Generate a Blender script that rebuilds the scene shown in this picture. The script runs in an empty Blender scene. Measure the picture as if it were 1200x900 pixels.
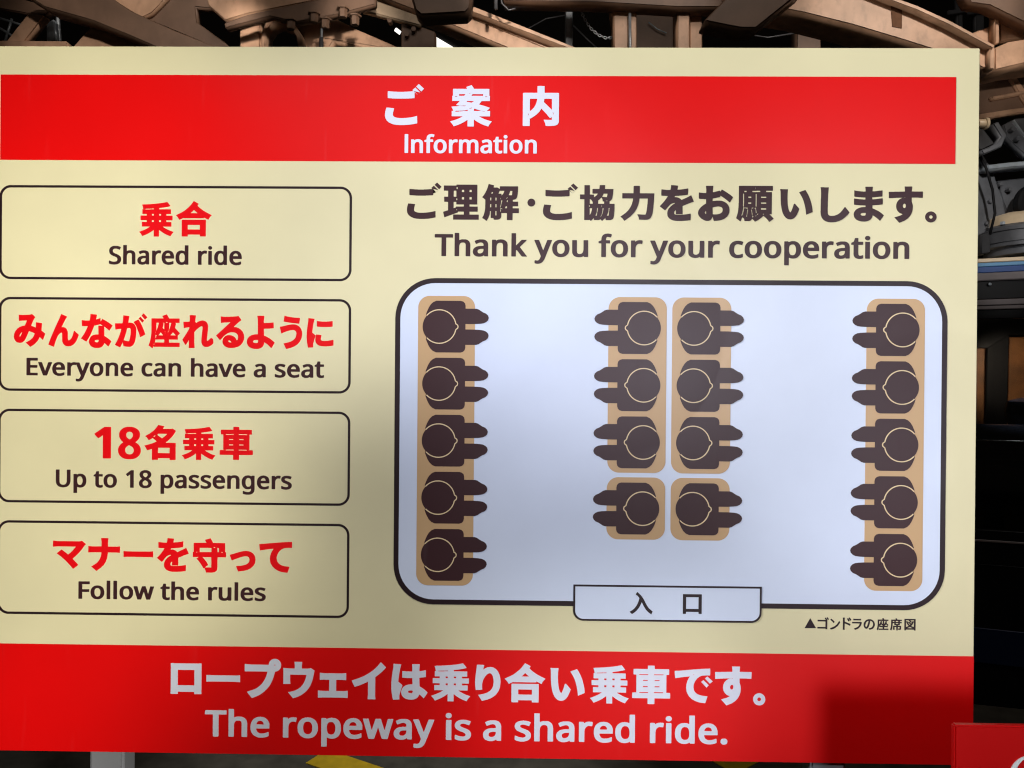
import bpy, math, random
from mathutils import Vector, Matrix
random.seed(7)
S = bpy.context.scene
C = S.collection

# ------------------------------------------------------------------ camera, world, exposure
FLOOR = -0.3
EYE_Z = 1.2                                   # height of the sign's reference line above the floor
CAM_R = ((0.99986322, -0.00834651, 0.01427872), (0.00839468, 0.99995926, -0.00331668), (-0.01425046, 0.00343609, 0.99989255))
CAM_P = Vector((0.01283, -0.89990, EYE_Z + 0.00309))
def cam_to_world(v):                          # camera axes (right, down, forward) -> world
    b = [sum(CAM_R[k][i] * v[k] for k in range(3)) for i in range(3)]
    return Vector((b[0], b[2], -b[1]))
cd = bpy.data.cameras.new('camera'); cam = bpy.data.objects.new('camera', cd); C.objects.link(cam)
cd.sensor_width = 36; cd.lens = 27; cd.clip_start = 0.02; cd.clip_end = 200
rx, ry, rz = cam_to_world((1, 0, 0)), cam_to_world((0, -1, 0)), cam_to_world((0, 0, -1))
cam.matrix_world = Matrix(((rx.x, ry.x, rz.x, CAM_P.x), (rx.y, ry.y, rz.y, CAM_P.y), (rx.z, ry.z, rz.z, CAM_P.z), (0, 0, 0, 1)))
S.camera = cam
W = bpy.data.worlds.new('World'); S.world = W; W.use_nodes = True
W.node_tree.nodes['Background'].inputs[0].default_value = (0.010, 0.0085, 0.007, 1)
W.node_tree.nodes['Background'].inputs[1].default_value = 1.0
S.cycles.filter_width = 1.15
S.view_settings.view_transform = 'Standard'; S.view_settings.look = 'None'
S.view_settings.exposure = 0; S.view_settings.gamma = 1

# ------------------------------------------------------------------ lamps, added to shape the light
def at(u, v, Y):
    d = cam_to_world(((u - 600) / 900, (v - 450) / 900, 1.0))
    return CAM_P + d * ((Y - CAM_P.y) / d.y)
def spot(name, pos, aim, radius, e, soft=0.1, col=(1, 1, 1), blend=1.0):
    """soft-edged spot; e = brightness it gives a white card held at the aim point"""
    pos = Vector(pos); d = Vector(aim) - pos
    l = bpy.data.lights.new(name, 'SPOT'); o = bpy.data.objects.new(name, l); C.objects.link(o)
    l.energy = 39.5 * d.length ** 2 * e; l.color = col; l.spot_blend = blend
    l.spot_size = 2 * math.atan(radius / d.length); l.shadow_soft_size = soft
    o.location = pos; o.rotation_euler = d.to_track_quat('-Z', 'Y').to_euler()
    return o
def area(name, pos, aim, sx, sy, watts, col=(1, 1, 1)):
    pos = Vector(pos); d = Vector(aim) - pos
    l = bpy.data.lights.new(name, 'AREA'); o = bpy.data.objects.new(name, l); C.objects.link(o)
    l.shape = 'RECTANGLE'; l.size = sx; l.size_y = sy; l.energy = watts; l.color = col
    o.location = pos; o.rotation_euler = d.to_track_quat('-Z', 'Y').to_euler()
    return o
FR, FL = (1.0, -2.3, 1.4), (-2.4, -2.0, 2.6)     # added spot origins before the sign: right (inferred key light), high left
FT = (0.1, -1.7, 3.3)  # added overhead spot origin
COOL, WARM, GLARE = (0.985, 1.0, 1.05), (1.005, 0.985, 0.925), (0.98, 1.0, 1.14)  # fitted spot pools; the gaps between them make the sign's dark dome
spot('front_fit_spot', FR, (-0.7, 0, 0.65), 0.3, 0.556, .08, WARM)
spot('front_fit_spot', FR, (-0.7, 0, 1.25), 0.3, 0.391, .08, WARM)
spot('front_fit_spot', FR, (-0.7, 0, 1.55), 0.45, 1.044, .08, WARM)
spot('front_fit_spot', FR, (-0.5, 0, 0.65), 0.45, 0.319, .08, WARM)
spot('front_fit_spot', FR, (-0.5, 0, 0.95), 0.3, 0.560, .08, WARM)
spot('front_fit_spot', FR, (-0.5, 0, 1.1), 0.3, 0.574, .08, WARM)
spot('front_fit_spot', FR, (-0.3, 0, 1.25), 0.22, 0.277, .08, COOL)
spot('front_fit_spot', FR, (-0.3, 0, 1.4), 0.3, 0.546, .08, COOL)
spot('front_fit_spot', FR, (-0.1, 0, 1.1), 0.3, 0.321, .08, GLARE)
spot('front_fit_spot', FR, (-0.1, 0, 1.4), 0.3, 0.526, .08, GLARE)
spot('front_fit_spot', FR, (0.1, 0, 0.8), 0.22, 0.857, .08, COOL)
spot('front_fit_spot', FR, (0.1, 0, 1.25), 0.22, 0.283, .08, GLARE)
spot('front_fit_spot', FR, (0.5, 0, 0.8), 0.24, 0.880, .32, COOL)
spot('front_fit_spot', FR, (0.5, 0, 1.1), 0.3, 0.424, .28, GLARE)
spot('front_fit_spot', FR, (0.5, 0, 1.1), 0.45, 0.232, .28, GLARE)
spot('front_fit_spot', FR, (0.5, 0, 1.55), 0.45, 0.189, .28, COOL)
spot('top_fit_spot', FT, (-0.1, 0, 0.8), 0.22, 0.452, .08, WARM)
spot('side_fit_spot', FL, (0.1, 0, 1.1), 0.22, 0.324, .08, COOL)
spot('side_fit_spot', FL, (0.5, 0, 0.8), 0.3, 0.424, .08, COOL)
spot('side_fit_spot', FL, (0.7, 0, 1.55), 0.8, 1.429, .08, COOL)
# added unseen spots and a fill behind the sign, brightening steelwork, cabin and floor
BACK_TINT = (1.0, 0.88, 0.76)
area('background_lamp', (0.5, 0.5, 3.9), (0.3, 2.6, 2.4), 2.6, 0.5, 16, BACK_TINT)  # added unseen fill behind the sign
def hall(pos, px, Y, radius, e, col=BACK_TINT, soft=.06): spot('background_lamp', pos, at(px[0], px[1], Y), radius, e, soft, col, .7)  # aims one added background spot
hall((2.2, 0.6, 3.5), (1080, 30), 2.4, .62, .85)
hall((0.4, 0.6, 3.1), (600, 36), 2.5, .36, 1.1)
hall((-0.2, 0.6, 2.6), (415, 45), 2.5, .20, .85)
hall((-0.9, 0.7, 2.6), (292, 42), 2.46, .10, 1.3)
hall((-1.2, 0.5, 3.3), (160, 25), 2.5, .60, .50)
hall((0.8, 0.5, 3.4), (770, 35), 2.68, .35, .32)
hall((1.7, 0.5, 2.7), (1185, 235), 2.7, .36, .62, (1, .96, .9))
hall((1.9, 0.6, 2.0), (1180, 318), 2.7, .22, .22, (1, .98, .96))
hall((-0.2, 1.4, 3.0), (470, 893), 2.2, 1.1, .36, (1, .96, .88))  # added spot that brightens the floor and yellow marks
hall((2.33, 2.84, 1.36), (1171, 440), 3.3, .40, 1.1, (1, .9, .75), .03)  # added spot inside the cabin, brightens the wood panel
hall((2.55, 2.98, 1.66), (1178, 512), 2.95, .22, 2.4, (.9, .95, 1), .03)  # added spot under the cabin ceiling for a streak on the seat
hall((1.8, 0.5, 2.4), (1182, 108), 2.75, .24, .30)
# ------------------------------------------------------------------ helpers
def mat(name, col, rough=0.5, metal=0.0, var=0.0, scale=8.0, bump=0.0, spec=0.5, dirt=None):
    m = bpy.data.materials.new(name); m.use_nodes = True; nt = m.node_tree
    b = nt.nodes['Principled BSDF']
    b.inputs['Base Color'].default_value = (*col, 1); b.inputs['Roughness'].default_value = rough
    b.inputs['Metallic'].default_value = metal; b.inputs['Specular IOR Level'].default_value = spec
    if var or bump:
        tc = nt.nodes.new('ShaderNodeTexCoord'); n = nt.nodes.new('ShaderNodeTexNoise')
        n.inputs['Scale'].default_value = scale; n.inputs['Detail'].default_value = 6
        nt.links.new(tc.outputs['Object'], n.inputs['Vector'])
        if var:
            r = nt.nodes.new('ShaderNodeMapRange'); r.inputs[1].default_value = 0.3; r.inputs[2].default_value = 0.7
            r.inputs[3].default_value = 0; r.inputs[4].default_value = 1
            nt.links.new(n.outputs['Fac'], r.inputs[0])
            mx = nt.nodes.new('ShaderNodeMix'); mx.data_type = 'RGBA'
            d = dirt or tuple(c * (1 - var) for c in col)
            mx.inputs['A'].default_value = (*d, 1); mx.inputs['B'].default_value = (*[min(1, c * (1 + var * .5)) for c in col], 1)
            nt.links.new(r.outputs[0], mx.inputs['Factor']); nt.links.new(mx.outputs['Result'], b.inputs['Base Color'])
        if bump:
            bp = nt.nodes.new('ShaderNodeBump'); bp.inputs['Strength'].default_value = bump; bp.inputs['Distance'].default_value = 0.004
            nt.links.new(n.outputs['Fac'], bp.inputs['Height']); nt.links.new(bp.outputs['Normal'], b.inputs['Normal'])
    return m
def streaks(m, amount, col):
    nt = m.node_tree; b = nt.nodes['Principled BSDF']; src = b.inputs['Base Color'].links[0].from_socket
    tc = nt.nodes.new('ShaderNodeTexCoord'); mp = nt.nodes.new('ShaderNodeMapping'); mp.inputs['Scale'].default_value = (26, 26, 17)
    n = nt.nodes.new('ShaderNodeTexNoise'); n.inputs['Scale'].default_value = 1; n.inputs['Detail'].default_value = 5
    r = nt.nodes.new('ShaderNodeMapRange'); r.inputs[1].default_value = .52; r.inputs[2].default_value = .78; r.inputs[3].default_value = 0; r.inputs[4].default_value = amount
    mx = nt.nodes.new('ShaderNodeMix'); mx.data_type = 'RGBA'; mx.inputs['B'].default_value = (*col, 1)
    nt.links.new(tc.outputs['Object'], mp.inputs['Vector']); nt.links.new(mp.outputs[0], n.inputs['Vector']); nt.links.new(n.outputs['Fac'], r.inputs[0])
    nt.links.new(r.outputs[0], mx.inputs['Factor']); nt.links.new(src, mx.inputs['A']); nt.links.new(mx.outputs['Result'], b.inputs['Base Color'])
def print_mat(name, col):                      # ink under one satin laminate
    m = mat(name, col, rough=PRINT_ROUGH, var=0.035, scale=11, bump=.03)
    nt = m.node_tree; b = nt.nodes['Principled BSDF']
    tc = nt.nodes.new('ShaderNodeTexCoord'); n = nt.nodes.new('ShaderNodeTexNoise'); n.inputs['Scale'].default_value = 9
    n.inputs['Detail'].default_value = 8
    r = nt.nodes.new('ShaderNodeMapRange'); r.inputs[3].default_value = PRINT_ROUGH - .03; r.inputs[4].default_value = PRINT_ROUGH + .03
    mp = nt.nodes.new('ShaderNodeMapping'); mp.inputs['Scale'].default_value = (90, 90, 9); mp.inputs['Rotation'].default_value = (0, 0.5, 0)
    n2 = nt.nodes.new('ShaderNodeTexNoise'); n2.inputs['Scale'].default_value = 1.0; n2.inputs['Detail'].default_value = 3
    r2 = nt.nodes.new('ShaderNodeMapRange'); r2.inputs[1].default_value = .62; r2.inputs[2].default_value = .75; r2.inputs[3].default_value = 0; r2.inputs[4].default_value = .10
    ad = nt.nodes.new('ShaderNodeMath'); ad.operation = 'ADD'
    nt.links.new(tc.outputs['Object'], mp.inputs['Vector']); nt.links.new(mp.outputs[0], n2.inputs['Vector']); nt.links.new(n2.outputs['Fac'], r2.inputs[0])
    nt.links.new(tc.outputs['Object'], n.inputs['Vector']); nt.links.new(n.outputs['Fac'], r.inputs[0])
    nt.links.new(r.outputs[0], ad.inputs[0]); nt.links.new(r2.outputs[0], ad.inputs[1]); nt.links.new(ad.outputs[0], b.inputs['Roughness'])
    return m
PRINT_ROUGH = 0.40
M = {
 'cream': print_mat('cream_print', (0.745, 0.672, 0.405)),
 'red': print_mat('red_print', (0.76, 0.0008, 0.001)),
 'red_ink': print_mat('red_lettering', (0.78, 0.001, 0.005)),
 'white': print_mat('white_print', (0.67, 0.73, 0.86)),
 'brown': print_mat('brown_print', (0.042, 0.013, 0.0145)),
 'line': print_mat('line_print', (0.020, 0.008, 0.010)),
 'seat': print_mat('seat_print', (0.56, 0.355, 0.175)),
 'white_ink': print_mat('white_lettering', (0.73, 0.74, 0.83)),
 'thread': print_mat('pale_outline_print', (0.74, 0.56, 0.32)),
 'core': mat('board_core', (0.62, 0.60, 0.52), 0.6),
 'alu': mat('stand_metal', (0.27, 0.27, 0.28), 0.42, 0.2, var=.1, scale=20),
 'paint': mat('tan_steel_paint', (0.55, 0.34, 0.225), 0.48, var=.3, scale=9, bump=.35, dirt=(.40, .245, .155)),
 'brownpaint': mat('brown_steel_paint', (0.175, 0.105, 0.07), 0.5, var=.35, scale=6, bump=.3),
 'shadowbrown': mat('painted_shadow_brown', (0.15, 0.075, 0.042), 0.75, spec=.15, var=.3, scale=20),  # brown of the shadow painted on the curved girder
 'palebar': mat('pale_bar_paint', (0.55, 0.42, 0.29), 0.5, var=.3, scale=12, bump=.2),
 'steel': mat('dull_steel', (0.13, 0.135, 0.15), 0.45, 0.4, var=.3, scale=10, bump=.2),
 'darksteel': mat('dark_steel', (0.025, 0.025, 0.028), 0.5, 0.2, var=.3, scale=10, bump=.2),
 'galv': mat('galvanised_steel', (0.42, 0.47, 0.52), 0.4, 0.5, var=.25, scale=25),
 'black': mat('black_rubber', (0.004, 0.004, 0.005), 0.6, spec=.2),
 'creamcap': mat('cream_cap_paint', (0.62, 0.49, 0.33), 0.38, var=.2, scale=10),
 'blue': mat('blue_stripe_paint', (0.006, 0.06, 0.26), 0.5, var=.15, scale=6),
 'lightblue': mat('light_blue_stripe_paint', (0.10, 0.28, 0.50), 0.5, var=.15, scale=6),
 'cabin': mat('dark_cabin_paint', (0.005, 0.005, 0.006), 0.5, spec=.2, var=.2, scale=4),
 'navy': mat('navy_cabin_paint', (0.004, 0.014, 0.06), 0.4),
 'greytrim': mat('grey_cabin_trim', (0.22, 0.195, 0.20), 0.6, spec=.25, var=.15, scale=15),
 'wood': mat('orange_brown_panel', (0.22, 0.085, 0.022), 0.55, var=.4, scale=9),
 'vinyl': mat('black_seat_vinyl', (0.010, 0.014, 0.024), 0.22, bump=.15, scale=40),
 'wall': mat('dark_wall_paint', (0.03, 0.026, 0.022), 0.8, var=.3, scale=2),
 'floor': mat('dark_floor_coating', (0.085, 0.078, 0.065), 0.7, var=.35, scale=12, bump=.3),
 'yellow': mat('yellow_floor_paint', (0.62, 0.42, 0.015), 0.6, var=.25, scale=18),
}
for k_ in ('paint', 'brownpaint', 'palebar', 'steel'): streaks(M[k_], .38, (.10, .06, .04) if k_ != 'steel' else (.03, .028, .026))
def emis(name, col, s):
    m = bpy.data.materials.new(name); m.use_nodes = True; b = m.node_tree.nodes['Principled BSDF']
    b.inputs['Base Color'].default_value = (*col, 1); b.inputs['Emission Color'].default_value = (*col, 1); b.inputs['Emission Strength'].default_value = s
    return m
M['lamp'] = emis('lit_tube', (1.0, 0.96, 0.88), 1.6)
g = bpy.data.materials.new('tinted_cabin_glass'); g.use_nodes = True; nt = g.node_tree; nt.nodes.clear()
go = nt.nodes.new('ShaderNodeOutputMaterial'); gm = nt.nodes.new('ShaderNodeMixShader'); gt = nt.nodes.new('ShaderNodeBsdfTransparent')
gg = nt.nodes.new('ShaderNodeBsdfGlossy'); gt.inputs[0].default_value = (0.55, 0.53, 0.50, 1); gg.inputs['Roughness'].default_value = 0.05
gm.inputs[0].default_value = 0.06
nt.links.new(gt.outputs[0], gm.inputs[1]); nt.links.new(gg.outputs[0], gm.inputs[2]); nt.links.new(gm.outputs[0], go.inputs[0])
M['glass'] = g

def link(name, me, mats, parent=None):
    o = bpy.data.objects.new(name, me); C.objects.link(o)
    for m in (mats if isinstance(mats, (list, tuple)) else [mats]): me.materials.append(m)
    if parent: o.parent = parent; o.matrix_parent_inverse = Matrix.Translation(-wloc(parent))
    return o
def wloc(o):                                   # every Empty is an unrotated translation
    return o.location if o.parent is None else o.location.copy()
def tag(o, label=None, cat=None, group=None, kind=None):
    if label: o['label'] = label
    if cat: o['category'] = cat
    if group: o['group'] = group
    if kind: o['kind'] = kind
    return o
def thing(name, label, cat, loc, group=None):
    o = bpy.data.objects.new(name, None); C.objects.link(o); o.location = loc; o.empty_display_size = .1
    return tag(o, label, cat, group)
def part(name, me, mats, parent, label=None):  # mesh built in world coordinates, parented without moving
    o = bpy.data.objects.new(name, me); C.objects.link(o)
    for m in (mats if isinstance(mats, (list, tuple)) else [mats]): me.materials.append(m)
    p = parent; off = Vector((0, 0, 0))
    while p is not None: off += p.location; p = p.parent
    me.transform(Matrix.Translation(-off)); o.parent = parent
    if label: o['label'] = label
    return o
def mesh_from(name, verts, faces):
    me = bpy.data.meshes.new(name); me.from_pydata([tuple(v) for v in verts], [], faces); me.validate(); me.update()
    return me
def bevelled(me, w, seg=2, smooth=False):
    import bmesh
    bm = bmesh.new(); bm.from_mesh(me)
    bmesh.ops.recalc_face_normals(bm, faces=bm.faces)
    ed = [e for e in bm.edges if len(e.link_faces) == 2 and e.calc_face_angle(0) > 0.6]
    bmesh.ops.bevel(bm, geom=ed, offset=w, segments=seg, affect='EDGES', clamp_overlap=True)
    bm.to_mesh(me); bm.free(); me.update()
    return me
def box(x0, x1, y0, y1, z0, z1, bev=0.0):
    v = [(x, y, z) for x in (x0, x1) for y in (y0, y1) for z in (z0, z1)]
    f = [(0, 1, 3, 2), (4, 6, 7, 5), (0, 4, 5, 1), (2, 3, 7, 6), (0, 2, 6, 4), (1, 5, 7, 3)]
    me = mesh_from('box', v, f)
    return bevelled(me, bev) if bev else me
def outline(poly, Y, t, bev=0.004, yaw=0.0, pivot=None):
    """a steel plate or box section: its outline at distance Y, t metres deep (holes given as extra loops)"""
    loops = poly if isinstance(poly[0][0], (list, tuple)) else [poly]
    cu = bpy.data.curves.new('o', 'CURVE'); cu.dimensions = '2D'; cu.fill_mode = 'BOTH'; cu.extrude = t / 2
    for L in loops:
        sp = cu.splines.new('POLY'); sp.points.add(len(L) - 1); sp.use_cyclic_u = True
        for p, (u, v) in zip(sp.points, L):
            q = plane_at(u, v, Y, yaw, pivot) if yaw else at(u, v, Y)
            p.co = (((q.x - pivot.x) / math.cos(yaw)) if yaw else q.x, q.z, 0, 1)
    ob = bpy.data.objects.new('o', cu); C.objects.link(ob); bpy.context.view_layer.update()
    dg = bpy.context.evaluated_depsgraph_get()
    me = bpy.data.meshes.new_from_object(ob.evaluated_get(dg)); bpy.data.objects.remove(ob); bpy.data.curves.remove(cu)
    me.materials.clear()
    if yaw:
        c, s = math.cos(yaw), math.sin(yaw)
        for v in me.vertices:
            a, z, h = v.co; h = t / 2 - h
            v.co = (pivot.x + a * c + h * s, pivot.y - a * s + h * c, z)
    else:
        for v in me.vertices:
            x, z, h = v.co; v.co = (x, Y + t / 2 - h, z)
    import bmesh
    bm = bmesh.new(); bm.from_mesh(me); bmesh.ops.remove_doubles(bm, verts=bm.verts, dist=1e-5)
    bmesh.ops.recalc_face_normals(bm, faces=bm.faces)
    if bev:
        ed = [e for e in bm.edges if len(e.link_faces) == 2 and e.calc_face_angle(0) > 1.0]
        bmesh.ops.bevel(bm, geom=ed, offset=bev, segments=2, affect='EDGES', clamp_overlap=True)
    bm.to_mesh(me); bm.free(); me.update()
    return me
def plane_at(u, v, Y, yaw, pivot):
    d = cam_to_world(((u - 600) / 900, (v - 450) / 900, 1.0)); n = Vector((math.sin(yaw), math.cos(yaw), 0))
    return CAM_P + d * ((pivot - CAM_P).dot(n) / d.dot(n))
def lathe(prof, c, axis='Z', n=40):
    v = []; f = []
    for i in range(n):
        a = 2 * math.pi * i / n
        for r, h in prof:
            p = (r * math.cos(a), r * math.sin(a), h)
            if axis == 'Y': p = (p[0], p[2], p[1])
            if axis == 'X': p = (p[2], p[0], p[1])
            v.append(Vector(p) + Vector(c))
    k = len(prof)
    for i in range(n):
        j = (i + 1) % n
        for q in range(k - 1): f.append((i * k + q, j * k + q, j * k + q + 1, i * k + q + 1))
    f.append(tuple(i * k for i in range(n))[::-1]); f.append(tuple(i * k + k - 1 for i in range(n)))
    me = mesh_from('lathe', v, f)
    import bmesh
    bm = bmesh.new(); bm.from_mesh(me); bmesh.ops.recalc_face_normals(bm, faces=bm.faces); bm.to_mesh(me); bm.free()
    for p in me.polygons: p.use_smooth = True
    try: me.set_sharp_from_angle(angle=0.7)
    except Exception: pass
    return me
def tube(pts, r, n=8):
    v = []; f = []; pts = [Vector(p) for p in pts]
    for i, p in enumerate(pts):
        d = (pts[min(i + 1, len(pts) - 1)] - pts[max(i - 1, 0)]).normalized()
        a = d.cross(Vector((0.1, 1, 0.05))).normalized(); b = d.cross(a)
        for k in range(n):
            t = 2 * math.pi * k / n; v.append(p + a * r * math.cos(t) + b * r * math.sin(t))
    for i in range(len(pts) - 1):
        for k in range(n): f.append((i * n + k, i * n + (k + 1) % n, (i + 1) * n + (k + 1) % n, (i + 1) * n + k))
    f.append(tuple(range(n))[::-1]); f.append(tuple((len(pts) - 1) * n + k for k in range(n)))
    me = mesh_from('tube', v, f)
    for p in me.polygons: p.use_smooth = True
    return me
def join(meshes):
    v = []; f = []
    for m in meshes:
        o = len(v); v += [x.co.copy() for x in m.vertices]; f += [tuple(i + o for i in p.vertices) for p in m.polygons]
    return mesh_from('joined', v, f)

# ------------------------------------------------------------------ floor, wall
fl = mesh_from('floor', [(-14, -6, FLOOR), (14, -6, FLOOR), (14, 10, FLOOR), (-14, 10, FLOOR)], [(0, 1, 2, 3)])
tag(link('floor', fl, M['floor']), kind='structure')
tag(link('station_wall', box(-14, 14, 8.0, 8.3, FLOOR, 7), M['wall']), 'unlit dark back wall of the station, behind all the machinery', 'wall')
def floor_mark(poly, label):
    pts = []
    for u, v in poly:
        d = cam_to_world(((u - 600) / 900, (v - 450) / 900, 1.0)); pts.append(CAM_P + d * ((FLOOR + 0.004 - CAM_P.z) / d.z))
    n = len(pts); vv = pts + [p - Vector((0, 0, .003)) for p in pts]
    me = mesh_from('mark', vv, [tuple(range(n)), tuple(range(n, 2 * n))[::-1]] + [(i, (i + 1) % n, n + (i + 1) % n, n + i) for i in range(n)])
    import bmesh
    bm = bmesh.new(); bm.from_mesh(me); bmesh.ops.recalc_face_normals(bm, faces=bm.faces); bm.to_mesh(me); bm.free()
    tag(link('floor_marking', me, M['yellow']), label, 'floor marking', 'yellow markings on the floor below the sign')
floor_mark([(374, 884), (402, 884), (450, 900), (470, 907), (425, 913), (385, 903), (358, 894)], 'wider yellow arrow-shaped floor marking, left of the middle below the sign')
floor_mark([(832, 890), (893, 890.5), (876, 899), (868, 915), (845, 915), (850, 900)], 'narrower yellow floor marking near the right support leg of the sign')

# ------------------------------------------------------------------ the information sign
# sheet coordinates: millimetres, x right and y down from the sign's reference point
def shp(loops, layer, th=0.4):
    """a printed or cut-vinyl shape lying on the board: layer n sits n * 0.4 mm above the board face"""
    cu = bpy.data.curves.new('s', 'CURVE'); cu.dimensions = '2D'; cu.fill_mode = 'BOTH'; cu.extrude = 0.5
    for L in loops:
        sp = cu.splines.new('POLY'); sp.points.add(len(L) - 1); sp.use_cyclic_u = True
        for p, q in zip(sp.points, L): p.co = (q[0], -q[1], 0, 1)
    ob = bpy.data.objects.new('s', cu); C.objects.link(ob); bpy.context.view_layer.update()
    me = bpy.data.meshes.new_from_object(ob.evaluated_get(bpy.context.evaluated_depsgraph_get()))
    bpy.data.objects.remove(ob); bpy.data.curves.remove(cu); me.materials.clear()
    front, back = -0.0004 * layer, -0.0004 * (layer - 1) + 0.0001
    for v in me.vertices:
        x, z, h = v.co; v.co = (x / 1000, front if h > 0 else back, EYE_Z + z / 1000)
    return me
def rrect(x0, y0, x1, y1, r, n=12):
    rr = r if isinstance(r, (list, tuple)) else [r] * 4     # tl, tr, br, bl
    out = []
    for (cx, cy, a0), q in zip(((x0, y0, 180), (x1, y0, 270), (x1, y1, 0), (x0, y1, 90)), rr):
        if q <= 0: out.append((cx, cy)); continue
        ox = cx + (q if cx == x0 else -q); oy = cy + (q if cy == y0 else -q)
        for i in range(n + 1):
            a = math.radians(a0 + 90 * i / n); out.append((ox + q * math.cos(a), oy + q * math.sin(a)))
    return out
def ring(x0, y0, x1, y1, r, w):
    rr = r if isinstance(r, (list, tuple)) else [r] * 4
    return [rrect(x0, y0, x1, y1, r), rrect(x0 + w, y0 + w, x1 - w, y1 - w, [max(q - w, 0) for q in rr])[::-1]]
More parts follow.
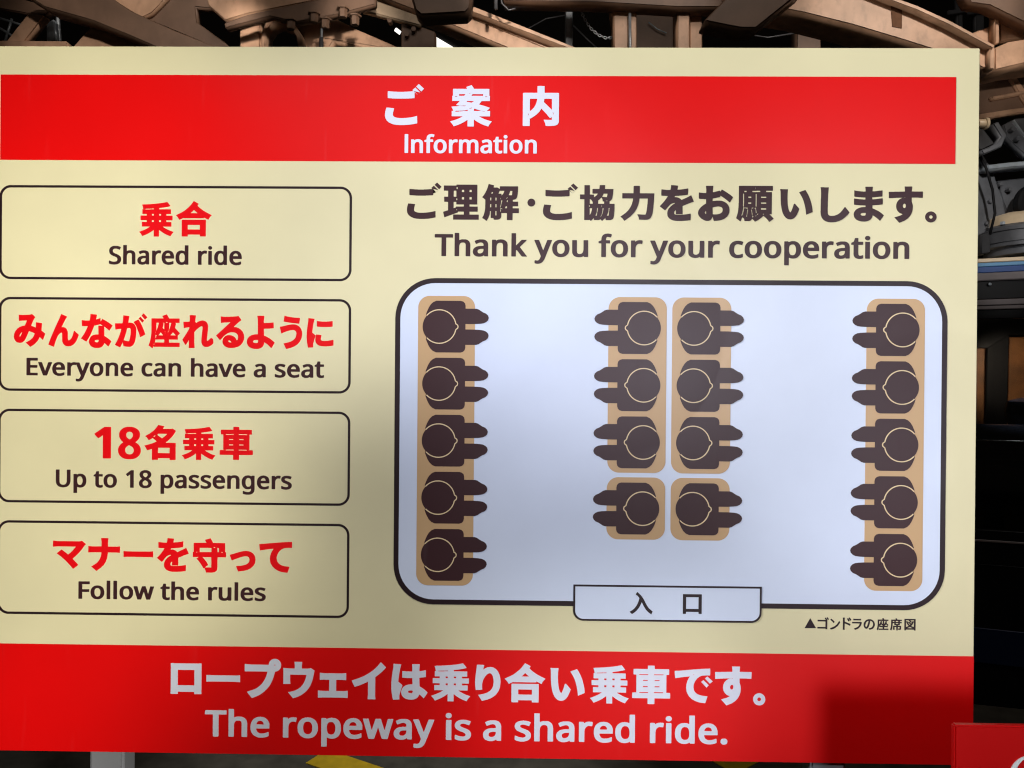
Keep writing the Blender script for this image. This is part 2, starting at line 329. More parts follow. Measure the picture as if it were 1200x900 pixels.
# letter outlines: tenths of a millimetre on the sheet; each row is a closed loop, first point then steps
GL = {
 'heading_jp': [
  [-1357,-3025,8,1,62,0,12,-2,18,0,11,-1,12,-1,51,-7,46,-10,1,-4,0,-29,-1,-6,-1,-43,0,-4,-9,2,-15,4,-47,11,-59,7,-19,0,-11,2,-44,0,-9,-2,-12,0,-25,-5,-16,-6,-8,-7,-5,-4,-4,-8,-2,-13,2,-19,10,-40,3,-6,-1,-4,-12,-2,-9,-1,-43,-5,-15,0,-6,-1,-5,0,-6,19,-6,25,-4,24,-1,23,6,33,17,29,28,23,14,6,23,10,8,3,39,7],
  [-1403,-3333,8,0,124,0,11,-1,24,0,11,-2,16,0,10,-2,14,0,6,-1,9,-1,0,-2,1,-19,-1,-57,0,-2,-2,-1,-11,0,-7,2,-14,0,-9,1,-10,1,-9,1,-18,0,-9,2,-26,0,-13,2,-69,0,-14,-2,-28,0,-32,-3,-16,-1,-5,-1,-12,0,-6,-2,-3,1,-1,2,-1,24,0,35,2,19,9,2,35,2,11,2,19,0],
  [-1195,-3434,34,-30,59,58,-31,28],
  [-1152,-3475,32,-30,61,55,-32,33],
  [-545,-3011,5,1,62,0,5,-1,1,-3,0,-73,1,-5,3,1,16,13,28,17,35,19,35,15,49,16,2,0,1,-1,10,-18,9,-14,21,-24,0,-2,-2,0,-52,-15,-30,-10,-31,-14,-22,-12,-9,-6,-1,-2,8,0,114,0,3,-1,1,-2,0,-55,0,-4,-4,-1,-29,0,-6,-1,1,-1,14,-12,21,-21,0,-2,-53,-18,-56,-16,-15,-4,-4,-2,2,-3,8,-7,22,-28,92,-1,3,-1,1,-3,0,-54,-1,-2,-5,-1,-1,-2,0,-75,0,-3,-5,-1,-173,0,-2,-1,-11,-19,-10,-14,-6,-8,-2,-2,-23,8,-37,14,-1,2,0,2,9,16,-1,1,-1,1,-157,0,-5,1,-1,3,0,75,0,2,-7,1,-1,2,0,54,1,3,3,1,77,0,6,1,-2,4,-20,21,-5,4,-11,11,-1,2,0,3,0,2,2,1,16,2,26,5,-9,3,-18,2,-18,2,-18,0,-8,1,-15,0,-5,2,-10,1,0,2,10,17,7,14,5,14,-1,1,-1,1,-13,0,-2,1,-1,2,0,57,1,2,3,1,116,0,7,0,-3,4,-12,7,-18,10,-28,12,-35,13,-46,13,-2,0,0,2,8,11,12,13,13,19,6,11,2,2,2,0,47,-16,33,-13,40,-22,23,-15,15,-11,2,0,0,4,0,71],
  [-687,-3182,-3,-2,-1,-3,4,-5,5,-2,15,1,11,-2,10,2,18,-2,8,1,7,-2,9,1,12,-2,6,0,38,-8,2,0,1,2,0,10,-3,2,-38,0,-40,5,-18,0,-10,3],
  [-352,-3184,-7,-2,-27,-6,-84,0,-1,-1,-1,-1,0,-23,4,-1,24,7,33,9,25,9,8,0,5,1,16,2,6,0,4,3,1,1,-3,3],
  [-527,-3220,-1,0,0,-2,4,-2,18,-4,9,-2,5,1,0,2,-8,5,-15,2],
  [-599,-3248,-5,-1,-14,0,-7,-1,-5,1,-4,-3,4,-1,23,0,15,-2,19,1,11,2,-15,4],
  [-507,-3289,-49,-10,-3,-1,1,-2,5,-5,3,-1,75,1,1,0,0,2,-7,5,-15,10,-5,2],
  [-695,-3357,0,-2,1,-2,4,-1,16,0,4,1,2,2,0,2,-4,1,-20,0],
  [-344,-3357,-1,-2,1,-1,5,-2,20,0,3,3,0,2,-3,1,-20,0],
  [-646,-3369,-1,-2,0,-14,1,-2,2,-1,63,0,6,1,-2,6,-8,10,-4,2,-52,1],
  [-501,-3369,-1,0,1,-2,2,-4,4,-5,2,-6,4,-2,119,0,3,1,1,2,0,14,-1,2,-1,0],
  [-525,-3395,-10,-4,5,-1,13,1,2,2,-2,2,-3,1],
  [101,-3019,25,1,31,0,24,-1,1,-17,0,-74,2,0,5,5,3,-1,52,-34,20,-17,27,-26,14,-19,10,-17,2,-1,1,0,35,34,5,6,16,17,44,53,3,-1,17,-12,1,0,1,30,-1,2,-1,0,-45,1,-13,-1,-14,0,-8,-1,-13,1,1,5,14,30,5,15,4,20,22,2,37,0,35,-3,13,-2,13,-4,10,-5,9,-6,6,-9,3,-6,3,-7,2,-15,0,-310,-1,-18,-24,-2,-142,0,-2,-1,0,-2,-1,-74,0,-2,-2,0,-24,-1,-33,0,-23,1,-1,19,0,57,-1,2,-1,1,-143,0,-23,2,-1,18,0,348],
  [171,-3140,-7,-11,-2,-5,0,-4,2,-3,2,-2,1,1,1,7,2,9,3,5,-1,3],
  [454,-3153,0,-2,1,-8,-4,-7,-1,-5,1,-6,2,2,5,7,2,9,-1,6,-1,3],
  [184,-3192,-2,0,0,-3,0,-140,4,-1,79,0,2,2,0,5,-7,33,-14,37,-20,30,-26,26],
  [438,-3209,-62,-60,-29,-27,-1,-1,0,-4,5,-34,2,-1,3,0,80,0,3,1,1,121,-1,5]],
 'heading_en': [
  [-873,-2695,4,1,9,0,15,-2,16,-5,13,-9,12,-12,7,-11,6,-15,3,-18,0,-22,-2,-13,-6,-18,-7,-12,-13,-13,-12,-7,-17,-6,-15,-3,-9,0,-6,2,-7,0,-14,4,-10,5,-12,9,-11,14,-6,12,-2,7,-4,21,0,19,4,19,2,7,5,10,6,10,11,11,7,5,15,7,9,2],
  [-348,-2695,5,1,10,0,16,-2,11,-4,12,-7,4,9,2,0,25,0,4,0,1,-2,1,-5,0,-102,-2,-12,-4,-14,-4,-7,-9,-9,-10,-4,-14,-5,-12,0,-5,-1,-9,1,-12,0,-15,4,-16,6,-5,3,-3,4,7,19,3,5,2,2,3,0,12,-6,16,-5,11,-2,7,0,7,2,7,5,2,5,2,11,-1,7,-12,1,-5,1,-17,0,-19,4,-11,4,-6,3,-12,9,-5,7,-5,9,-2,8,0,14,2,12,6,12,7,7,6,4,10,5],
  [-179,-2695,5,1,8,0,14,-2,9,-3,5,-3,1,-2,0,-24,-1,-1,-4,-1,-20,5,-7,-1,-5,-2,-4,-5,-2,-3,-1,-7,0,-81,1,-2,3,-1,30,0,7,-1,1,-1,0,-24,-1,-2,-3,-1,-36,-1,-2,-2,0,-26,-1,-5,-6,-1,-20,1,-2,0,-3,7,-7,24,-2,3,-19,9,-2,4,0,10,2,5,16,1,2,1,1,2,0,81,1,12,3,8,8,14,6,5,11,6,7,2],
  [14,-2695,5,1,10,0,15,-2,12,-4,11,-6,6,-4,8,-7,9,-14,5,-12,4,-16,1,-8,-1,-28,-5,-21,-8,-13,-11,-12,-9,-7,-17,-8,-18,-3,-14,0,-14,2,-11,4,-16,8,-11,10,-6,9,-6,12,-4,19,-1,9,1,26,4,19,7,13,4,6,11,12,8,5,15,7,7,2],
  [-1280,-2698,7,1,29,-1,2,0,2,-6,0,-206,-1,-6,-1,-1,-2,-1,-34,0,-2,1,-2,5,0,207],
  [-1205,-2698,10,1,26,-1,4,0,0,-4,0,-89,2,-11,6,-14,5,-5,10,-5,11,-2,10,2,7,4,5,6,2,7,1,9,0,95,1,5,1,2,5,1,26,0,7,-1,0,-4,0,-108,-2,-12,-4,-11,-4,-7,-6,-6,-13,-7,-11,-4,-13,-2,-12,0,-14,2,-11,4,-11,5,-2,-1,-2,-5,-3,-2,-22,0,-9,1,-1,3,0,150],
  [-1024,-2698,9,1,27,-1,3,0,1,-2,0,-124,1,-2,3,-1,29,0,2,-1,1,-1,1,-6,0,-15,-2,-5,-3,-1,-31,-1,-1,-2,0,-12,4,-12,4,-3,3,-2,9,-1,22,6,5,-10,4,-14,1,-5,-5,-2,-12,-4,-12,-2,-13,0,-14,2,-17,8,-9,8,-7,14,-3,12,-1,19,-1,2,-17,5,-6,3,-1,2,0,16,0,1,4,1,19,1,1,0,1,2,0,122],
  [-761,-2698,10,1,26,-1,3,0,1,-4,0,-84,3,-12,2,-7,6,-9,12,-9,12,-3,22,3,3,-10,1,-14,0,-6,0,-2,-6,-2,-11,-2,-12,0,-17,4,-16,9,-2,0,-2,-7,-1,-2,-2,-1,-24,0,-8,1,-1,3,0,150],
  [-642,-2698,9,1,25,-1,4,0,1,-4,0,-77,2,-19,1,-7,4,-11,7,-7,7,-3,10,-2,9,2,6,4,4,6,2,9,1,105,0,4,11,1,25,-1,4,0,1,-4,0,-91,2,-11,5,-13,4,-4,8,-5,12,-2,9,2,5,4,5,8,1,4,2,10,0,98,0,4,11,1,22,0,5,-1,2,-7,0,-100,-2,-14,-3,-12,-4,-7,-8,-9,-11,-6,-12,-4,-12,-2,-12,0,-18,3,-12,6,-10,7,-3,0,-5,-5,-9,-5,-11,-4,-13,-2,-11,0,-13,2,-7,2,-12,6,-2,0,-3,-6,-2,-1,-24,0,-7,1,-2,7,0,143],
  [-120,-2698,9,1,27,-1,4,0,1,-2,0,-152,-1,-3,-2,-1,-34,0,-3,1,-1,2,0,151],
  [128,-2698,10,1,22,0,6,-1,2,-7,0,-78,0,-12,2,-7,4,-12,8,-8,7,-4,12,-2,11,2,5,2,6,7,3,10,0,105,1,4,10,1,26,-1,3,0,1,-4,0,-107,-4,-19,-5,-10,-9,-9,-10,-6,-7,-3,-20,-4,-11,0,-13,3,-9,2,-13,7,-2,0,-2,-5,-1,-2,-2,-1,-22,0,-9,1,-1,3,0,150],
  [-869,-2726,-6,-2,-8,-3,-5,-5,-5,-7,-4,-12,-1,-9,0,-24,3,-17,6,-11,5,-5,5,-4,5,-2,11,-1,10,2,7,4,5,5,5,7,2,5,4,14,0,27,-4,17,-5,9,-4,4,-5,4,-5,3,-9,2],
  [-338,-2726,-8,-3,-3,-4,-1,-3,-1,-5,1,-9,1,-5,3,-4,8,-5,14,-4,15,0,5,-2,5,1,1,2,0,8,-2,11,-6,12,-6,5,-7,3,-9,3],
  [20,-2726,-8,-2,-5,-2,-7,-6,-3,-5,-6,-18,-2,-22,2,-14,3,-12,7,-12,9,-6,14,-3,8,1,7,3,5,4,6,6,4,7,3,12,2,14,0,9,-4,20,-2,7,-4,7,-4,5,-9,5,-9,3],
  [-107,-2871,10,1,8,-2,6,-4,5,-5,2,-10,-2,-7,-4,-8,-7,-4,-5,-1,-14,0,-7,4,-5,7,-2,9,2,8,4,7]],
 'thanks_jp': [
  [-1109,-1928,8,1,55,0,11,-1,15,-1,21,-1,45,-7,41,-9,0,-3,0,-26,-1,-5,0,-38,-1,-3,-63,14,-51,6,-17,1,-10,1,-39,0,-19,-2,-22,-4,-14,-6,-8,-5,-3,-4,-4,-8,-2,-10,2,-17,9,-36,2,-6,0,-3,-11,-2,-8,0,-38,-5,-14,0,-5,-1,-4,0,-6,17,-5,22,-3,21,-1,20,5,30,15,26,25,20,12,6,20,8,8,3,35,6],
  [-1149,-2201,7,1,110,0,9,-2,22,0,9,-1,36,-2,5,-1,8,-1,1,-2,0,-17,0,-50,-1,-2,-2,-1,-9,0,-6,2,-13,0,-8,1,-33,2,-7,1,-24,0,-11,2,-61,0,-12,-2,-25,0,-29,-3,-14,0,-4,-1,-11,0,-5,-2,-3,1,-1,2,-1,21,0,31,2,17,8,2],
  [-965,-2290,30,-27,52,51,-27,25],
  [-927,-2327,29,-27,53,49,-28,29],
  [-706,-1922,5,1,290,0,5,-1,0,-55,0,-3,-5,-1,-101,0,-2,-1,-1,-1,0,-30,0,-1,2,-1,90,0,3,-1,1,-1,0,-54,-1,-3,-4,-1,-88,0,-2,0,-1,-2,0,-19,0,-2,2,-1,85,0,3,-1,0,-1,0,-226,0,-3,-5,-1,-236,0,-3,1,-1,9,-3,1,-139,0,-5,1,0,3,0,55,4,1,43,0,3,1,1,1,-1,68,-3,1,-39,0,-3,1,-1,1,1,57,3,0,41,1,1,0,1,4,0,93,-2,2,-41,13,-14,6,2,15,10,43,2,5,1,0,22,-8,123,-45,12,-5,0,-7,1,-1,1,-1,65,0,2,1,1,1,0,30,0,1,-2,1,-118,0,-5,1,0,3],
  [-666,-2030,-3,-5,0,-5,2,-3,4,-2,2,2,0,8,-1,3],
  [-701,-2055,-1,-4,0,-68,1,-2,1,0,27,0,3,0,0,28,1,1,1,1,84,0,2,1,1,2,0,19,0,2,-2,0,-89,1,-2,0,0,2,-1,8,-22,8],
  [-666,-2147,-5,-6,-1,-10,2,-4,3,-4,2,-1,3,1,3,5,0,10,0,3,-3,4,-3,2],
  [-605,-2158,-1,-3,1,-24,5,-1,17,0,3,1,1,3,-1,24,-4,1],
  [-516,-2158,-1,-3,1,-24,4,-1,18,0,3,1,1,3,-1,24,-4,1],
  [-701,-2190,-1,-3,1,-66,4,-1,24,0,2,1,1,3,0,66,-5,1,-23,0],
  [-605,-2244,-1,-4,1,-23,5,0,17,0,3,0,1,23,-1,4,-4,0],
  [-516,-2244,-1,-4,1,-23,4,0,18,0,3,0,1,23,-1,4,-4,0],
  [-662,-2277,-3,-2,-3,-3,-1,-13,1,-3,1,-2,4,-2,3,0,2,1,2,3,0,13,-1,6],
  [-317,-1909,3,0,2,-2,17,-30,5,-11,10,-27,3,-14,2,-15,0,-13,3,-2,6,1,2,1,0,1,-2,17,0,60,32,2,3,13,1,5,26,1,24,-2,12,-3,11,-7,10,-10,3,-8,2,-10,0,-35,1,-3,5,-1,55,0,5,1,0,1,0,76,1,3,5,1,55,0,5,-1,1,-80,5,-1,64,0,3,-1,1,-1,0,-50,-1,-3,-4,-1,-65,0,-3,0,0,-2,0,-20,0,-1,5,-1,54,0,3,-1,1,-1,-1,-52,-5,0,-54,0,-3,-1,0,-3,0,-17,15,-2,15,-5,7,-5,6,-6,7,-13,3,-11,5,-33,0,-12,2,-8,0,-21,1,-8,0,-33,-5,-1,-206,0,-2,1,0,2,0,27,-1,1,-1,0,-31,-18,-9,2,-28,0,-4,0,0,-2,6,-23,-1,-1,-27,-7,-31,-7,-3,0,-2,1,-12,43,-7,18,-9,21,-17,31,-9,14,-20,25,2,3,17,12,17,14,1,1,0,3,0,52,-1,7,0,33,-5,38,-5,23,-8,26,-11,21,-3,7,-2,3,0,2,26,15],
  [-212,-1973,0,-3,0,-47,0,-1,2,-1,9,0,2,1,0,1,0,49,0,1,-2,1],
  [-154,-2016,-2,-4,0,-16,0,-3,3,-6,0,-17,-1,-1,-2,-4,0,-10,8,-27,0,-10,2,-7,0,-27,1,-2,1,0,6,2,8,0,0,3,-8,25,0,6,-3,8,-5,24,-6,14,-1,6,18,10,8,3,0,2,-2,0,-15,-1,-4,3,-1,1,2,8,0,15,-1,3,-3,1],
  [-100,-2057,-1,-1,0,-1,11,-21,5,-1,9,1,0,3,0,19,-3,1],
  [-273,-2068,-1,-3,0,-33,2,-1,9,0,2,1,1,1,-1,35,-3,1],
  [-212,-2068,0,-3,0,-33,2,-1,9,0,2,1,0,1,0,35,-4,1],
  [-79,-2130,-1,-2,4,-18,4,-2,3,1,2,1,-1,20,-4,1],
  [-273,-2148,-1,-3,0,-29,4,-1,9,1,1,3,-1,29,-3,1],
  [-212,-2148,0,-3,0,-29,3,-1,9,1,1,3,0,29,-4,1],
  [-150,-2161,-4,-6,-2,-8,0,-7,8,14,0,6,0,2],
  [-79,-2169,-7,-2,-1,-1,14,-15,1,0,2,4,1,6,-6,1,-1,7],
  [-141,-2207,-1,-20,-34,-1,2,-8,11,-24,1,-2,5,1,45,0,3,1,0,4,-5,14,-7,15,-12,15],
  [-48,-2210,-7,-1,-2,-1,0,-1,6,-13,11,-34,4,-1,21,1,1,3,-1,7,-1,13,-1,4,0,8,-4,15,-3,1],
  [-261,-2228,-2,0,0,-2,8,-15,4,-1,11,1,0,3,-6,14,-3,0],
  [204,-2079,5,0,11,-1,15,-7,10,-10,3,-5,5,-11,1,-9,0,-6,-2,-11,-4,-9,-6,-9,-10,-8,-9,-4,-12,-2,-14,1,-11,5,-4,3,-12,13,-5,12,-2,10,2,15,4,10,4,6,7,7,6,4,11,5],
  [487,-1922,7,1,55,0,11,-2,16,0,21,-2,45,-6,41,-10,1,-3,0,-26,-1,-5,-1,-38,0,-4,-8,2,-13,3,-42,10,-52,6,-18,1,-9,1,-40,0,-19,-2,-22,-4,-14,-6,-8,-5,-3,-4,-5,-8,-1,-11,1,-17,9,-35,3,-6,0,-3,-12,-3,-7,0,-38,-4,-15,0,-4,-2,-5,1,-5,17,-6,21,-3,22,-1,20,5,30,16,26,24,20,13,6,20,9,8,2,35,7],
  [446,-2198,7,1,110,0,10,-1,22,0,9,-2,37,-1,4,-2,8,-1,1,-1,1,-17,-1,-51,-1,-2,-1,-1,-10,0,-6,2,-13,0,-8,1,-33,2,-8,1,-23,1,-11,1,-62,0,-12,-1,-26,-1,-28,-2,-14,-1,-5,-1,-11,0,-5,-2,-3,1,-1,2,0,21,0,31,1,17,8,3],
  [631,-2287,31,-27,52,51,-27,25],
  [669,-2325,29,-26,54,49,-28,29],
  [903,-1916,4,1,3,-1,5,-7,22,-23,3,-1,2,5,2,15,0,1,2,1,49,0,16,-5,9,-5,4,5,8,11,4,4,3,-1,35,-34,1,0,2,8,2,15,0,1,3,1,48,0,7,-1,13,-5,9,-5,6,-7,6,-14,5,-28,0,-12,1,-6,0,-16,2,-8,0,-23,1,-8,0,-54,-1,-2,-2,-1,-53,0,-2,0,0,-2,0,-25,1,-3,11,-7,10,-9,6,-11,4,-11,3,-15,4,-31,2,-27,1,-6,0,-12,2,-4,-1,-9,-4,-1,-93,0,-1,-2,0,-10,1,-6,0,-15,2,-4,-1,-8,-4,-1,-58,1,-2,12,0,13,-2,6,0,8,-2,6,-75,0,-4,1,0,3,0,49,4,1,53,0,5,0,0,2,-8,12,-11,12,-13,10,-11,6,-2,-2,0,-26,0,-2,-44,-1,-3,0,-1,-2,0,-106,-5,-1,-53,0,-5,1,0,106,-1,2,-3,0,-44,0,-3,1,0,52,0,1,3,1,45,0,2,1,1,1,0,240,5,1,55,0,3,-1,1,-2,2,0,7,11],
  [1018,-1957,0,-4,4,-14,9,-16,2,-10,4,-12,0,-12,3,-9,1,-28,2,-1,10,0,2,2,-2,9,-5,21,-1,7,-6,24,-6,13,-3,9,-4,8],
  [962,-1976,-3,-1,0,-2,6,-14,8,-25,0,-16,2,-10,-1,-6,2,-11,2,-6,7,0,2,0,0,2,0,16,-3,8,0,9,-2,10,-3,6,-2,25,-3,13,-2,2],
  [1110,-1976,-16,-1,-2,-1,0,-1,7,-16,10,-29,1,-14,2,-11,-1,-6,2,-10,1,-1,7,0,2,1,0,7,-3,9,0,14,-3,13,-1,16,-1,5,0,8,-2,9,-1,6],
  [892,-1985,-1,-6,0,-70,1,-1,3,-1,23,0,2,1,0,1,-3,17,-3,13,-7,21,-7,16,-6,9],
  [1029,-2078,-1,-15,1,-3,2,0,2,0,1,3,0,12,-3,3,-1,1],
  [886,-2079,-3,-4,-1,-9,2,-4,4,-2,3,2,2,3,0,7,-2,5,-3,2],
  [892,-2115,-1,-3,0,-48,1,-1,2,-1,5,0,8,5,13,17,6,13,0,16,0,2,-3,0],
  [988,-2115,-1,-9,2,-8,0,-23,11,-7,9,-8,20,-20,1,1,3,7,6,15,3,15,1,9,9,0,7,2,1,3,-1,23,-4,0,-63,0],
  [1081,-2148,-2,-1,0,-2,3,-1,16,0,2,1,1,2,-1,1,-3,1,-12,0],
  [1075,-2194,-33,-2,-6,-2,0,-2,13,-22,3,-10,1,-2,3,0,41,0,0,5,-1,12,-6,22,-1,1,-2,1],
  [1295,-1919,2,2,5,-3,65,-47,39,-42,6,-7,26,-41,19,-47,10,-44,4,-29,0,-1,3,-1,92,0,1,1,1,1,-1,15,-1,8,0,15,-1,7,0,11,-3,22,0,11,-1,5,-4,32,-5,33,-7,20,-4,6,-3,1,-38,-1,-25,-2,-14,0,-6,-1,-4,0,-2,1,-1,2,0,3,7,13,6,11,4,13,3,17,3,3,30,1,37,1,15,-1,11,-1,15,-4,7,-4,11,-7,8,-9,9,-17,7,-20,6,-32,3,-30,3,-17,1,-30,1,-4,1,-13,1,-7,2,-36,1,-9,0,-16,1,-4,0,-19,2,-8,-1,-22,-5,0,-157,0,-5,-1,-1,-3,0,-80,0,-2,-2,0,-21,-1,-29,0,-20,1,-1,15,-1,70,-4,1,-120,0,-5,0,-1,43,1,18,5,0,117,0,4,1,0,1,-2,19,-11,40,-15,36,-24,36,-3,5,-32,32,-56,40,-3,3,0,1,18,15,9,8],
  [1897,-1921,8,1,62,0,9,-1,18,-1,8,-1,29,-2,36,-5,2,-31,0,-40,-1,-4,-9,0,-14,3,-8,1,-16,3,-40,4,-13,1,-9,1,-50,0,-14,-2,-10,-2,-4,-2,-4,-4,-2,-4,0,-11,1,-6,4,-8,8,-10,7,-5,1,1,0,3,0,16,-1,6,0,19,1,2,5,1,67,0,5,-1,1,-3,0,-34,-1,-5,0,-51,2,-2,13,-6,53,-22,32,-13,29,-10,1,-3,-18,-43,-5,-10,-7,-18,-2,0,-44,24,-66,30,-3,-1,-11,-12,-6,-4,-16,-8,-16,-5,-19,-2,-9,1,-2,0,0,-2,5,-11,3,-2,14,-1,9,-1,17,0,8,-2,32,-2,38,-4,28,-6,2,-20,0,-50,-1,-2,-1,0,-22,4,-7,1,-37,6,-28,3,-26,1,-2,0,0,-2,5,-21,3,-24,-14,-1,-4,-1,-8,0,-8,-2,-10,0,-9,-1,-14,0,-5,-2,-6,0,-2,1,-2,6,0,10,-2,17,-4,21,-2,2,-37,1,-42,-5,-9,0,-4,-2,-11,1,-2,23,0,30,2,18,4,2,68,3,2,1,0,2,-12,20,-24,33,-22,27,-35,37,4,4,27,21,26,19,5,4,1,0,7,-7,3,-5,9,-9,30,-37,11,-10,16,-10,15,-6,18,-3,7,2,-1,1,-29,19,-20,17,-21,23,-6,9,-10,22,-4,29,4,29,11,19,9,10,16,11,18,8,14,5],
  [2251,-1923,7,1,20,-1,10,-3,9,-5,5,-4,9,-10,6,-12,4,-15,2,2,5,13,9,31,2,3,2,1,6,-2,21,0,33,-4,17,-4,24,-8,27,-14,15,-13,9,-9,14,-22,9,-25,3,-29,-4,-30,-13,-27,-21,-23,-26,-15,-22,-8,-11,-2,-10,-1,-9,-1,-34,0,-16,2,-32,5,0,-2,1,-28,7,-2,33,-6,42,-10,5,-1,1,-14,2,-1,9,4,22,15,28,19,31,25,15,14,3,1,15,-22,14,-22,9,-18,-1,-3,-9,-6,-7,-7,-27,-20,-44,-29,-42,-24,-1,0,-7,13,-11,16,-1,-13,-1,-2,-3,0,-47,12,-19,5,-14,2,-1,-1,0,-2,0,-5,1,-27,3,-19,1,-14,1,-5,0,-1,-2,-1,-78,0,-6,1,1,9,1,5,3,32,0,19,-2,18,-30,0,-24,-3,-11,0,-4,-2,-8,0,-4,-1,-3,0,-1,2,-1,22,1,32,1,5,1,11,24,4,27,0,9,2,20,0,3,1,0,47,-2,4,-16,9,-23,16,-18,16,-16,19,-13,22,-3,18,-2,8,5,22,4,9,9,14,13,13,9,9,26,15,19,8],
  [2324,-1999,-1,-2,-1,-46,-1,-5,0,-24,1,-3,13,-4,19,-4,27,-4,9,0,16,2,12,4,10,5,7,7,4,9,1,7,0,11,-2,10,-3,8,-4,5,-6,5,-9,7,-13,6,-29,6,-20,1],
  [2244,-2003,-4,-2,-6,-6,-3,-6,1,-5,4,-8,7,-7,3,-2,2,6,0,29,-1,1],
  [2981,-1915,2,1,5,-3,44,-33,0,-2,-8,-10,-19,-20,-17,-16,-4,-5,21,-1,2,-1,1,-1,0,-253,-1,-1,-3,-1,-61,0,-3,-1,0,-2,3,-10,2,-3,69,0,5,-1,1,-3,-1,-52,-5,0,-383,0,-5,0,0,4,0,193,-2,7,0,35,-1,6,0,13,-2,6,0,11,-4,33,-7,28,-12,38,-1,4,1,2,15,9,18,14,7,7,5,3,3,1,4,-1,16,-44,2,-1,15,8,3,4,3,6,6,22,1,2,1,0,45,1,15,-3,7,-3,8,-6,4,-5,6,-11,1,-1,26,26,5,7,3,2,29,-15,13,-8,31,-23,24,-22,30,26,21,22],
  [2783,-1964,-1,-3,0,-24,-5,-12,-1,-14,-7,-35,0,-4,2,-3,6,5,3,7,3,28,4,14,-2,13,2,6,1,3,4,5,8,5,0,1,-14,8],
  [2711,-1975,8,-20,5,-57,6,-8,5,4,0,10,-7,33,0,7,-4,12,0,19,-3,1,-7,0],
  [2819,-1978,-2,-2,3,-5,8,-3,7,0,-1,4,-6,4,-5,2],
  [2659,-1984,-1,-3,1,-7,5,-15,1,-5,2,-5,2,-16,4,-14,1,-7,3,-13,0,-13,2,-4,-1,-3,-4,-5,0,-3,-1,-19,2,-6,-1,-10,0,-102,1,-7,5,-2,6,3,1,6,0,102,-1,11,0,24,-5,8,0,3,3,4,6,3,39,0,1,2,-1,10,0,2,-11,-4,-18,-4,-7,1,-6,3,-2,3,-1,6,1,5,-2,9,0,8,-7,22,0,3,-3,11,-4,9,-3,6,-4,3],
  [2840,-1993,-3,-15,6,-1,11,0,3,1,-11,11],
  [2912,-2000,-9,-5,-2,-1,1,-1,18,0,5,1,-6,4,-4,2],
  [2828,-2017,-3,-2,-1,-1,-2,-24,-3,-16,-5,-9,-7,-6,10,-2,6,-3,2,0,0,2,1,20,8,33,0,3,-2,3,-1,1],
  [2884,-2058,-1,-2,0,-11,1,-1,1,-1,57,0,3,1,0,1,0,11,0,2,-2,1,-55,0],
  [2776,-2066,-1,-5,0,-6,1,-2,16,0,7,2,-1,2,-6,3],
  [2826,-2088,-5,-8,-1,-6,0,-132,1,-3,5,-2,6,2,0,6,0,134,-1,4],
  [2734,-2125,0,-2,0,-11,0,-2,2,0,31,0,3,0,1,2,0,11,-1,2,-1,0,-32,0],
  [2884,-2127,-1,-2,0,-9,1,-2,1,0,57,0,3,0,0,2,0,9,0,2,-2,1,-55,0],
  [2734,-2193,0,-2,0,-10,0,-2,2,-1,31,0,3,1,1,2,0,10,-1,2,-1,1,-32,0],
  [2884,-2194,-1,-2,0,-9,1,-2,1,-1,57,0,3,1,0,2,0,9,0,1,-2,1,-55,0],
  [2689,-2260,-1,-4,1,-11,23,0,5,1,-1,7,-2,7,-21,0],
  [2780,-2260,0,-2,2,-8,1,-4,2,-1,44,0,8,-2,34,0,4,1,1,2,-2,10,0,2,-2,1,-47,0,-8,1,-34,0],
  [2819,-2296,-1,-2,0,-13,1,-2,1,-1,2,1,1,2,0,13,-1,2,-2,1],
  [3215,-1945,18,1,15,-4,21,-11,15,-15,15,-22,14,-30,10,-25,5,-14,0,-3,-20,-25,-14,-15,-14,-18,-3,-2,-8,1,-4,2,-16,53,-11,27,-9,15,-2,3,-2,1,-4,-3,-3,-3,-8,-14,-8,-21,-7,-36,-3,-24,-3,-49,0,-69,4,-40,1,-5,-1,-4,-3,-1,-64,0,-6,-2,-13,0,-2,1,0,3,3,13,2,17,2,89,3,50,8,54,9,35,5,16,15,30,13,16,10,11,21,13],
  [3410,-2002,1,1,1,0,33,-14,34,-15,4,-2,0,-2,-6,-53,-9,-43,-14,-46,-12,-31,-16,-34,-17,-28,-12,-18,-1,0,-49,17,-21,9,-1,1,28,45,6,11,10,22,12,33,11,41,4,16,6,32,3,30,3,17,0,8],
  [3684,-1914,6,1,23,0,39,-4,40,-12,35,-18,9,-6,23,-19,32,-32,17,-22,1,-5,-46,-57,-3,-3,-2,-1,-4,2,-29,40,-20,22,-20,16,-20,11,-29,10,-29,3,-9,0,-11,-1,-9,-3,-8,-4,-6,-8,-3,-5,-4,-9,-1,-15,0,-52,1,-5,0,-68,1,-5,2,-89,1,-5,1,-20,5,-41,-5,-1,-42,0,-12,-2,-32,0,-2,1,-1,5,2,5,4,30,1,33,-1,52,-1,5,-1,22,0,34,0,4,-1,24,0,56,-1,5,0,12,3,27,2,13,11,29,14,17,7,8,25,15,31,9],
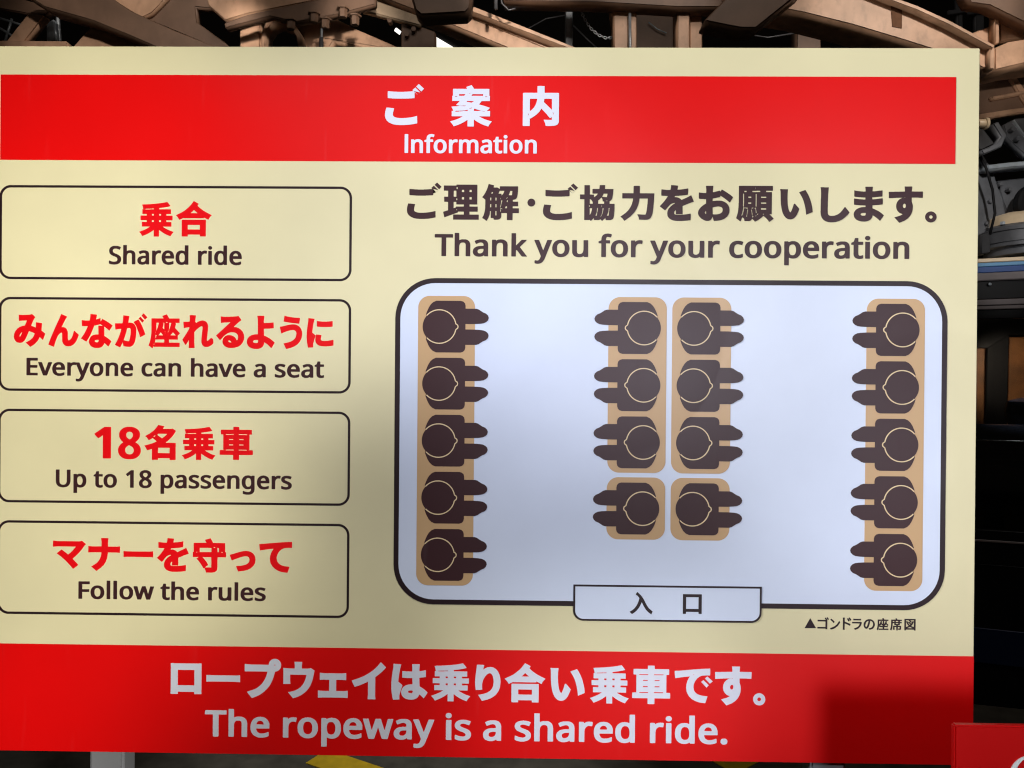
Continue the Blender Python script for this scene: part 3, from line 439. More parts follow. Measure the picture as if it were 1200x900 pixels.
  [4056,-1925,31,1,20,-2,29,-10,19,-13,12,-15,4,-9,5,-14,1,-10,1,-1,17,10,20,14,13,10,19,16,7,7,9,7,2,-2,26,-39,15,-23,-2,-3,-31,-26,-33,-21,-34,-17,-31,-12,-2,-7,0,-25,1,-3,7,-2,17,-1,50,-4,29,-5,7,0,7,-2,1,-2,1,-45,-2,-22,-7,-1,-16,3,-8,0,-43,7,-33,3,-10,0,-2,-1,-1,-3,0,-17,1,-2,2,-1,14,0,7,-1,11,0,8,-2,28,-2,38,-4,7,-2,2,-30,0,-36,-1,-3,-3,-1,-15,3,-10,0,-54,8,-32,2,-2,-1,0,-14,2,-24,2,-4,0,-10,-5,-1,-76,0,-3,1,-1,2,0,8,1,4,1,13,1,25,-1,3,-26,1,-10,-2,-12,0,-54,-6,-25,-5,-3,1,-1,3,2,6,-1,44,2,17,7,1,5,2,46,4,14,0,10,2,18,0,10,1,15,0,3,1,0,1,0,19,0,2,-3,1,-23,0,-8,-2,-34,-1,-33,-5,-7,0,-16,-3,-6,0,-2,1,0,1,0,47,2,22,12,1,5,1,14,2,32,2,8,1,27,0,10,1,21,1,2,0,1,1,0,15,0,2,-41,2,-12,2,-22,6,-24,13,-7,4,-14,15,-11,18,-2,8,-3,17,3,22,9,21,4,4,13,13,6,5,22,10,28,7],
  [4059,-1993,-11,-3,-6,-3,-4,-4,-1,-5,1,-4,6,-6,9,-4,14,-3,26,0,3,0,2,2,0,12,-2,10,-3,4,-5,3,-6,1],
  [4486,-1913,2,1,5,-2,53,-23,37,-25,27,-30,18,-34,9,-34,3,-32,0,-11,-1,-14,-4,-16,-9,-24,0,-35,-1,-5,1,-8,4,-1,70,0,12,2,30,0,6,1,5,0,1,-21,0,-26,1,-5,0,-19,-1,-1,-4,-1,-123,0,-2,-2,5,-55,-6,-1,-76,0,-3,1,-1,3,2,5,0,8,2,18,1,22,-1,2,-57,1,-13,1,-47,0,-13,2,-52,0,-4,1,0,22,1,5,0,25,1,21,2,1,4,-2,21,0,7,-1,14,0,9,-2,21,0,7,-2,24,0,11,-1,41,0,6,-1,9,0,8,-3,3,0,2,1,0,4,-2,1,-5,-1,-7,-2,-5,2,-9,0,-7,2,-16,7,-11,6,-14,12,-10,13,-7,9,-8,23,-3,23,2,24,4,13,6,15,8,10,9,10,15,12,9,3,22,8,-1,1,-6,5,-12,7,-14,6,-15,5,-40,12,-5,2,-1,2],
  [4540,-2083,-6,-3,-6,-6,-2,-6,-2,-10,3,-14,4,-6,6,-5,9,-2,6,2,5,6,3,7,0,12,-2,12,-4,8,-6,5],
  [4844,-1918,8,1,17,-3,14,-6,11,-8,9,-10,6,-11,5,-11,2,-12,-1,-9,-3,-15,-4,-11,-8,-10,-8,-8,-11,-7,-16,-6,-12,-2,-17,2,-10,3,-11,5,-10,8,-9,9,-6,11,-3,8,-3,17,3,21,6,13,10,13,12,9,5,3,11,4],
  [4847,-1962,-6,-2,-7,-5,-4,-7,-1,-7,3,-8,6,-7,7,-3,9,0,10,5,4,5,2,6,0,7,-3,8,-6,5,-9,4]],
 'thanks_en': [
  [276,-1411,6,1,15,0,16,-3,9,-3,9,-4,5,-4,15,-14,5,-7,13,-23,16,-39,62,-158,8,-21,-1,-2,-6,-1,-36,0,-12,1,-2,4,-6,15,-39,101,-2,0,-1,-3,-39,-98,-9,-19,-11,-1,-36,0,-7,1,0,2,5,15,36,85,4,9,31,74,1,5,-1,4,-11,26,-7,9,-6,6,-9,4,-5,1,-9,-1,-7,-1,-15,-1,-3,10,0,19,1,5,2,2,6,2],
  [1629,-1411,7,1,15,0,16,-3,13,-5,14,-9,10,-10,8,-10,9,-17,8,-22,77,-191,3,-9,-1,-2,-7,-1,-35,0,-12,1,-4,6,-40,109,-3,6,-2,1,-48,-120,-4,-2,-4,-1,-43,0,-4,1,-1,2,3,11,72,168,3,9,-8,19,-5,11,-5,8,-7,6,-10,5,-4,1,-9,-1,-22,-3,-3,1,-1,4,0,30,1,2,12,3],
  [3160,-1411,4,1,9,0,34,0,4,-1,1,-4,0,-79,2,-5,22,8,16,2,18,0,15,-2,12,-3,16,-9,17,-16,7,-9,4,-9,6,-15,4,-19,0,-32,-2,-19,-6,-19,-9,-17,-15,-16,-7,-5,-20,-9,-11,-3,-11,-1,-9,-1,-12,1,-9,1,-11,3,-20,9,-2,-2,-2,-7,-3,-1,-31,0,-11,1,-1,4,0,269],
  [-413,-1490,7,1,17,0,16,-2,11,-3,21,-10,1,1,3,8,4,2,34,0,5,-1,1,-2,0,-135,-1,-8,-4,-15,-7,-13,-14,-13,-12,-6,-8,-3,-14,-2,-42,0,-29,7,-12,4,-13,7,-1,4,2,7,6,12,6,12,3,0,10,-3,23,-10,20,-4,5,0,13,3,7,4,5,6,3,9,1,13,-2,3,-9,1,-7,1,-27,1,-15,2,-21,5,-20,11,-14,12,-6,11,-3,11,-2,13,2,17,3,8,4,6,7,10,9,7,16,8,9,2],
  [542,-1490,6,1,18,0,9,-2,9,0,17,-5,19,-10,17,-16,8,-10,7,-17,4,-15,3,-20,0,-17,-2,-4,-1,-13,-5,-17,-9,-17,-10,-13,-7,-7,-9,-6,-18,-9,-18,-4,-11,-1,-12,-1,-9,1,-13,1,-19,5,-12,6,-17,11,-12,15,-9,17,-5,17,-3,15,0,13,0,15,2,13,5,15,9,19,8,10,10,10,14,9,18,8,9,2],
  [756,-1490,8,1,20,0,22,-5,18,-8,2,0,5,8,2,1,31,0,12,-1,1,-4,0,-186,-1,-4,-5,-1,-33,0,-9,0,-5,1,-1,4,0,105,-3,17,-5,15,-3,6,-5,4,-6,5,-6,2,-11,3,-5,0,-6,0,-14,-4,-8,-8,-4,-8,-2,-15,0,-122,-1,-4,-5,-1,-9,0,-34,0,-4,1,-1,4,0,128,1,9,2,12,4,9,4,8,5,7,7,7,15,8,14,4],
  [1226,-1490,6,1,18,0,9,-2,9,0,17,-5,12,-6,8,-5,15,-15,8,-10,8,-17,5,-18,1,-14,0,-18,-2,-19,-5,-17,-9,-17,-10,-13,-8,-7,-9,-6,-18,-9,-18,-4,-11,-1,-11,-1,-9,1,-13,1,-13,3,-19,8,-16,11,-13,15,-9,17,-5,17,-2,17,0,26,2,13,4,15,10,19,8,10,10,10,13,9,18,8,9,2],
  [1896,-1490,6,1,18,0,18,-2,18,-6,9,-4,9,-6,14,-13,8,-10,8,-15,6,-22,1,-8,0,-34,-1,-7,-6,-21,-8,-15,-8,-10,-7,-7,-14,-10,-15,-8,-18,-4,-12,-1,-11,-1,-11,1,-11,1,-19,5,-15,7,-13,10,-7,7,-5,6,-8,13,-8,23,-2,19,0,28,5,21,9,20,10,12,11,11,10,7,12,6,9,3,9,2],
  [2109,-1490,6,1,18,0,9,-2,7,0,13,-3,16,-8,2,0,5,8,2,1,31,0,9,-1,2,-4,1,-5,0,-177,-1,-4,-2,-4,-6,-1,-30,0,-9,0,-4,1,-1,4,0,94,-2,6,-1,20,-2,8,-4,11,-8,9,-11,6,-11,3,-5,0,-7,0,-11,-3,-7,-5,-6,-8,-3,-13,-1,-128,-1,-4,-4,-1,-9,0,-34,0,-4,1,-1,4,0,132,3,20,5,10,4,7,6,6,5,4,7,5,12,6,13,3],
  [2604,-1490,7,1,20,0,9,-2,9,0,11,-3,12,-4,6,-5,1,-2,0,-32,-1,-2,-2,-2,-5,0,-18,7,-18,4,-24,1,-5,-1,-13,-7,-9,-11,-6,-14,-2,-11,-1,-23,1,-13,4,-17,5,-9,5,-6,4,-4,9,-5,14,-3,9,0,11,3,32,8,4,-8,10,-27,-1,-3,-15,-6,-21,-5,-13,-1,-7,-1,-6,0,-9,1,-14,1,-11,3,-11,4,-14,6,-9,7,-9,9,-11,14,-5,13,-4,15,-2,13,-1,26,2,19,3,10,3,9,8,15,11,15,14,10,14,7,9,3,9,2],
  [2784,-1490,6,1,18,0,18,-2,18,-6,9,-4,9,-6,15,-14,7,-9,9,-17,3,-9,2,-13,1,-10,1,-7,0,-6,-1,-9,-1,-15,-6,-21,-8,-15,-12,-15,-8,-6,-9,-6,-16,-8,-18,-4,-11,-1,-11,-1,-11,1,-12,1,-19,5,-16,8,-14,11,-11,13,-10,19,-2,7,-4,19,-1,25,3,22,7,21,9,15,17,17,12,8,10,5,8,3,9,2],
  [3008,-1490,6,1,18,0,18,-2,18,-6,9,-4,9,-6,14,-13,6,-6,11,-21,3,-9,3,-13,0,-8,1,-9,-1,-27,-3,-13,-3,-9,-9,-17,-6,-8,-6,-7,-8,-6,-9,-6,-16,-8,-18,-4,-11,-1,-11,-1,-11,1,-11,1,-20,5,-14,7,-14,10,-13,15,-9,17,-5,19,-3,22,0,12,3,20,8,23,8,15,17,17,12,8,10,5,8,3,9,2],
  [3463,-1490,6,1,25,0,9,-2,11,0,25,-7,10,-5,3,-2,1,-2,0,-34,-3,-2,-2,0,-34,11,-11,2,-16,1,-7,1,-18,-3,-11,-5,-3,-3,-10,-13,-6,-15,-1,-8,1,-2,8,-1,117,0,4,-1,1,-2,0,-32,-3,-18,-5,-14,-4,-9,-6,-8,-14,-13,-7,-5,-14,-7,-15,-4,-11,-1,-9,-1,-12,1,-11,1,-12,3,-12,5,-10,6,-11,7,-8,10,-12,17,-7,21,-3,17,0,30,3,17,5,15,8,15,11,13,17,12,13,6,9,3,11,3],
  [3795,-1490,6,1,18,0,9,-2,6,0,14,-3,18,-10,2,-1,4,11,3,1,33,0,5,-1,1,-2,2,-7,0,-121,-3,-19,-3,-11,-8,-15,-6,-6,-5,-4,-18,-9,-16,-3,-45,0,-13,3,-21,6,-18,8,-2,3,3,9,11,23,6,0,12,-5,24,-8,14,-3,9,0,13,4,5,4,4,6,3,15,0,6,-1,2,-2,1,-7,1,-6,1,-25,0,-9,2,-9,1,-18,4,-13,5,-18,13,-8,9,-4,8,-4,13,-1,15,3,15,5,12,13,14,7,5,9,5,9,2],
  [4017,-1490,6,1,15,0,16,-2,11,-3,7,-4,1,-2,0,-28,-1,-3,-2,-2,-2,0,-25,6,-9,0,-5,-1,-7,-4,-4,-7,-3,-17,0,-94,1,-2,5,-1,38,0,11,-1,1,-2,0,-30,-1,-2,-5,-1,-44,0,-5,-1,-1,-2,0,-37,-1,-2,-9,-1,-25,0,-2,1,-4,9,-11,32,-3,2,-20,9,-5,4,-1,19,1,2,3,1,20,0,3,1,1,2,0,103,2,15,4,12,7,11,7,6,7,5,16,6],
  [4270,-1490,6,1,18,0,18,-2,13,-4,16,-8,9,-6,10,-9,12,-17,7,-15,5,-21,1,-6,0,-28,-3,-15,-5,-17,-9,-17,-11,-13,-18,-13,-12,-6,-20,-5,-11,-1,-11,-1,-11,1,-11,1,-18,4,-18,9,-9,6,-8,7,-10,13,-8,15,-4,13,-2,11,-1,8,0,30,1,6,5,20,11,21,13,15,14,10,20,9,11,3],
  [-839,-1494,11,1,36,0,5,-1,1,-4,1,-5,0,-202,1,-4,5,-1,63,0,9,-1,1,-5,0,-32,-1,-2,-7,-1,-197,0,-7,1,-2,9,0,21,0,4,2,5,9,1,63,0,5,1,1,2,0,209],
  [-685,-1494,5,1,9,0,29,0,7,-1,2,-4,1,-5,0,-96,0,-14,3,-11,5,-13,5,-6,4,-3,7,-4,6,-2,12,-1,13,0,11,5,6,7,4,13,0,130,1,4,12,1,36,0,4,-1,1,-2,0,-132,-3,-17,-4,-11,-6,-11,-15,-13,-13,-7,-16,-4,-43,0,-11,3,-18,6,-1,-4,-1,-72,-2,-7,-2,-1,-43,0,-4,1,-2,2,0,265],
  [-247,-1494,4,1,9,0,34,0,4,-1,1,-4,0,-111,3,-13,2,-6,5,-11,7,-7,7,-4,7,-2,13,-1,11,0,11,5,4,5,3,4,3,11,1,12,0,113,2,7,1,2,7,1,33,0,9,-1,1,-4,0,-135,-5,-21,-7,-13,-7,-7,-9,-6,-16,-8,-13,-3,-13,-1,-7,-1,-7,0,-6,1,-14,1,-16,5,-13,7,-2,-1,-3,-7,-4,-2,-29,0,-11,1,-1,4,0,186],
  [-19,-1494,5,1,9,0,29,0,7,-1,2,-4,0,-5,0,-59,4,-6,5,-2,2,1,5,7,48,62,7,6,7,1,47,0,5,-1,0,-2,-84,-107,0,-2,2,-2,71,-70,7,-9,-1,-2,-4,-1,-14,0,-33,0,-8,1,-15,15,-5,6,-33,32,-5,7,-6,4,-1,-2,-1,-5,0,-125,-1,-7,-1,-2,-3,-1,-42,0,-5,1,-1,2,0,265],
  [1032,-1494,10,1,33,0,7,-1,1,-2,2,-7,0,-147,1,-2,3,-1,40,0,2,-1,1,-4,0,-28,-1,-2,-4,-1,-41,-1,-1,-2,0,-17,3,-7,4,-8,8,-5,9,0,24,6,7,0,3,-3,4,-9,5,-15,0,-6,-1,-3,-11,-4,-11,-3,-9,0,-7,-2,-11,0,-22,3,-9,2,-9,5,-10,6,-6,6,-9,15,-3,9,-2,10,-1,20,-1,4,-31,11,-1,2,0,17,1,4,4,1,25,0,2,1,1,2,0,152],
  [1378,-1494,4,1,9,0,34,0,4,-1,1,-4,0,-105,3,-13,3,-8,4,-7,7,-8,7,-5,11,-6,23,-1,9,2,9,1,2,-10,3,-19,0,-9,-1,-2,-9,-3,-11,-1,-7,-1,-9,0,-7,1,-6,1,-9,2,-14,7,-9,6,-2,0,-3,-10,-1,-2,-3,-1,-31,0,-11,1,-1,4,0,186],
  [2276,-1494,5,1,9,0,34,0,4,-1,1,-4,0,-107,5,-17,4,-9,7,-8,15,-9,6,-2,7,-1,16,1,13,2,2,-1,6,-31,0,-6,-1,-2,-9,-3,-11,-1,-7,-1,-9,0,-7,1,-6,1,-12,3,-22,12,-2,-1,-2,-11,-3,-1,-31,0,-12,1,-1,4,0,186],
  [3597,-1494,4,1,9,0,34,0,5,-1,1,-4,0,-105,2,-13,3,-8,4,-7,7,-8,7,-5,11,-6,23,-1,9,2,9,1,2,-10,2,-15,1,-13,-1,-2,-9,-3,-11,-1,-7,-1,-9,0,-6,1,-7,1,-9,2,-11,6,-12,7,-2,0,-1,-1,-2,-9,-1,-2,-3,-1,-31,0,-11,1,-1,4,0,186],
  [4097,-1494,11,1,36,0,4,-1,1,-2,0,-188,-1,-4,-2,-1,-45,0,-4,1,-1,2,0,188],
  [4422,-1494,4,1,9,0,29,0,7,-1,2,-4,1,-5,0,-98,1,-12,2,-11,5,-13,5,-6,4,-4,7,-3,7,-2,13,-1,11,0,11,5,4,5,3,6,3,11,1,128,1,4,4,1,9,0,34,0,4,-1,1,-4,0,-130,-2,-15,-3,-11,-5,-8,-10,-13,-10,-6,-16,-7,-11,-3,-13,-1,-7,-1,-7,0,-6,1,-14,1,-15,5,-14,7,-2,0,-3,-7,-2,-2,-2,-1,-29,0,-11,1,-1,4,0,186],
  [-400,-1528,-6,-2,-5,-4,-3,-5,-2,-6,0,-11,2,-6,4,-7,8,-5,22,-6,32,-1,1,4,0,15,-3,10,-7,12,-9,7,-9,4,-9,2],
  [551,-1528,-14,-4,-6,-5,-6,-6,-6,-11,-3,-8,-2,-13,-1,-17,1,-17,2,-11,3,-8,6,-11,8,-7,13,-7,23,0,9,3,8,6,10,13,5,13,2,11,0,32,-2,11,-4,12,-7,11,-5,4,-7,5,-12,4,-6,1],
  [1234,-1528,-13,-4,-6,-5,-6,-6,-6,-11,-3,-8,-3,-13,0,-15,1,-19,5,-19,6,-11,7,-7,14,-7,22,0,9,3,9,6,10,13,4,13,3,13,0,30,-3,11,-4,12,-7,11,-4,4,-8,5,-11,4,-7,1],
  [1905,-1528,-9,-2,-9,-5,-7,-6,-6,-8,-4,-13,-2,-11,-1,-28,1,-10,7,-22,5,-7,5,-5,7,-5,8,-3,22,0,9,3,7,5,8,8,6,11,3,10,2,15,0,22,-5,21,-7,15,-3,4,-6,4,-9,5,-11,3],
  [2792,-1528,-11,-3,-8,-6,-7,-6,-6,-13,-5,-17,0,-26,0,-12,6,-17,6,-11,6,-6,6,-5,9,-3,22,0,10,3,8,7,6,6,5,11,6,23,0,26,-5,19,-3,9,-9,11,-7,6,-6,2,-12,3],
  [3016,-1528,-11,-3,-8,-6,-6,-6,-7,-13,-5,-17,0,-26,1,-10,2,-11,3,-8,6,-11,6,-6,6,-4,9,-4,22,0,10,3,8,7,6,6,5,11,6,23,0,26,-3,13,-5,15,-9,11,-9,6,-11,4,-7,1],
  [3247,-1528,-11,-3,-5,-3,-7,-7,-6,-11,-3,-10,-3,-15,1,-32,2,-13,4,-13,5,-6,5,-5,14,-7,22,0,7,3,7,5,5,6,5,8,6,22,1,28,-1,10,-6,22,-10,13,-9,6,-7,2,-7,1],
  [3808,-1528,-10,-4,-4,-7,-1,-4,-1,-9,1,-6,3,-6,3,-5,9,-5,11,-4,11,-2,31,-1,1,2,0,6,-2,15,-3,9,-5,8,-9,7,-15,6,-14,1],
  [4278,-1528,-9,-2,-11,-7,-3,-2,-6,-8,-3,-7,-4,-13,-3,-17,0,-17,3,-12,4,-15,4,-9,6,-7,8,-6,10,-3,22,0,11,5,7,5,8,10,4,11,2,9,2,12,1,7,0,6,-1,7,-2,12,-5,17,-3,7,-8,8,-6,5,-8,3,-9,2],
  [3435,-1617,-1,-1,-1,-2,4,-11,3,-6,5,-6,6,-6,6,-3,14,-3,14,3,5,2,5,5,6,8,5,13,0,4,0,2,-6,1],
  [4113,-1707,8,1,13,-1,8,-5,8,-8,2,-6,-1,-15,-2,-5,-7,-7,-12,-4,-15,0,-12,4,-6,7,-3,9,-1,8,2,7,2,4,4,4]],
 'b1_jp': [
  [-4237,-1703,4,1,53,0,4,-1,1,-73,1,-3,1,0,31,22,30,19,28,14,42,17,3,0,17,-27,20,-23,-1,-2,-43,-15,-24,-10,-42,-23,-13,-10,-2,-3,6,0,87,0,5,-1,0,-52,-5,-1,-51,0,-3,-1,-1,-1,0,-17,1,-1,1,-1,67,0,3,-1,1,-1,0,-48,-1,-3,-4,-1,-64,0,-3,-1,-1,-1,0,-15,1,-2,1,0,49,0,3,-1,0,-54,-4,-1,-132,0,-3,0,-1,-2,0,-10,2,-2,54,-7,49,-9,29,-8,-4,-6,-13,-18,-20,-24,-11,1,-34,7,-37,6,-52,6,-51,5,-35,2,-10,1,-53,2,-4,1,-12,1,9,25,2,12,0,6,2,6,2,2,22,1,6,-3,14,0,8,-1,24,0,8,-2,6,2,11,0,8,-2,15,0,3,2,0,6,-3,1,-33,0,-8,1,-53,1,-7,-3,-23,0,-9,1,0,54,3,1,45,0,2,0,1,2,0,15,-1,1,-3,1,-64,0,-4,1,-1,3,0,48,1,1,3,1,66,0,2,1,1,1,0,17,-1,1,-3,1,-49,0,-4,1,0,52,3,1,85,0,5,0,-2,3,-9,7,-19,12,-21,11,-32,14,-40,14,-2,2,22,23,15,24,4,1,40,-16,26,-13,30,-18,25,-17,9,-8,2,0,0,3],
  [-4261,-1875,0,-3,0,-16,5,-1,15,0,3,1,0,19,-4,1],
  [-4174,-1875,-1,-3,1,-16,4,-1,15,0,3,1,0,19,-4,1],
  [-4261,-1950,0,-3,0,-15,19,0,4,0,0,15,0,3,-4,1],
  [-4174,-1950,-1,-3,1,-15,18,0,4,0,1,15,-1,3,-4,1],
  [-3905,-1706,20,1,48,0,2,-1,0,-1,0,-20,4,-1,138,0,2,1,0,18,1,2,1,0,64,0,4,0,1,-18,0,-159,-1,-18,-4,-1,-275,0,-5,1,-1,18,0,162],
  [-3833,-1788,-1,-1,-1,-2,0,-47,1,-4,4,0,134,0,5,1,0,50,0,2,-2,1],
  [-3935,-1902,2,0,10,-4,37,-18,1,3,4,1,232,0,3,-1,1,-9,3,1,48,24,3,0,2,-1,6,-13,9,-14,14,-16,8,-7,1,-3,-43,-21,-34,-18,-28,-17,-26,-19,-24,-20,-14,-16,12,-19,1,-3,-18,-10,-40,-21,-33,45,-18,18,-3,5,-36,31,-31,22,-30,18,-42,20,-17,9,1,3,17,17],
  [-3800,-1981,-1,0,1,-2,38,-35,41,37,-7,0]],
 'b1_en': [
  [-4718,-1370,5,1,17,0,6,-2,8,0,18,-5,14,-7,9,-7,10,-12,4,-8,2,-7,2,-10,0,-13,-4,-16,-6,-11,-11,-10,-17,-11,-15,-7,-20,-7,-16,-9,-7,-7,-2,-6,-2,-9,2,-9,4,-7,7,-5,7,-3,23,0,16,4,25,9,3,-7,7,-19,1,-6,-1,-1,-11,-6,-21,-6,-14,-2,-31,0,-13,2,-14,6,-14,9,-9,9,-6,13,-3,10,0,18,4,16,6,11,11,11,10,7,17,8,28,11,6,3,11,8,3,5,2,6,1,7,-1,7,-2,5,-3,6,-8,5,-16,4,-16,1,-12,-2,-16,-4,-24,-10,-2,1,-2,10,0,22,2,4,5,3,18,6,10,2],
  [-4382,-1370,5,1,10,0,16,-3,7,-2,16,-9,2,0,1,6,2,3,2,1,27,0,3,-1,1,-2,-1,-123,-3,-11,-7,-12,-7,-7,-15,-7,-10,-3,-12,0,-7,-2,-9,2,-11,0,-16,4,-11,4,-13,7,-1,2,1,4,10,23,4,0,24,-10,14,-3,8,-1,8,2,4,2,4,4,4,8,1,14,0,2,-14,1,-6,1,-16,0,-12,2,-15,5,-13,6,-7,5,-6,6,-4,7,-5,15,0,16,3,12,3,7,11,12,5,5,16,5],
  [-4070,-1370,4,1,13,0,9,-2,10,0,25,-8,5,-3,2,-1,1,-2,-1,-28,-2,-2,-3,0,-23,8,-13,3,-23,1,-7,-2,-10,-6,-8,-9,-5,-13,-2,-9,1,-2,5,0,93,0,4,-1,1,-2,0,-20,-3,-19,-3,-11,-6,-13,-5,-7,-9,-9,-5,-4,-11,-5,-12,-4,-7,0,-7,-2,-9,0,-5,2,-7,0,-14,4,-14,9,-10,9,-7,9,-7,15,-5,17,-2,20,2,20,2,12,9,20,6,9,10,9,16,9,16,5],
  [-3913,-1370,11,1,14,-2,9,-3,14,-7,2,1,2,6,1,1,30,0,4,-1,1,-2,0,-221,-1,-4,-4,0,-26,-1,-11,1,0,4,-1,62,0,3,-2,0,-16,-6,-16,-3,-9,0,-5,2,-7,0,-7,2,-7,3,-14,9,-8,8,-5,7,-6,13,-4,14,-2,11,-1,28,3,17,4,16,8,14,16,16,10,5,11,4],
  [-3456,-1370,12,1,14,-2,9,-3,14,-7,2,1,1,6,2,1,30,0,4,-1,0,-2,0,-221,0,-4,-4,0,-26,-1,-11,1,-1,4,0,62,-1,3,-1,0,-16,-6,-16,-3,-9,0,-5,2,-7,0,-7,2,-11,5,-10,7,-10,10,-10,18,-4,14,-2,15,0,24,4,24,4,12,12,18,11,9,9,5,12,4],
  [-3269,-1370,4,1,13,0,9,-2,10,0,16,-4,14,-7,2,-1,1,-2,-1,-28,-2,-2,-3,0,-23,8,-13,3,-23,1,-7,-2,-10,-6,-8,-9,-3,-7,-3,-9,0,-8,5,0,93,0,4,-1,1,-2,0,-23,-3,-16,-2,-9,-3,-9,-6,-9,-9,-11,-10,-7,-12,-6,-9,-2,-7,0,-7,-2,-9,0,-5,2,-7,0,-14,4,-14,9,-10,9,-8,11,-8,18,-3,16,0,12,-1,6,1,5,0,13,2,12,9,20,5,7,11,11,16,9,16,5],
  [-4597,-1374,10,1,27,0,3,-1,1,-3,0,-91,2,-13,6,-14,5,-6,11,-5,11,-2,12,2,5,3,4,4,4,11,1,7,0,100,1,5,1,2,1,1,8,0,26,0,3,-1,1,-2,0,-114,-2,-12,-3,-9,-6,-9,-9,-9,-5,-3,-9,-4,-11,-3,-21,-2,-5,2,-9,0,-21,7,-1,-4,0,-63,-1,-2,-1,0,-36,0,-3,0,-1,2,0,222],
  [-4254,-1374,11,1,26,0,4,-1,0,-3,0,-88,2,-11,3,-7,8,-12,11,-8,13,-3,22,3,4,-21,1,-11,-1,-1,-5,-3,-13,-2,-12,0,-14,3,-14,7,-5,4,-2,1,-3,-9,-1,-1,-1,-1,-25,0,-9,1,-1,3,0,156],
  [-3710,-1374,11,1,26,0,4,-1,0,-3,0,-88,2,-11,3,-7,3,-5,6,-8,12,-8,11,-2,22,3,5,-24,0,-8,-1,-1,-5,-3,-13,-2,-12,0,-17,5,-9,5,-7,4,-2,1,-3,-9,-1,-1,-1,-1,-25,0,-9,1,-1,3,0,156],
  [-3587,-1374,7,1,28,0,4,-1,1,-2,0,-157,-1,-3,-2,-1,-35,0,-2,1,-2,5,0,150],
  [-4374,-1402,-7,-4,-1,-2,-3,-3,-2,-8,0,-3,3,-9,5,-7,7,-4,14,-4,16,0,5,-2,4,1,1,3,0,17,-3,7,-5,8,-7,5,-7,3,-7,2],
  [-3905,-1402,-8,-2,-6,-5,-5,-4,-4,-9,-4,-14,-1,-27,1,-9,3,-13,2,-7,5,-7,9,-7,11,-2,13,2,5,2,7,6,3,6,5,13,1,9,1,32,-4,16,-6,11,-7,5,-5,2,-9,2],
  [-3448,-1402,-7,-2,-5,-3,-5,-4,-4,-8,-6,-17,-2,-18,3,-23,6,-16,5,-8,7,-4,12,-3,12,2,5,2,8,6,3,6,4,13,2,11,0,30,-2,11,-2,7,-3,5,-4,5,-5,4,-6,2,-9,2],
  [-4095,-1477,-1,-2,3,-11,7,-11,6,-4,13,-4,5,1,7,2,7,4,4,5,3,7,3,11,-1,2,-4,0,-47,0],
  [-3295,-1477,0,-2,3,-11,7,-11,6,-4,13,-4,5,1,7,2,7,4,4,5,3,7,3,11,-1,2,-4,0,-47,0],
  [-3575,-1552,8,1,8,-1,6,-4,7,-7,2,-9,-2,-9,-4,-7,-7,-5,-5,-1,-14,0,-8,4,-4,6,-3,10,1,7,3,6,4,4]],
 'b2_jp': [
  [-5699,-392,2,1,1,-1,31,-19,12,-8,18,-16,22,-24,13,-20,13,-27,2,0,4,2,28,27,4,1,2,-1,23,-58,4,-14,-14,-12,-32,-24,5,-56,1,-18,-1,-14,-7,-2,-35,-5,-9,0,-4,-1,-8,0,-5,-2,-2,1,-1,2,1,4,0,47,0,7,-2,1,-24,-9,-31,-9,-2,-1,0,-3,28,-66,5,-10,17,-24,-1,-1,-24,-23,-12,-11,-3,-1,-24,7,-15,1,-18,1,-6,1,-22,0,-9,1,-25,0,-8,-1,-19,0,-4,-2,-5,0,-2,1,0,2,0,9,1,4,0,15,2,43,7,1,4,-2,12,0,22,-3,15,0,9,-1,24,-1,2,1,-24,58,-7,2,-19,3,-35,13,-27,18,-22,26,-14,29,-3,10,-4,29,3,21,3,11,5,11,8,12,15,12,7,4,10,3,16,3,8,0,11,-2,9,-2,14,-8,11,-9,7,-7,8,-12,11,-22,8,-18,24,-58,4,0,21,6,30,11,15,8,1,3,-4,9,-7,17,-14,22,-16,16,-20,15,-43,25,-2,2,17,17],
  [-5823,-509,-1,-1,-1,-2,-1,-11,2,-9,5,-12,11,-13,11,-8,3,-2,0,2,-2,7,-11,25,-11,18],
  [-5420,-395,5,1,1,-3,4,-15,14,-48,11,-30,11,-26,13,-21,6,-7,12,-10,8,-5,8,-2,4,0,2,2,2,5,1,7,2,79,1,13,6,17,9,13,5,6,9,8,19,8,16,2,12,0,21,-3,8,-3,23,-12,18,-17,5,-6,15,-23,14,-30,13,-40,0,-3,-7,-8,-42,-38,-3,-2,-4,2,-14,52,-9,22,-8,14,-10,13,-11,8,-11,3,-4,0,-3,-2,-2,-8,-1,-11,-1,-69,-2,-15,-5,-16,-11,-17,-13,-10,-14,-6,-11,-2,-15,0,-2,-1,7,-16,26,-51,20,-39,10,-14,0,-2,-37,-18,-31,-13,-3,4,-16,42,-32,67,-54,123,-24,60,-23,64,1,2,6,3],
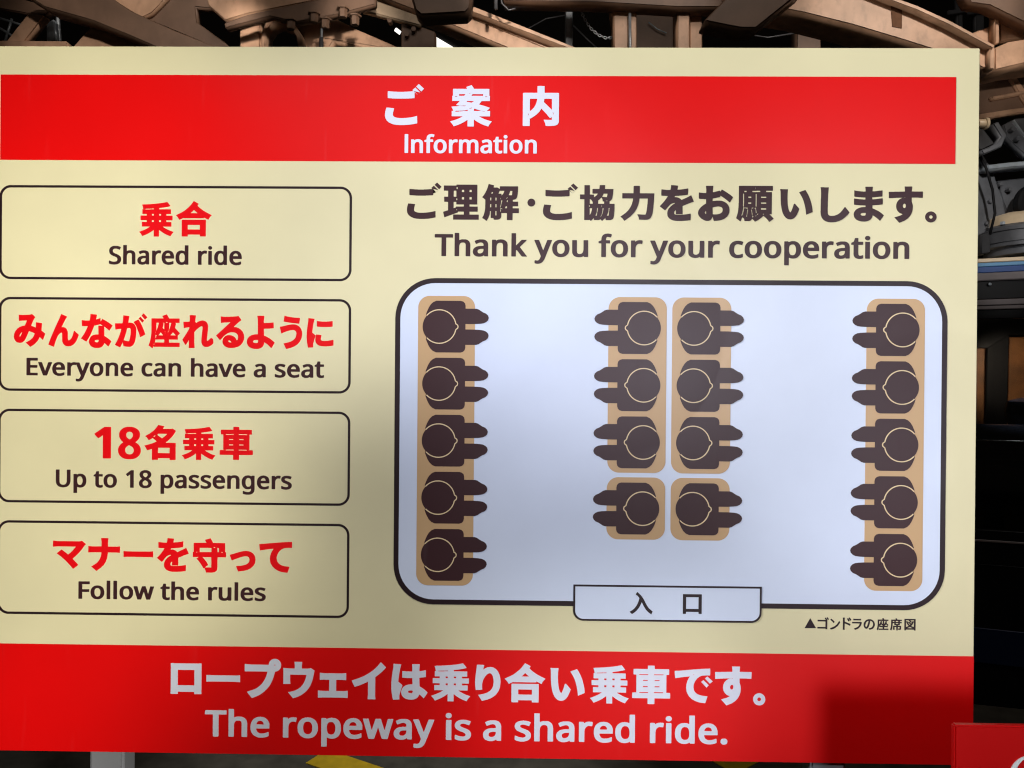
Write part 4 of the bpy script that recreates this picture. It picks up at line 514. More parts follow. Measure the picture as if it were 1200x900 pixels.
  [-4920,-384,26,1,17,-2,22,-7,5,-3,14,-12,10,-12,4,-7,6,-17,3,1,12,10,31,29,3,1,28,-49,6,-13,-15,-16,-18,-15,-21,-14,-29,-17,-1,-7,0,-18,-2,-19,0,-63,1,-2,2,0,9,5,20,16,24,20,6,4,24,-36,9,-17,4,-4,1,-3,-1,-2,-23,-18,-25,-17,-24,-15,-29,-16,-18,-9,-3,0,-1,2,-7,11,-12,18,-2,-3,-1,-37,-4,0,-14,5,-33,10,-1,-1,0,-1,8,-34,3,-20,-9,-2,-64,-6,-2,1,-2,4,-2,34,-5,32,-1,4,-2,1,-7,2,-37,0,-25,-3,-8,0,-4,-2,-7,0,-4,-1,-1,0,1,41,3,29,3,1,17,0,10,2,34,0,3,0,1,2,-15,33,-22,45,-17,27,-24,34,-1,4,1,2,32,19,27,14,3,1,25,-39,23,-41,19,-42,14,-34,11,-31,4,-2,35,-7,31,-10,4,1,23,14,2,1,-5,1,-42,0,-3,1,0,7,1,5,0,24,2,52,0,14,-2,1,-24,0,-15,1,-14,4,-12,5,-18,11,-13,14,-7,13,-5,12,-3,21,3,21,5,14,6,11,16,15,12,7,14,6,15,4],
  [-4910,-451,-13,-2,-5,-5,-2,-3,0,-7,1,-3,3,-3,7,-4,9,-2,19,0,8,2,0,3,-2,11,-1,4,-3,5,-6,3,-11,2],
  [-4631,-394,3,1,2,-2,30,-62,6,40,2,7,3,2,9,2,27,5,34,1,12,-3,9,-3,8,-5,8,-6,12,-15,7,-14,6,-18,8,-36,6,-44,2,-56,-3,-28,-5,-14,-7,-12,-1,-4,-7,-9,-13,-10,-9,-4,-14,-4,-10,-1,-9,-1,-13,1,-4,0,0,-8,11,-65,0,-5,-2,0,-6,0,-4,-2,-36,-4,-12,0,-4,-2,-7,1,0,15,-2,4,0,26,-4,34,-3,12,-9,2,-10,0,-8,1,-18,0,-7,2,-13,-2,-22,0,-2,1,-1,2,1,5,0,11,4,42,2,13,8,-1,11,-2,8,-1,36,-5,5,0,1,1,-7,29,-9,29,-19,51,-16,35,-24,44,1,2,2,1],
  [-4535,-467,-17,-2,-23,-6,-9,-3,-2,-2,0,-1,15,-44,12,-40,14,-54,2,-2,10,0,9,-2,14,3,3,4,3,6,1,7,0,32,-1,21,-6,41,-4,17,-5,15,-3,6,-2,3,-8,2],
  [-4392,-517,1,2,2,-1,10,-5,35,-18,12,-8,1,-2,-13,-41,-21,-51,-25,-50,-17,-28,-4,-5,-1,0,-30,14,-27,15,0,1,18,30,3,4,3,2,4,8,1,6,6,10,19,46,11,30],
  [-4411,-736,22,-21,45,47,-22,23],
  [-4376,-770,25,-27,45,47,-28,28],
  [-4248,-387,4,1,3,-2,9,-21,3,-5,1,10,3,1,299,0,4,-1,0,-48,-1,-2,-121,-1,-3,-1,0,-3,0,-28,0,-1,1,-1,98,0,4,-1,0,-46,15,-16,10,-13,-31,-35,-27,-26,-1,-3,8,-31,3,-15,0,-7,-5,-2,-6,-1,-5,-1,57,-1,2,-1,0,-50,-4,-1,-119,0,-18,-32,-10,-15,-3,-1,-50,19,-1,2,15,25,0,1,-1,1,-138,0,-4,1,0,147,-1,7,0,23,-3,20,0,11,-7,40,-6,27,-16,44,24,16],
  [-4228,-426,-1,-2,1,-11,1,-2,3,-1,2,3,0,3,-2,8,-1,2],
  [-4215,-456,-1,-1,4,-14,6,-33,1,13,2,2,95,0,3,1,1,1,0,30,-1,1,-1,1],
  [-4206,-508,-3,-4,-1,-4,2,-27,2,-3,9,7,5,3,-6,4,-2,3,-1,14,-2,4],
  [-4172,-540,-1,-1,13,-15,10,-15,4,-3,6,7,16,20,4,7,-6,1],
  [-4031,-540,0,-1,19,-20,10,-15,3,2,29,31,1,3,-5,1],
  [-4212,-555,-2,-4,0,-6,8,-16,6,-20,0,-8,1,-7,0,-69,1,-1,2,-1,25,0,1,1,1,1,-7,30,-6,22,-8,20,-8,14,0,4,-2,3,-6,18,-7,13,0,1,2,4,0,1],
  [-4097,-559,-1,-5,4,-7,1,-3,-1,-4,-5,-8,0,-4,2,-1,4,6,1,10,-1,11,-2,3],
  [-4060,-575,1,-7,6,-11,1,-6,5,-14,0,-72,0,-1,3,-1,20,0,2,1,0,1,-4,17,-9,32,-5,14,-5,9,-3,15,-4,9,-1,7,-2,3],
  [-4106,-610,-14,-13,-4,-6,7,-28,3,-25,-1,-2,-7,0,-5,-2,19,-1,3,1,1,1,0,72,-1,3],
  [-4082,-687,-2,-2,-2,-3,2,-3,5,-1,6,0,5,1,2,2,0,3,-4,3,-5,1],
  [-3814,-393,4,1,62,0,4,-1,-4,-68,0,-110,1,-9,8,-11,12,-13,26,-24,17,-12,8,-5,10,-3,7,-2,4,2,2,2,2,6,0,21,-11,105,-2,38,1,17,4,15,3,7,6,11,13,12,14,7,5,1,9,0,3,1,3,-1,13,0,12,-3,11,-5,16,-9,16,-13,14,-17,-4,-38,-2,-8,-5,-7,-7,-4,-9,-1,-7,2,-6,4,-10,12,-11,9,-7,4,-6,1,-2,0,-1,-1,-1,-6,1,-25,12,-106,1,-28,-2,-15,-4,-15,-1,-4,-8,-14,-4,-5,-7,-7,-12,-6,-11,-5,-14,-2,-9,0,-19,4,-12,4,-11,5,-26,16,-2,1,-10,-14,-1,-4,2,-24,5,-40,0,-6,0,-1,-1,-1,-30,0,-11,-1,-31,0,0,8,1,4,1,24,-1,37,-6,2,-23,3,-11,0,-10,1,-5,0,-4,-1,-14,0,-3,1,0,1,1,6,0,11,4,37,0,9,2,8,6,1,13,-3,7,-1,33,-5,4,0,2,0,-1,12,-2,6,-29,49,-50,80,0,1,12,21,24,37,2,1,3,0,3,-3,31,-52,1,-2,1,1,0,53],
  [-3327,-396,28,1,31,-4,24,-7,13,-5,7,-3,25,-17,10,-11,13,-16,13,-30,2,-7,4,-31,-4,-30,-11,-28,-7,-10,-18,-20,-25,-17,-29,-11,-24,-2,-6,-2,32,-31,28,-25,28,-22,1,-2,-1,-3,-5,-5,-3,-7,-26,-34,-2,0,-10,3,-15,3,-10,0,-7,1,-17,1,-9,1,-23,0,-10,2,-31,0,-13,1,-20,0,-9,-1,-12,-1,-4,-1,-8,0,-6,-2,-3,1,0,2,0,9,1,4,0,37,1,8,1,17,3,0,14,-3,6,0,22,-3,20,0,9,-1,20,0,9,-2,7,1,-2,3,-19,17,-146,136,1,3,11,13,34,38,1,0,2,0,9,-11,5,-3,22,-25,20,-19,21,-16,20,-11,24,-7,15,-1,17,0,12,1,15,5,15,10,9,10,6,13,2,16,0,11,-3,11,-4,9,-7,8,-1,0,-2,-2,-5,-12,-15,-20,-14,-11,-7,-4,-18,-8,-10,-2,-15,-2,-12,0,-14,2,-12,4,-10,5,-11,8,-9,9,-7,10,-3,7,-5,14,-1,18,3,20,11,20,15,15,20,11,26,8],
  [-3327,-463,-7,-2,-6,-3,-4,-3,-1,-3,-1,-3,2,-5,7,-3,9,1,5,3,7,5,5,7,2,6,-4,1],
  [-3032,-388,29,1,18,-2,27,-9,18,-14,11,-17,7,-18,2,-11,0,-7,1,-1,18,11,19,13,13,12,25,26,9,7,2,-1,19,-32,17,-31,0,-3,-1,-1,-16,-16,-18,-15,-14,-10,-13,-9,-25,-14,-21,-10,-15,-5,-2,-2,-2,-41,-1,-33,1,-4,21,-2,19,0,10,-1,14,0,8,-2,25,-1,6,-2,9,0,3,-1,1,-4,-1,-5,0,-19,-3,-40,-2,-1,-4,2,-9,0,-4,1,-11,1,-40,4,-17,0,-10,1,-14,0,-2,0,-1,-22,2,-27,2,-18,0,-9,1,-5,0,-3,-2,-1,-75,0,-5,1,0,6,5,31,1,53,1,4,0,82,1,20,-1,20,-42,3,-34,9,-20,12,-4,3,-17,19,-9,21,-3,21,2,20,3,9,9,19,9,9,9,8,10,6,20,9,21,4],
  [-3026,-456,-14,-3,-5,-3,-4,-3,-3,-3,0,-5,0,-4,3,-5,11,-8,15,-3,25,0,4,0,2,3,0,14,-3,11,-3,5,-4,2,-8,2],
  [-2660,-390,3,0,13,-3,44,-11,40,-18,36,-25,28,-35,17,-37,1,-6,6,-42,-3,-31,-10,-29,-10,-14,-10,-12,-15,-11,-6,-4,-22,-9,-24,-3,-15,0,-8,1,-11,1,-19,3,-24,5,-57,15,-30,4,12,56,5,20,2,4,1,0,29,-14,42,-16,34,-8,27,-4,15,2,12,5,8,8,5,6,3,8,2,14,-5,30,-11,24,-17,18,-27,17,-21,9,-14,4,-57,13,2,6,8,17],
  [-2513,-688,5,0,1,0,0,-2,6,-39,2,-27,-11,0,-3,-2,-23,0,-6,-1,-13,0,-29,-3,-57,-9,-39,-9,-2,0,-7,44,-2,13,-1,5,1,6,39,8,40,6,65,7],
  [-2401,-407,7,0,4,-1,16,0,33,-3,-2,-31,2,-13,9,-35,19,-59,-1,-3,-6,-6,-28,-22,-5,-4,0,-1,3,-35,6,-45,7,-38,10,-42,0,-2,-6,-2,-9,0,-5,-1,-27,-3,-12,0,-4,-2,-8,1,-1,0,-1,2,0,25,-9,60,-6,55,-3,31,0,24,-1,5,1,35,4,45,7,41,5,22],
  [-2225,-424,39,1,10,-2,14,0,35,-4,15,-4,4,0,6,-2,0,-58,-2,-8,-4,-1,-17,4,-40,7,-12,2,-13,0,-7,1,-14,0,-17,-1,-13,-3,-8,-5,-3,-7,0,-13,8,-38,0,-2,-40,-5,-11,0,-3,-2,-8,1,-2,1,0,6,-3,7,-4,22,-2,26,2,22,9,19,7,8,10,10,19,10,29,7],
  [-2238,-651,6,0,53,0,8,-1,19,0,31,-3,7,-2,1,-17,-1,-48,-4,0,-4,1,-8,0,-4,1,-9,1,-18,2,-14,0,-6,2,-53,0,-21,-2,-18,-2,-9,-1,-14,-2,-2,0,-1,3,0,62,7,2,24,2,8,1]],
 'b2_en': [
  [-5133,13,5,1,9,0,13,-2,8,-3,10,-4,5,-4,7,-7,11,-14,14,-33,46,-113,13,-35,2,-5,0,-5,-12,-1,-25,0,-6,1,-3,5,-3,9,-31,81,-2,3,-38,-95,-3,-3,-6,-1,-31,0,-20,-3,-7,0,-16,3,-15,6,-7,6,-2,-1,0,-1,-1,-9,-2,-1,-26,0,-9,1,0,3,0,150,0,3,2,1,35,0,3,0,1,-2,1,-5,1,-86,4,-14,5,-7,6,-6,6,-4,7,-2,18,-1,13,2,2,-5,1,-5,2,1,55,130,-7,17,-5,9,-4,7,-4,3,-6,3,-7,1,-24,-3,-2,1,-1,3,1,24,0,2,9,3],
  [-5362,-51,5,1,18,0,16,-2,16,-4,14,-5,3,-2,0,-2,0,-27,-2,-2,-4,0,-20,7,-16,4,-16,1,-13,-2,-7,-2,-8,-5,-4,-5,-6,-12,-3,-12,1,-2,5,0,94,0,4,-1,2,-7,0,-21,-3,-17,-3,-7,-5,-10,-7,-9,-13,-10,-9,-5,-16,-5,-8,0,-7,-1,-20,2,-14,4,-15,8,-10,9,-7,8,-8,16,-4,17,-2,14,0,14,4,19,4,12,8,13,11,11,10,6,18,8,7,2],
  [-4918,-51,5,1,14,0,15,-2,18,-6,11,-7,11,-10,7,-9,5,-10,4,-12,2,-9,0,-7,0,-29,-2,-10,-4,-10,-4,-7,-10,-14,-10,-9,-16,-8,-16,-5,-9,0,-9,-1,-9,1,-9,0,-16,5,-17,9,-9,7,-9,11,-7,16,-4,17,0,7,0,26,4,13,3,9,6,10,5,7,17,15,13,6,10,4],
  [-4550,-51,5,1,18,0,7,-2,10,0,9,-2,19,-7,3,-2,1,-4,0,-17,-1,-8,-1,-2,-3,0,-18,6,-19,5,-16,1,-16,-3,-9,-4,-8,-9,-4,-6,-3,-11,0,-7,6,0,94,0,3,-1,1,-2,0,-34,-4,-14,-9,-16,-14,-13,-15,-8,-13,-4,-9,0,-7,-1,-18,2,-11,2,-14,7,-13,10,-10,12,-6,12,-4,14,-3,17,1,17,3,19,3,7,7,14,7,9,11,8,11,7,11,4],
  [-4304,-51,5,1,16,0,7,-2,8,0,9,-2,10,-4,4,-3,2,-2,0,-19,-2,-10,-5,-1,-15,6,-14,4,-24,-1,-7,-3,-8,-7,-6,-10,-3,-14,-1,-17,1,-12,4,-16,7,-10,11,-7,11,-3,9,1,33,8,2,-3,3,-7,6,-18,0,-2,-13,-6,-16,-4,-11,0,-6,-1,-5,0,-25,3,-12,4,-12,7,-11,9,-7,9,-6,12,-3,7,-2,10,-2,10,0,12,0,12,2,10,2,11,9,18,14,14,6,5,18,8,7,2],
  [-4183,-51,5,1,14,0,13,-2,14,-5,11,-6,2,1,4,7,1,1,28,0,3,0,1,-2,0,-110,-1,-7,-4,-16,-8,-10,-8,-6,-9,-4,-16,-5,-36,0,-25,6,-11,5,-8,4,0,3,8,19,3,6,4,0,5,-2,9,-4,17,-5,11,-2,5,0,9,2,5,3,4,4,2,7,1,12,-1,2,-11,2,-24,0,-19,4,-11,4,-9,4,-8,5,-7,7,-5,7,-4,13,-1,17,2,9,5,9,5,7,9,7,11,5],
  [-3565,-51,4,1,15,0,13,-2,14,-5,11,-6,2,2,1,5,2,1,2,1,27,0,4,0,1,-2,0,-114,-3,-12,-7,-12,-6,-7,-5,-4,-10,-4,-15,-5,-36,0,-25,6,-10,4,-9,5,0,3,2,7,9,19,9,-3,11,-5,14,-4,15,-2,11,2,5,3,4,4,2,7,1,10,-1,4,-13,2,-22,0,-20,4,-11,4,-10,5,-8,5,-5,6,-7,10,-3,8,0,21,3,9,5,10,7,7,8,5,9,4],
  [-3219,-51,5,1,18,0,17,-2,10,-2,13,-4,6,-3,3,-2,1,-2,0,-27,-3,-2,-3,0,-26,9,-10,2,-17,1,-12,-2,-8,-2,-5,-4,-6,-6,-5,-8,-2,-7,-2,-9,1,-2,5,0,96,0,3,-1,1,-2,0,-22,-2,-16,-3,-10,-7,-12,-5,-7,-9,-9,-15,-8,-14,-4,-9,-1,-7,-1,-18,1,-16,5,-15,8,-11,10,-7,9,-8,17,-4,16,0,10,-1,7,1,7,0,10,3,12,6,14,10,14,7,7,7,5,13,6,15,5],
  [-2997,-51,5,1,15,0,14,-2,11,-4,13,-7,2,0,3,8,2,1,27,0,4,0,1,-2,1,-5,0,-107,-3,-14,-4,-8,-4,-6,-5,-5,-4,-3,-8,-4,-9,-3,-10,-3,-35,0,-12,3,-17,5,-14,7,-1,5,3,7,3,9,3,5,3,2,3,0,29,-11,11,-2,7,0,9,2,6,4,3,5,3,8,0,9,-1,2,-2,0,-10,2,-22,0,-22,4,-9,3,-16,9,-10,9,-4,7,-4,14,0,14,2,10,5,10,8,9,10,6,13,5],
  [-2751,-51,5,1,22,0,5,-2,7,0,15,-4,11,-5,7,-5,6,-6,5,-7,4,-12,0,-13,-2,-9,-5,-10,-9,-9,-8,-5,-15,-7,-24,-9,-18,-8,-3,-4,-3,-6,2,-6,4,-3,4,-2,11,-2,7,0,11,2,29,9,4,0,3,-5,9,-21,0,-2,-1,-2,-13,-5,-22,-5,-12,-1,-9,-1,-22,2,-15,4,-10,4,-12,9,-5,7,-4,11,0,17,3,7,6,10,6,5,8,5,18,9,23,8,11,6,7,5,3,3,0,9,-3,6,-5,4,-9,3,-20,0,-11,-3,-16,-5,-13,-5,-4,-1,-3,2,-1,2,0,26,2,4,6,3,13,4,9,2],
  [-2576,-51,5,1,18,0,7,-2,9,0,10,-2,19,-7,3,-2,1,-4,0,-17,-1,-8,-1,-2,-3,0,-24,8,-13,3,-16,1,-12,-2,-10,-3,-11,-11,-5,-12,-2,-8,0,-4,6,0,94,0,4,-1,2,-7,-1,-16,-1,-15,-6,-17,-7,-11,-7,-8,-16,-11,-17,-5,-16,-2,-20,2,-14,4,-14,7,-13,12,-8,10,-6,14,-4,13,-2,19,1,14,4,17,3,9,9,15,11,12,6,4,20,9],
  [-2435,-51,5,1,14,0,15,-2,11,-4,12,-7,2,0,4,8,2,1,27,0,3,0,1,-2,2,-5,0,-104,-2,-10,-4,-14,-5,-7,-7,-6,-10,-6,-9,-3,-11,-3,-34,0,-13,3,-16,5,-14,7,-2,2,7,19,3,5,2,2,4,0,29,-11,11,-2,7,0,9,2,5,4,4,5,3,8,0,9,-1,2,-2,0,-11,2,-20,0,-12,2,-11,2,-16,6,-9,6,-10,9,-4,5,-3,9,-2,14,2,15,6,12,9,10,9,5,12,5],
  [-2256,-51,5,1,12,0,13,-2,9,-3,6,-3,0,-2,0,-22,0,-2,-2,-2,-2,0,-20,5,-10,-1,-4,-2,-5,-5,-2,-10,0,-81,1,-2,2,0,33,-1,7,-1,1,-1,0,-24,-1,-2,-4,-1,-38,0,-1,-2,0,-26,-2,-5,-6,-1,-21,0,-2,1,-1,1,-11,31,-21,11,-2,3,0,10,2,6,16,1,3,0,1,2,0,77,1,7,0,9,3,8,4,9,8,9,8,5,12,4],
  [-5739,-55,9,1,112,0,10,-1,0,-1,0,-26,-1,-4,-9,0,-74,-1,-3,0,-1,-4,0,-50,1,-3,5,-1,72,0,4,-1,2,-7,0,-18,-2,-6,-2,0,-74,-1,-5,0,-1,-4,0,-43,1,-3,5,-1,72,0,9,-1,1,-3,0,-26,-1,-2,-5,-1,-119,0,-6,1,-2,9,0,191],
  [-5541,-55,8,1,29,0,6,-1,5,-10,54,-136,3,-8,-1,-2,-4,-1,-34,0,-3,1,-3,2,-5,10,-30,83,-2,4,-2,1,-36,-95,-4,-5,-9,-1,-29,0,-4,1,0,5,2,5,13,35,43,108],
  [-4796,-55,11,1,23,0,6,-1,2,-6,0,-74,1,-12,2,-11,3,-10,4,-5,4,-4,11,-5,11,-1,9,1,8,4,5,5,4,10,0,105,1,3,11,1,27,0,4,-1,0,-3,0,-107,-2,-12,-2,-7,-5,-8,-6,-7,-7,-6,-14,-6,-10,-2,-11,-1,-5,-1,-22,2,-12,4,-11,6,-2,-1,-2,-5,-1,-2,-2,-1,-24,0,-9,1,-1,3,0,150],
  [-4050,-55,11,1,27,0,4,-1,1,-3,0,-88,3,-17,6,-10,5,-5,12,-4,9,-1,11,1,7,4,3,3,5,10,0,7,0,97,2,5,1,2,5,0,27,0,7,-1,1,-3,0,-110,-2,-10,-4,-11,-9,-11,-11,-8,-11,-3,-9,-3,-11,0,-5,-1,-18,1,-9,3,-7,2,-11,6,-2,-2,-2,-6,-2,-1,-25,0,-9,1,-1,3,0,150],
  [-3785,-55,11,1,27,0,4,-1,1,-3,0,-89,2,-11,4,-10,8,-9,10,-5,9,-1,11,1,9,4,6,7,2,8,1,10,0,92,1,5,1,1,2,1,7,0,27,0,4,0,1,-2,0,-109,-5,-19,-5,-8,-5,-7,-7,-5,-12,-6,-12,-3,-35,0,-23,7,-1,-5,0,-60,-1,-2,-2,-1,-36,0,-3,1,-1,2,0,213],
  [-3397,-55,6,1,33,0,3,-1,3,-3,59,-146,1,-5,-1,-2,-9,-1,-29,0,-4,1,-2,2,-36,94,-1,3,-2,0,-3,-4,-30,-81,-3,-9,-4,-5,-9,-1,-29,0,-5,1,1,5,13,35,45,113],
  [-4911,-82,-8,-2,-9,-5,-6,-7,-3,-5,-4,-14,-2,-15,2,-21,6,-17,10,-10,3,-2,7,-2,18,0,12,5,7,7,3,5,4,12,2,14,0,14,-2,12,-3,10,-8,12,-11,7,-9,3],
  [-4173,-82,-6,-2,-4,-3,-1,-4,-2,-7,0,-5,2,-5,4,-7,5,-4,11,-3,9,-2,24,-1,1,3,-1,14,-2,9,-5,7,-8,6,-7,3,-7,2],
  [-3555,-82,-6,-2,-3,-2,-3,-5,-1,-5,0,-7,1,-5,4,-7,6,-4,11,-3,9,-2,23,-1,2,3,-1,14,-3,10,-5,6,-7,6,-7,3,-7,2],
  [-2986,-82,-9,-5,-3,-7,0,-12,5,-9,7,-4,9,-3,9,-2,25,-1,1,2,0,12,-4,12,-5,7,-9,7,-10,3],
  [-2425,-82,-7,-4,-4,-6,-1,-7,1,-7,5,-9,6,-4,9,-3,10,-2,25,-1,1,2,0,8,-2,11,-3,6,-4,6,-9,7,-10,3],
  [-5386,-154,-1,-4,2,-7,3,-5,6,-7,9,-5,11,-2,11,2,8,5,6,9,3,12,-1,2,-3,1,-49,0],
  [-4574,-154,-1,-2,1,-3,3,-9,5,-6,5,-5,4,-2,12,-3,4,0,7,2,9,5,4,5,2,6,3,10,-2,2,-3,1],
  [-3243,-154,0,-2,2,-7,5,-8,4,-6,9,-5,11,-2,11,2,8,5,6,11,3,10,-1,2,-3,1,-49,0],
  [-2600,-154,-1,-2,2,-7,7,-11,9,-7,12,-3,4,0,9,3,7,5,6,8,3,12,0,2,-5,1]],
 'b3_jp': [
  [-4822,918,8,2,78,-1,6,-1,1,-2,0,-367,-1,-2,-3,-1,-67,0,-8,1,-16,10,-68,47,-18,11,-9,8,-6,3,-3,4,5,7,7,8,14,17,9,7,5,7,4,3,3,1,6,-1,9,-5,35,-25,3,-1,2,1,1,3,0,252,1,12],
  [-4537,926,12,1,33,0,24,-3,24,-7,22,-11,15,-10,13,-14,7,-10,7,-14,3,-10,3,-17,0,-22,-3,-15,-3,-10,-5,-10,-12,-17,-7,-7,-13,-11,-21,-14,0,-2,19,-14,15,-16,8,-12,7,-15,4,-22,0,-12,-2,-17,-5,-15,-9,-15,-17,-17,-6,-4,-24,-12,-22,-6,-14,-3,-41,0,-10,0,-26,6,-10,4,-17,8,-12,9,-20,20,-8,18,-4,17,0,24,2,15,3,7,8,17,11,15,8,9,8,6,8,7,-1,3,-21,14,-17,18,-8,12,-6,12,-5,15,-1,7,-1,15,1,15,3,14,5,15,8,15,20,20,10,6,14,8,14,5,15,4],
  [-4520,867,-15,-3,-13,-9,-6,-10,-4,-7,-2,-12,0,-8,1,-12,3,-7,2,-5,6,-10,8,-8,17,-12,5,-2,5,-1,14,7,12,6,10,7,8,8,4,5,6,12,2,15,-1,10,-3,9,-5,10,-9,9,-9,5,-10,3,-12,2],
  [-4513,689,-20,-13,-5,-5,-7,-10,-2,-4,-2,-13,0,-7,2,-10,2,-7,9,-10,8,-5,12,-3,8,-1,19,4,12,9,2,3,5,10,1,8,0,9,-1,10,-2,5,-4,7,-7,10,-13,10,-8,4,-4,1],
  [-4240,930,21,1,47,-1,1,0,1,-2,1,-17,4,-1,130,0,3,1,1,1,0,16,1,2,1,0,47,1,21,-1,1,-17,0,-168,-1,-16,-21,-2,-96,0,-2,-1,15,-12,25,-21,35,-35,22,-29,25,-43,-1,-1,-30,-20,-11,-6,-14,4,-97,0,-1,-2,0,-1,16,-25,0,-2,-4,-1,-22,-5,-46,-9,-3,2,-18,27,-17,20,-13,14,-11,10,-19,14,-26,18,-48,26,0,2,3,3,12,9,9,10,11,14,7,11,1,1,21,-10,25,-15,29,21,14,12,4,5,-21,11,-30,12,-42,13,-50,13,-1,1,17,27,9,17,3,11,2,1,30,-7,23,-7,5,0,1,0,0,109],
  [-4168,849,-2,-2,1,-60,4,0,129,0,4,1,0,61,-4,1],
  [-4125,676,-29,-22,-24,-18,-1,-1,2,-3,10,-9,2,-1,95,0,5,1,-3,6,-17,17,-35,28,-2,2],
  [-4221,657,-2,-2,0,-1,2,-5,10,-6,4,-2,4,1,1,1,0,5,-5,4,-7,5],
  [-3717,926,4,0,51,0,5,0,0,-71,1,-3,1,1,30,21,30,18,27,14,41,16,3,-1,17,-25,19,-22,-1,-2,-42,-14,-23,-10,-41,-22,-13,-9,-2,-3,6,-1,85,0,4,-1,0,-50,-4,0,-50,-1,-3,0,0,-2,0,-15,0,-2,2,0,65,-1,3,0,0,-2,0,-46,0,-3,-67,0,-3,-1,0,-1,0,-15,0,-1,2,-1,47,0,3,-1,0,-51,-4,-1,-129,0,-3,-1,-1,-1,0,-10,2,-2,53,-6,48,-9,28,-8,-4,-6,-13,-16,-19,-24,-81,14,-50,6,-50,4,-34,2,-10,1,-51,2,-4,1,-12,1,8,24,4,23,2,2,22,0,5,-2,14,0,8,-1,23,0,9,-1,5,1,11,0,8,-2,15,0,2,2,0,5,-2,2,-33,0,-8,1,-52,1,-6,-3,-22,0,-10,1,0,51,3,1,45,0,1,1,1,1,0,15,-1,1,-2,1,-67,0,-1,3,0,46,1,2,3,0,65,1,1,0,1,2,0,15,-1,2,-2,0,-48,1,-4,0,0,50,3,1,83,0,5,1,-2,3,-9,6,-19,11,-20,11,-32,13,-39,14,-1,2,21,22,15,23,3,1,40,-16,25,-12,29,-17,34,-24,1,0,1,3],
  [-3740,761,-1,-3,0,-16,5,-1,17,1,0,19,-4,1],
  [-3656,761,-1,-3,1,-16,4,-1,18,1,0,19,-4,1],
  [-3740,689,-1,-3,1,-14,17,-1,4,1,1,14,-1,3,-4,1],
  [-3656,689,-1,-3,1,-14,18,-1,4,1,0,14,0,3,-4,1],
  [-3277,921,21,1,28,0,20,-1,1,-14,0,-41,0,-2,1,0,140,-1,20,-1,1,-15,-1,-39,-18,-2,-34,0,-4,-1,14,-1,2,-2,0,-178,2,-1,26,-1,0,-52,0,-3,-22,-1,-126,0,-1,-2,-1,-30,0,-2,-20,-1,-28,0,-21,1,-1,32,-2,2,-125,0,-19,1,-1,16,1,39,26,1,2,1,0,178,3,2,13,1,-4,1,-33,0,-20,2,-1,15,1,39,20,1,137,1,1,0,1,2,0,41],
  [-3357,810,-7,-1,-3,-3,0,-1,3,-2,7,-2,81,0,3,1,0,7,-1,1],
  [-3211,810,-2,-1,0,-7,3,-1,86,0,7,2,2,2,1,1,-3,3,-7,1],
  [-3325,750,-3,-1,0,-7,2,-2,45,0,2,0,1,2,0,7,-2,1],
  [-3204,750,-3,-1,0,-7,1,-2,47,0,2,0,1,2,0,7,-2,1],
  [-3326,686,-2,0,0,-3,0,-4,2,-2,45,0,2,1,1,1,0,6,-2,1],
  [-3206,686,-1,0,0,-3,0,-4,1,-2,47,0,2,1,1,1,0,6,0,1,-2,1],
  [-3360,627,-5,-1,-3,-3,1,-2,7,-2,84,0,3,1,0,2,0,4,-1,1],
  [-3211,627,-2,-1,0,-6,3,-1,88,0,7,2,2,2,-3,3,-6,1]],
 'b3_en': [
  [-5171,1330,11,1,26,-1,4,0,1,-4,0,-64,1,-3,17,6,13,2,14,0,12,-2,11,-4,13,-7,10,-11,7,-8,3,-7,4,-12,4,-17,0,-23,-2,-17,-4,-15,-6,-12,-7,-9,-12,-10,-16,-8,-8,-2,-9,0,-7,-2,-16,2,-9,2,-16,8,-2,-2,-1,-5,-2,-1,-25,0,-9,1,-1,3,0,217],
  [-4136,1330,11,1,27,-1,3,0,1,-4,0,-64,1,-4,18,7,12,2,16,0,12,-3,18,-7,11,-8,8,-11,6,-12,5,-15,2,-16,0,-22,-3,-22,-3,-7,-7,-14,-3,-4,-11,-11,-12,-7,-16,-5,-20,-1,-5,1,-7,0,-9,2,-16,8,-3,-7,-2,-1,-25,0,-9,1,0,3,0,217],
  [-3112,1330,5,0,17,0,6,-1,8,0,16,-5,11,-5,5,-4,11,-11,7,-12,4,-21,0,-162,-1,-3,-8,-1,-23,0,-2,1,-1,1,-3,6,-1,0,-12,-6,-13,-4,-16,-2,-7,2,-11,1,-9,2,-10,5,-9,7,-6,5,-6,9,-6,10,-4,10,-3,19,-1,11,1,17,3,17,4,10,4,9,6,8,16,14,7,4,12,4,10,2,18,0,17,-4,11,-5,1,3,0,12,-6,14,-4,4,-10,6,-11,2,-11,0,-23,-4,-26,-9,-4,0,-2,2,0,28,2,3,15,6,8,2,11,2],
  [-5311,1266,4,1,20,0,14,-2,15,-4,15,-7,7,-5,9,-9,9,-14,5,-13,4,-21,0,-128,-3,-8,-3,-1,-30,0,-5,1,-2,8,0,128,-1,8,-6,16,-6,9,-8,5,-14,4,-4,0,-12,0,-11,-2,-7,-4,-8,-5,-4,-5,-5,-11,-2,-10,0,-138,0,-3,-6,-1,-32,0,-3,1,-2,8,0,124,1,7,0,9,4,14,4,10,5,7,7,9,7,7,15,8,17,5],
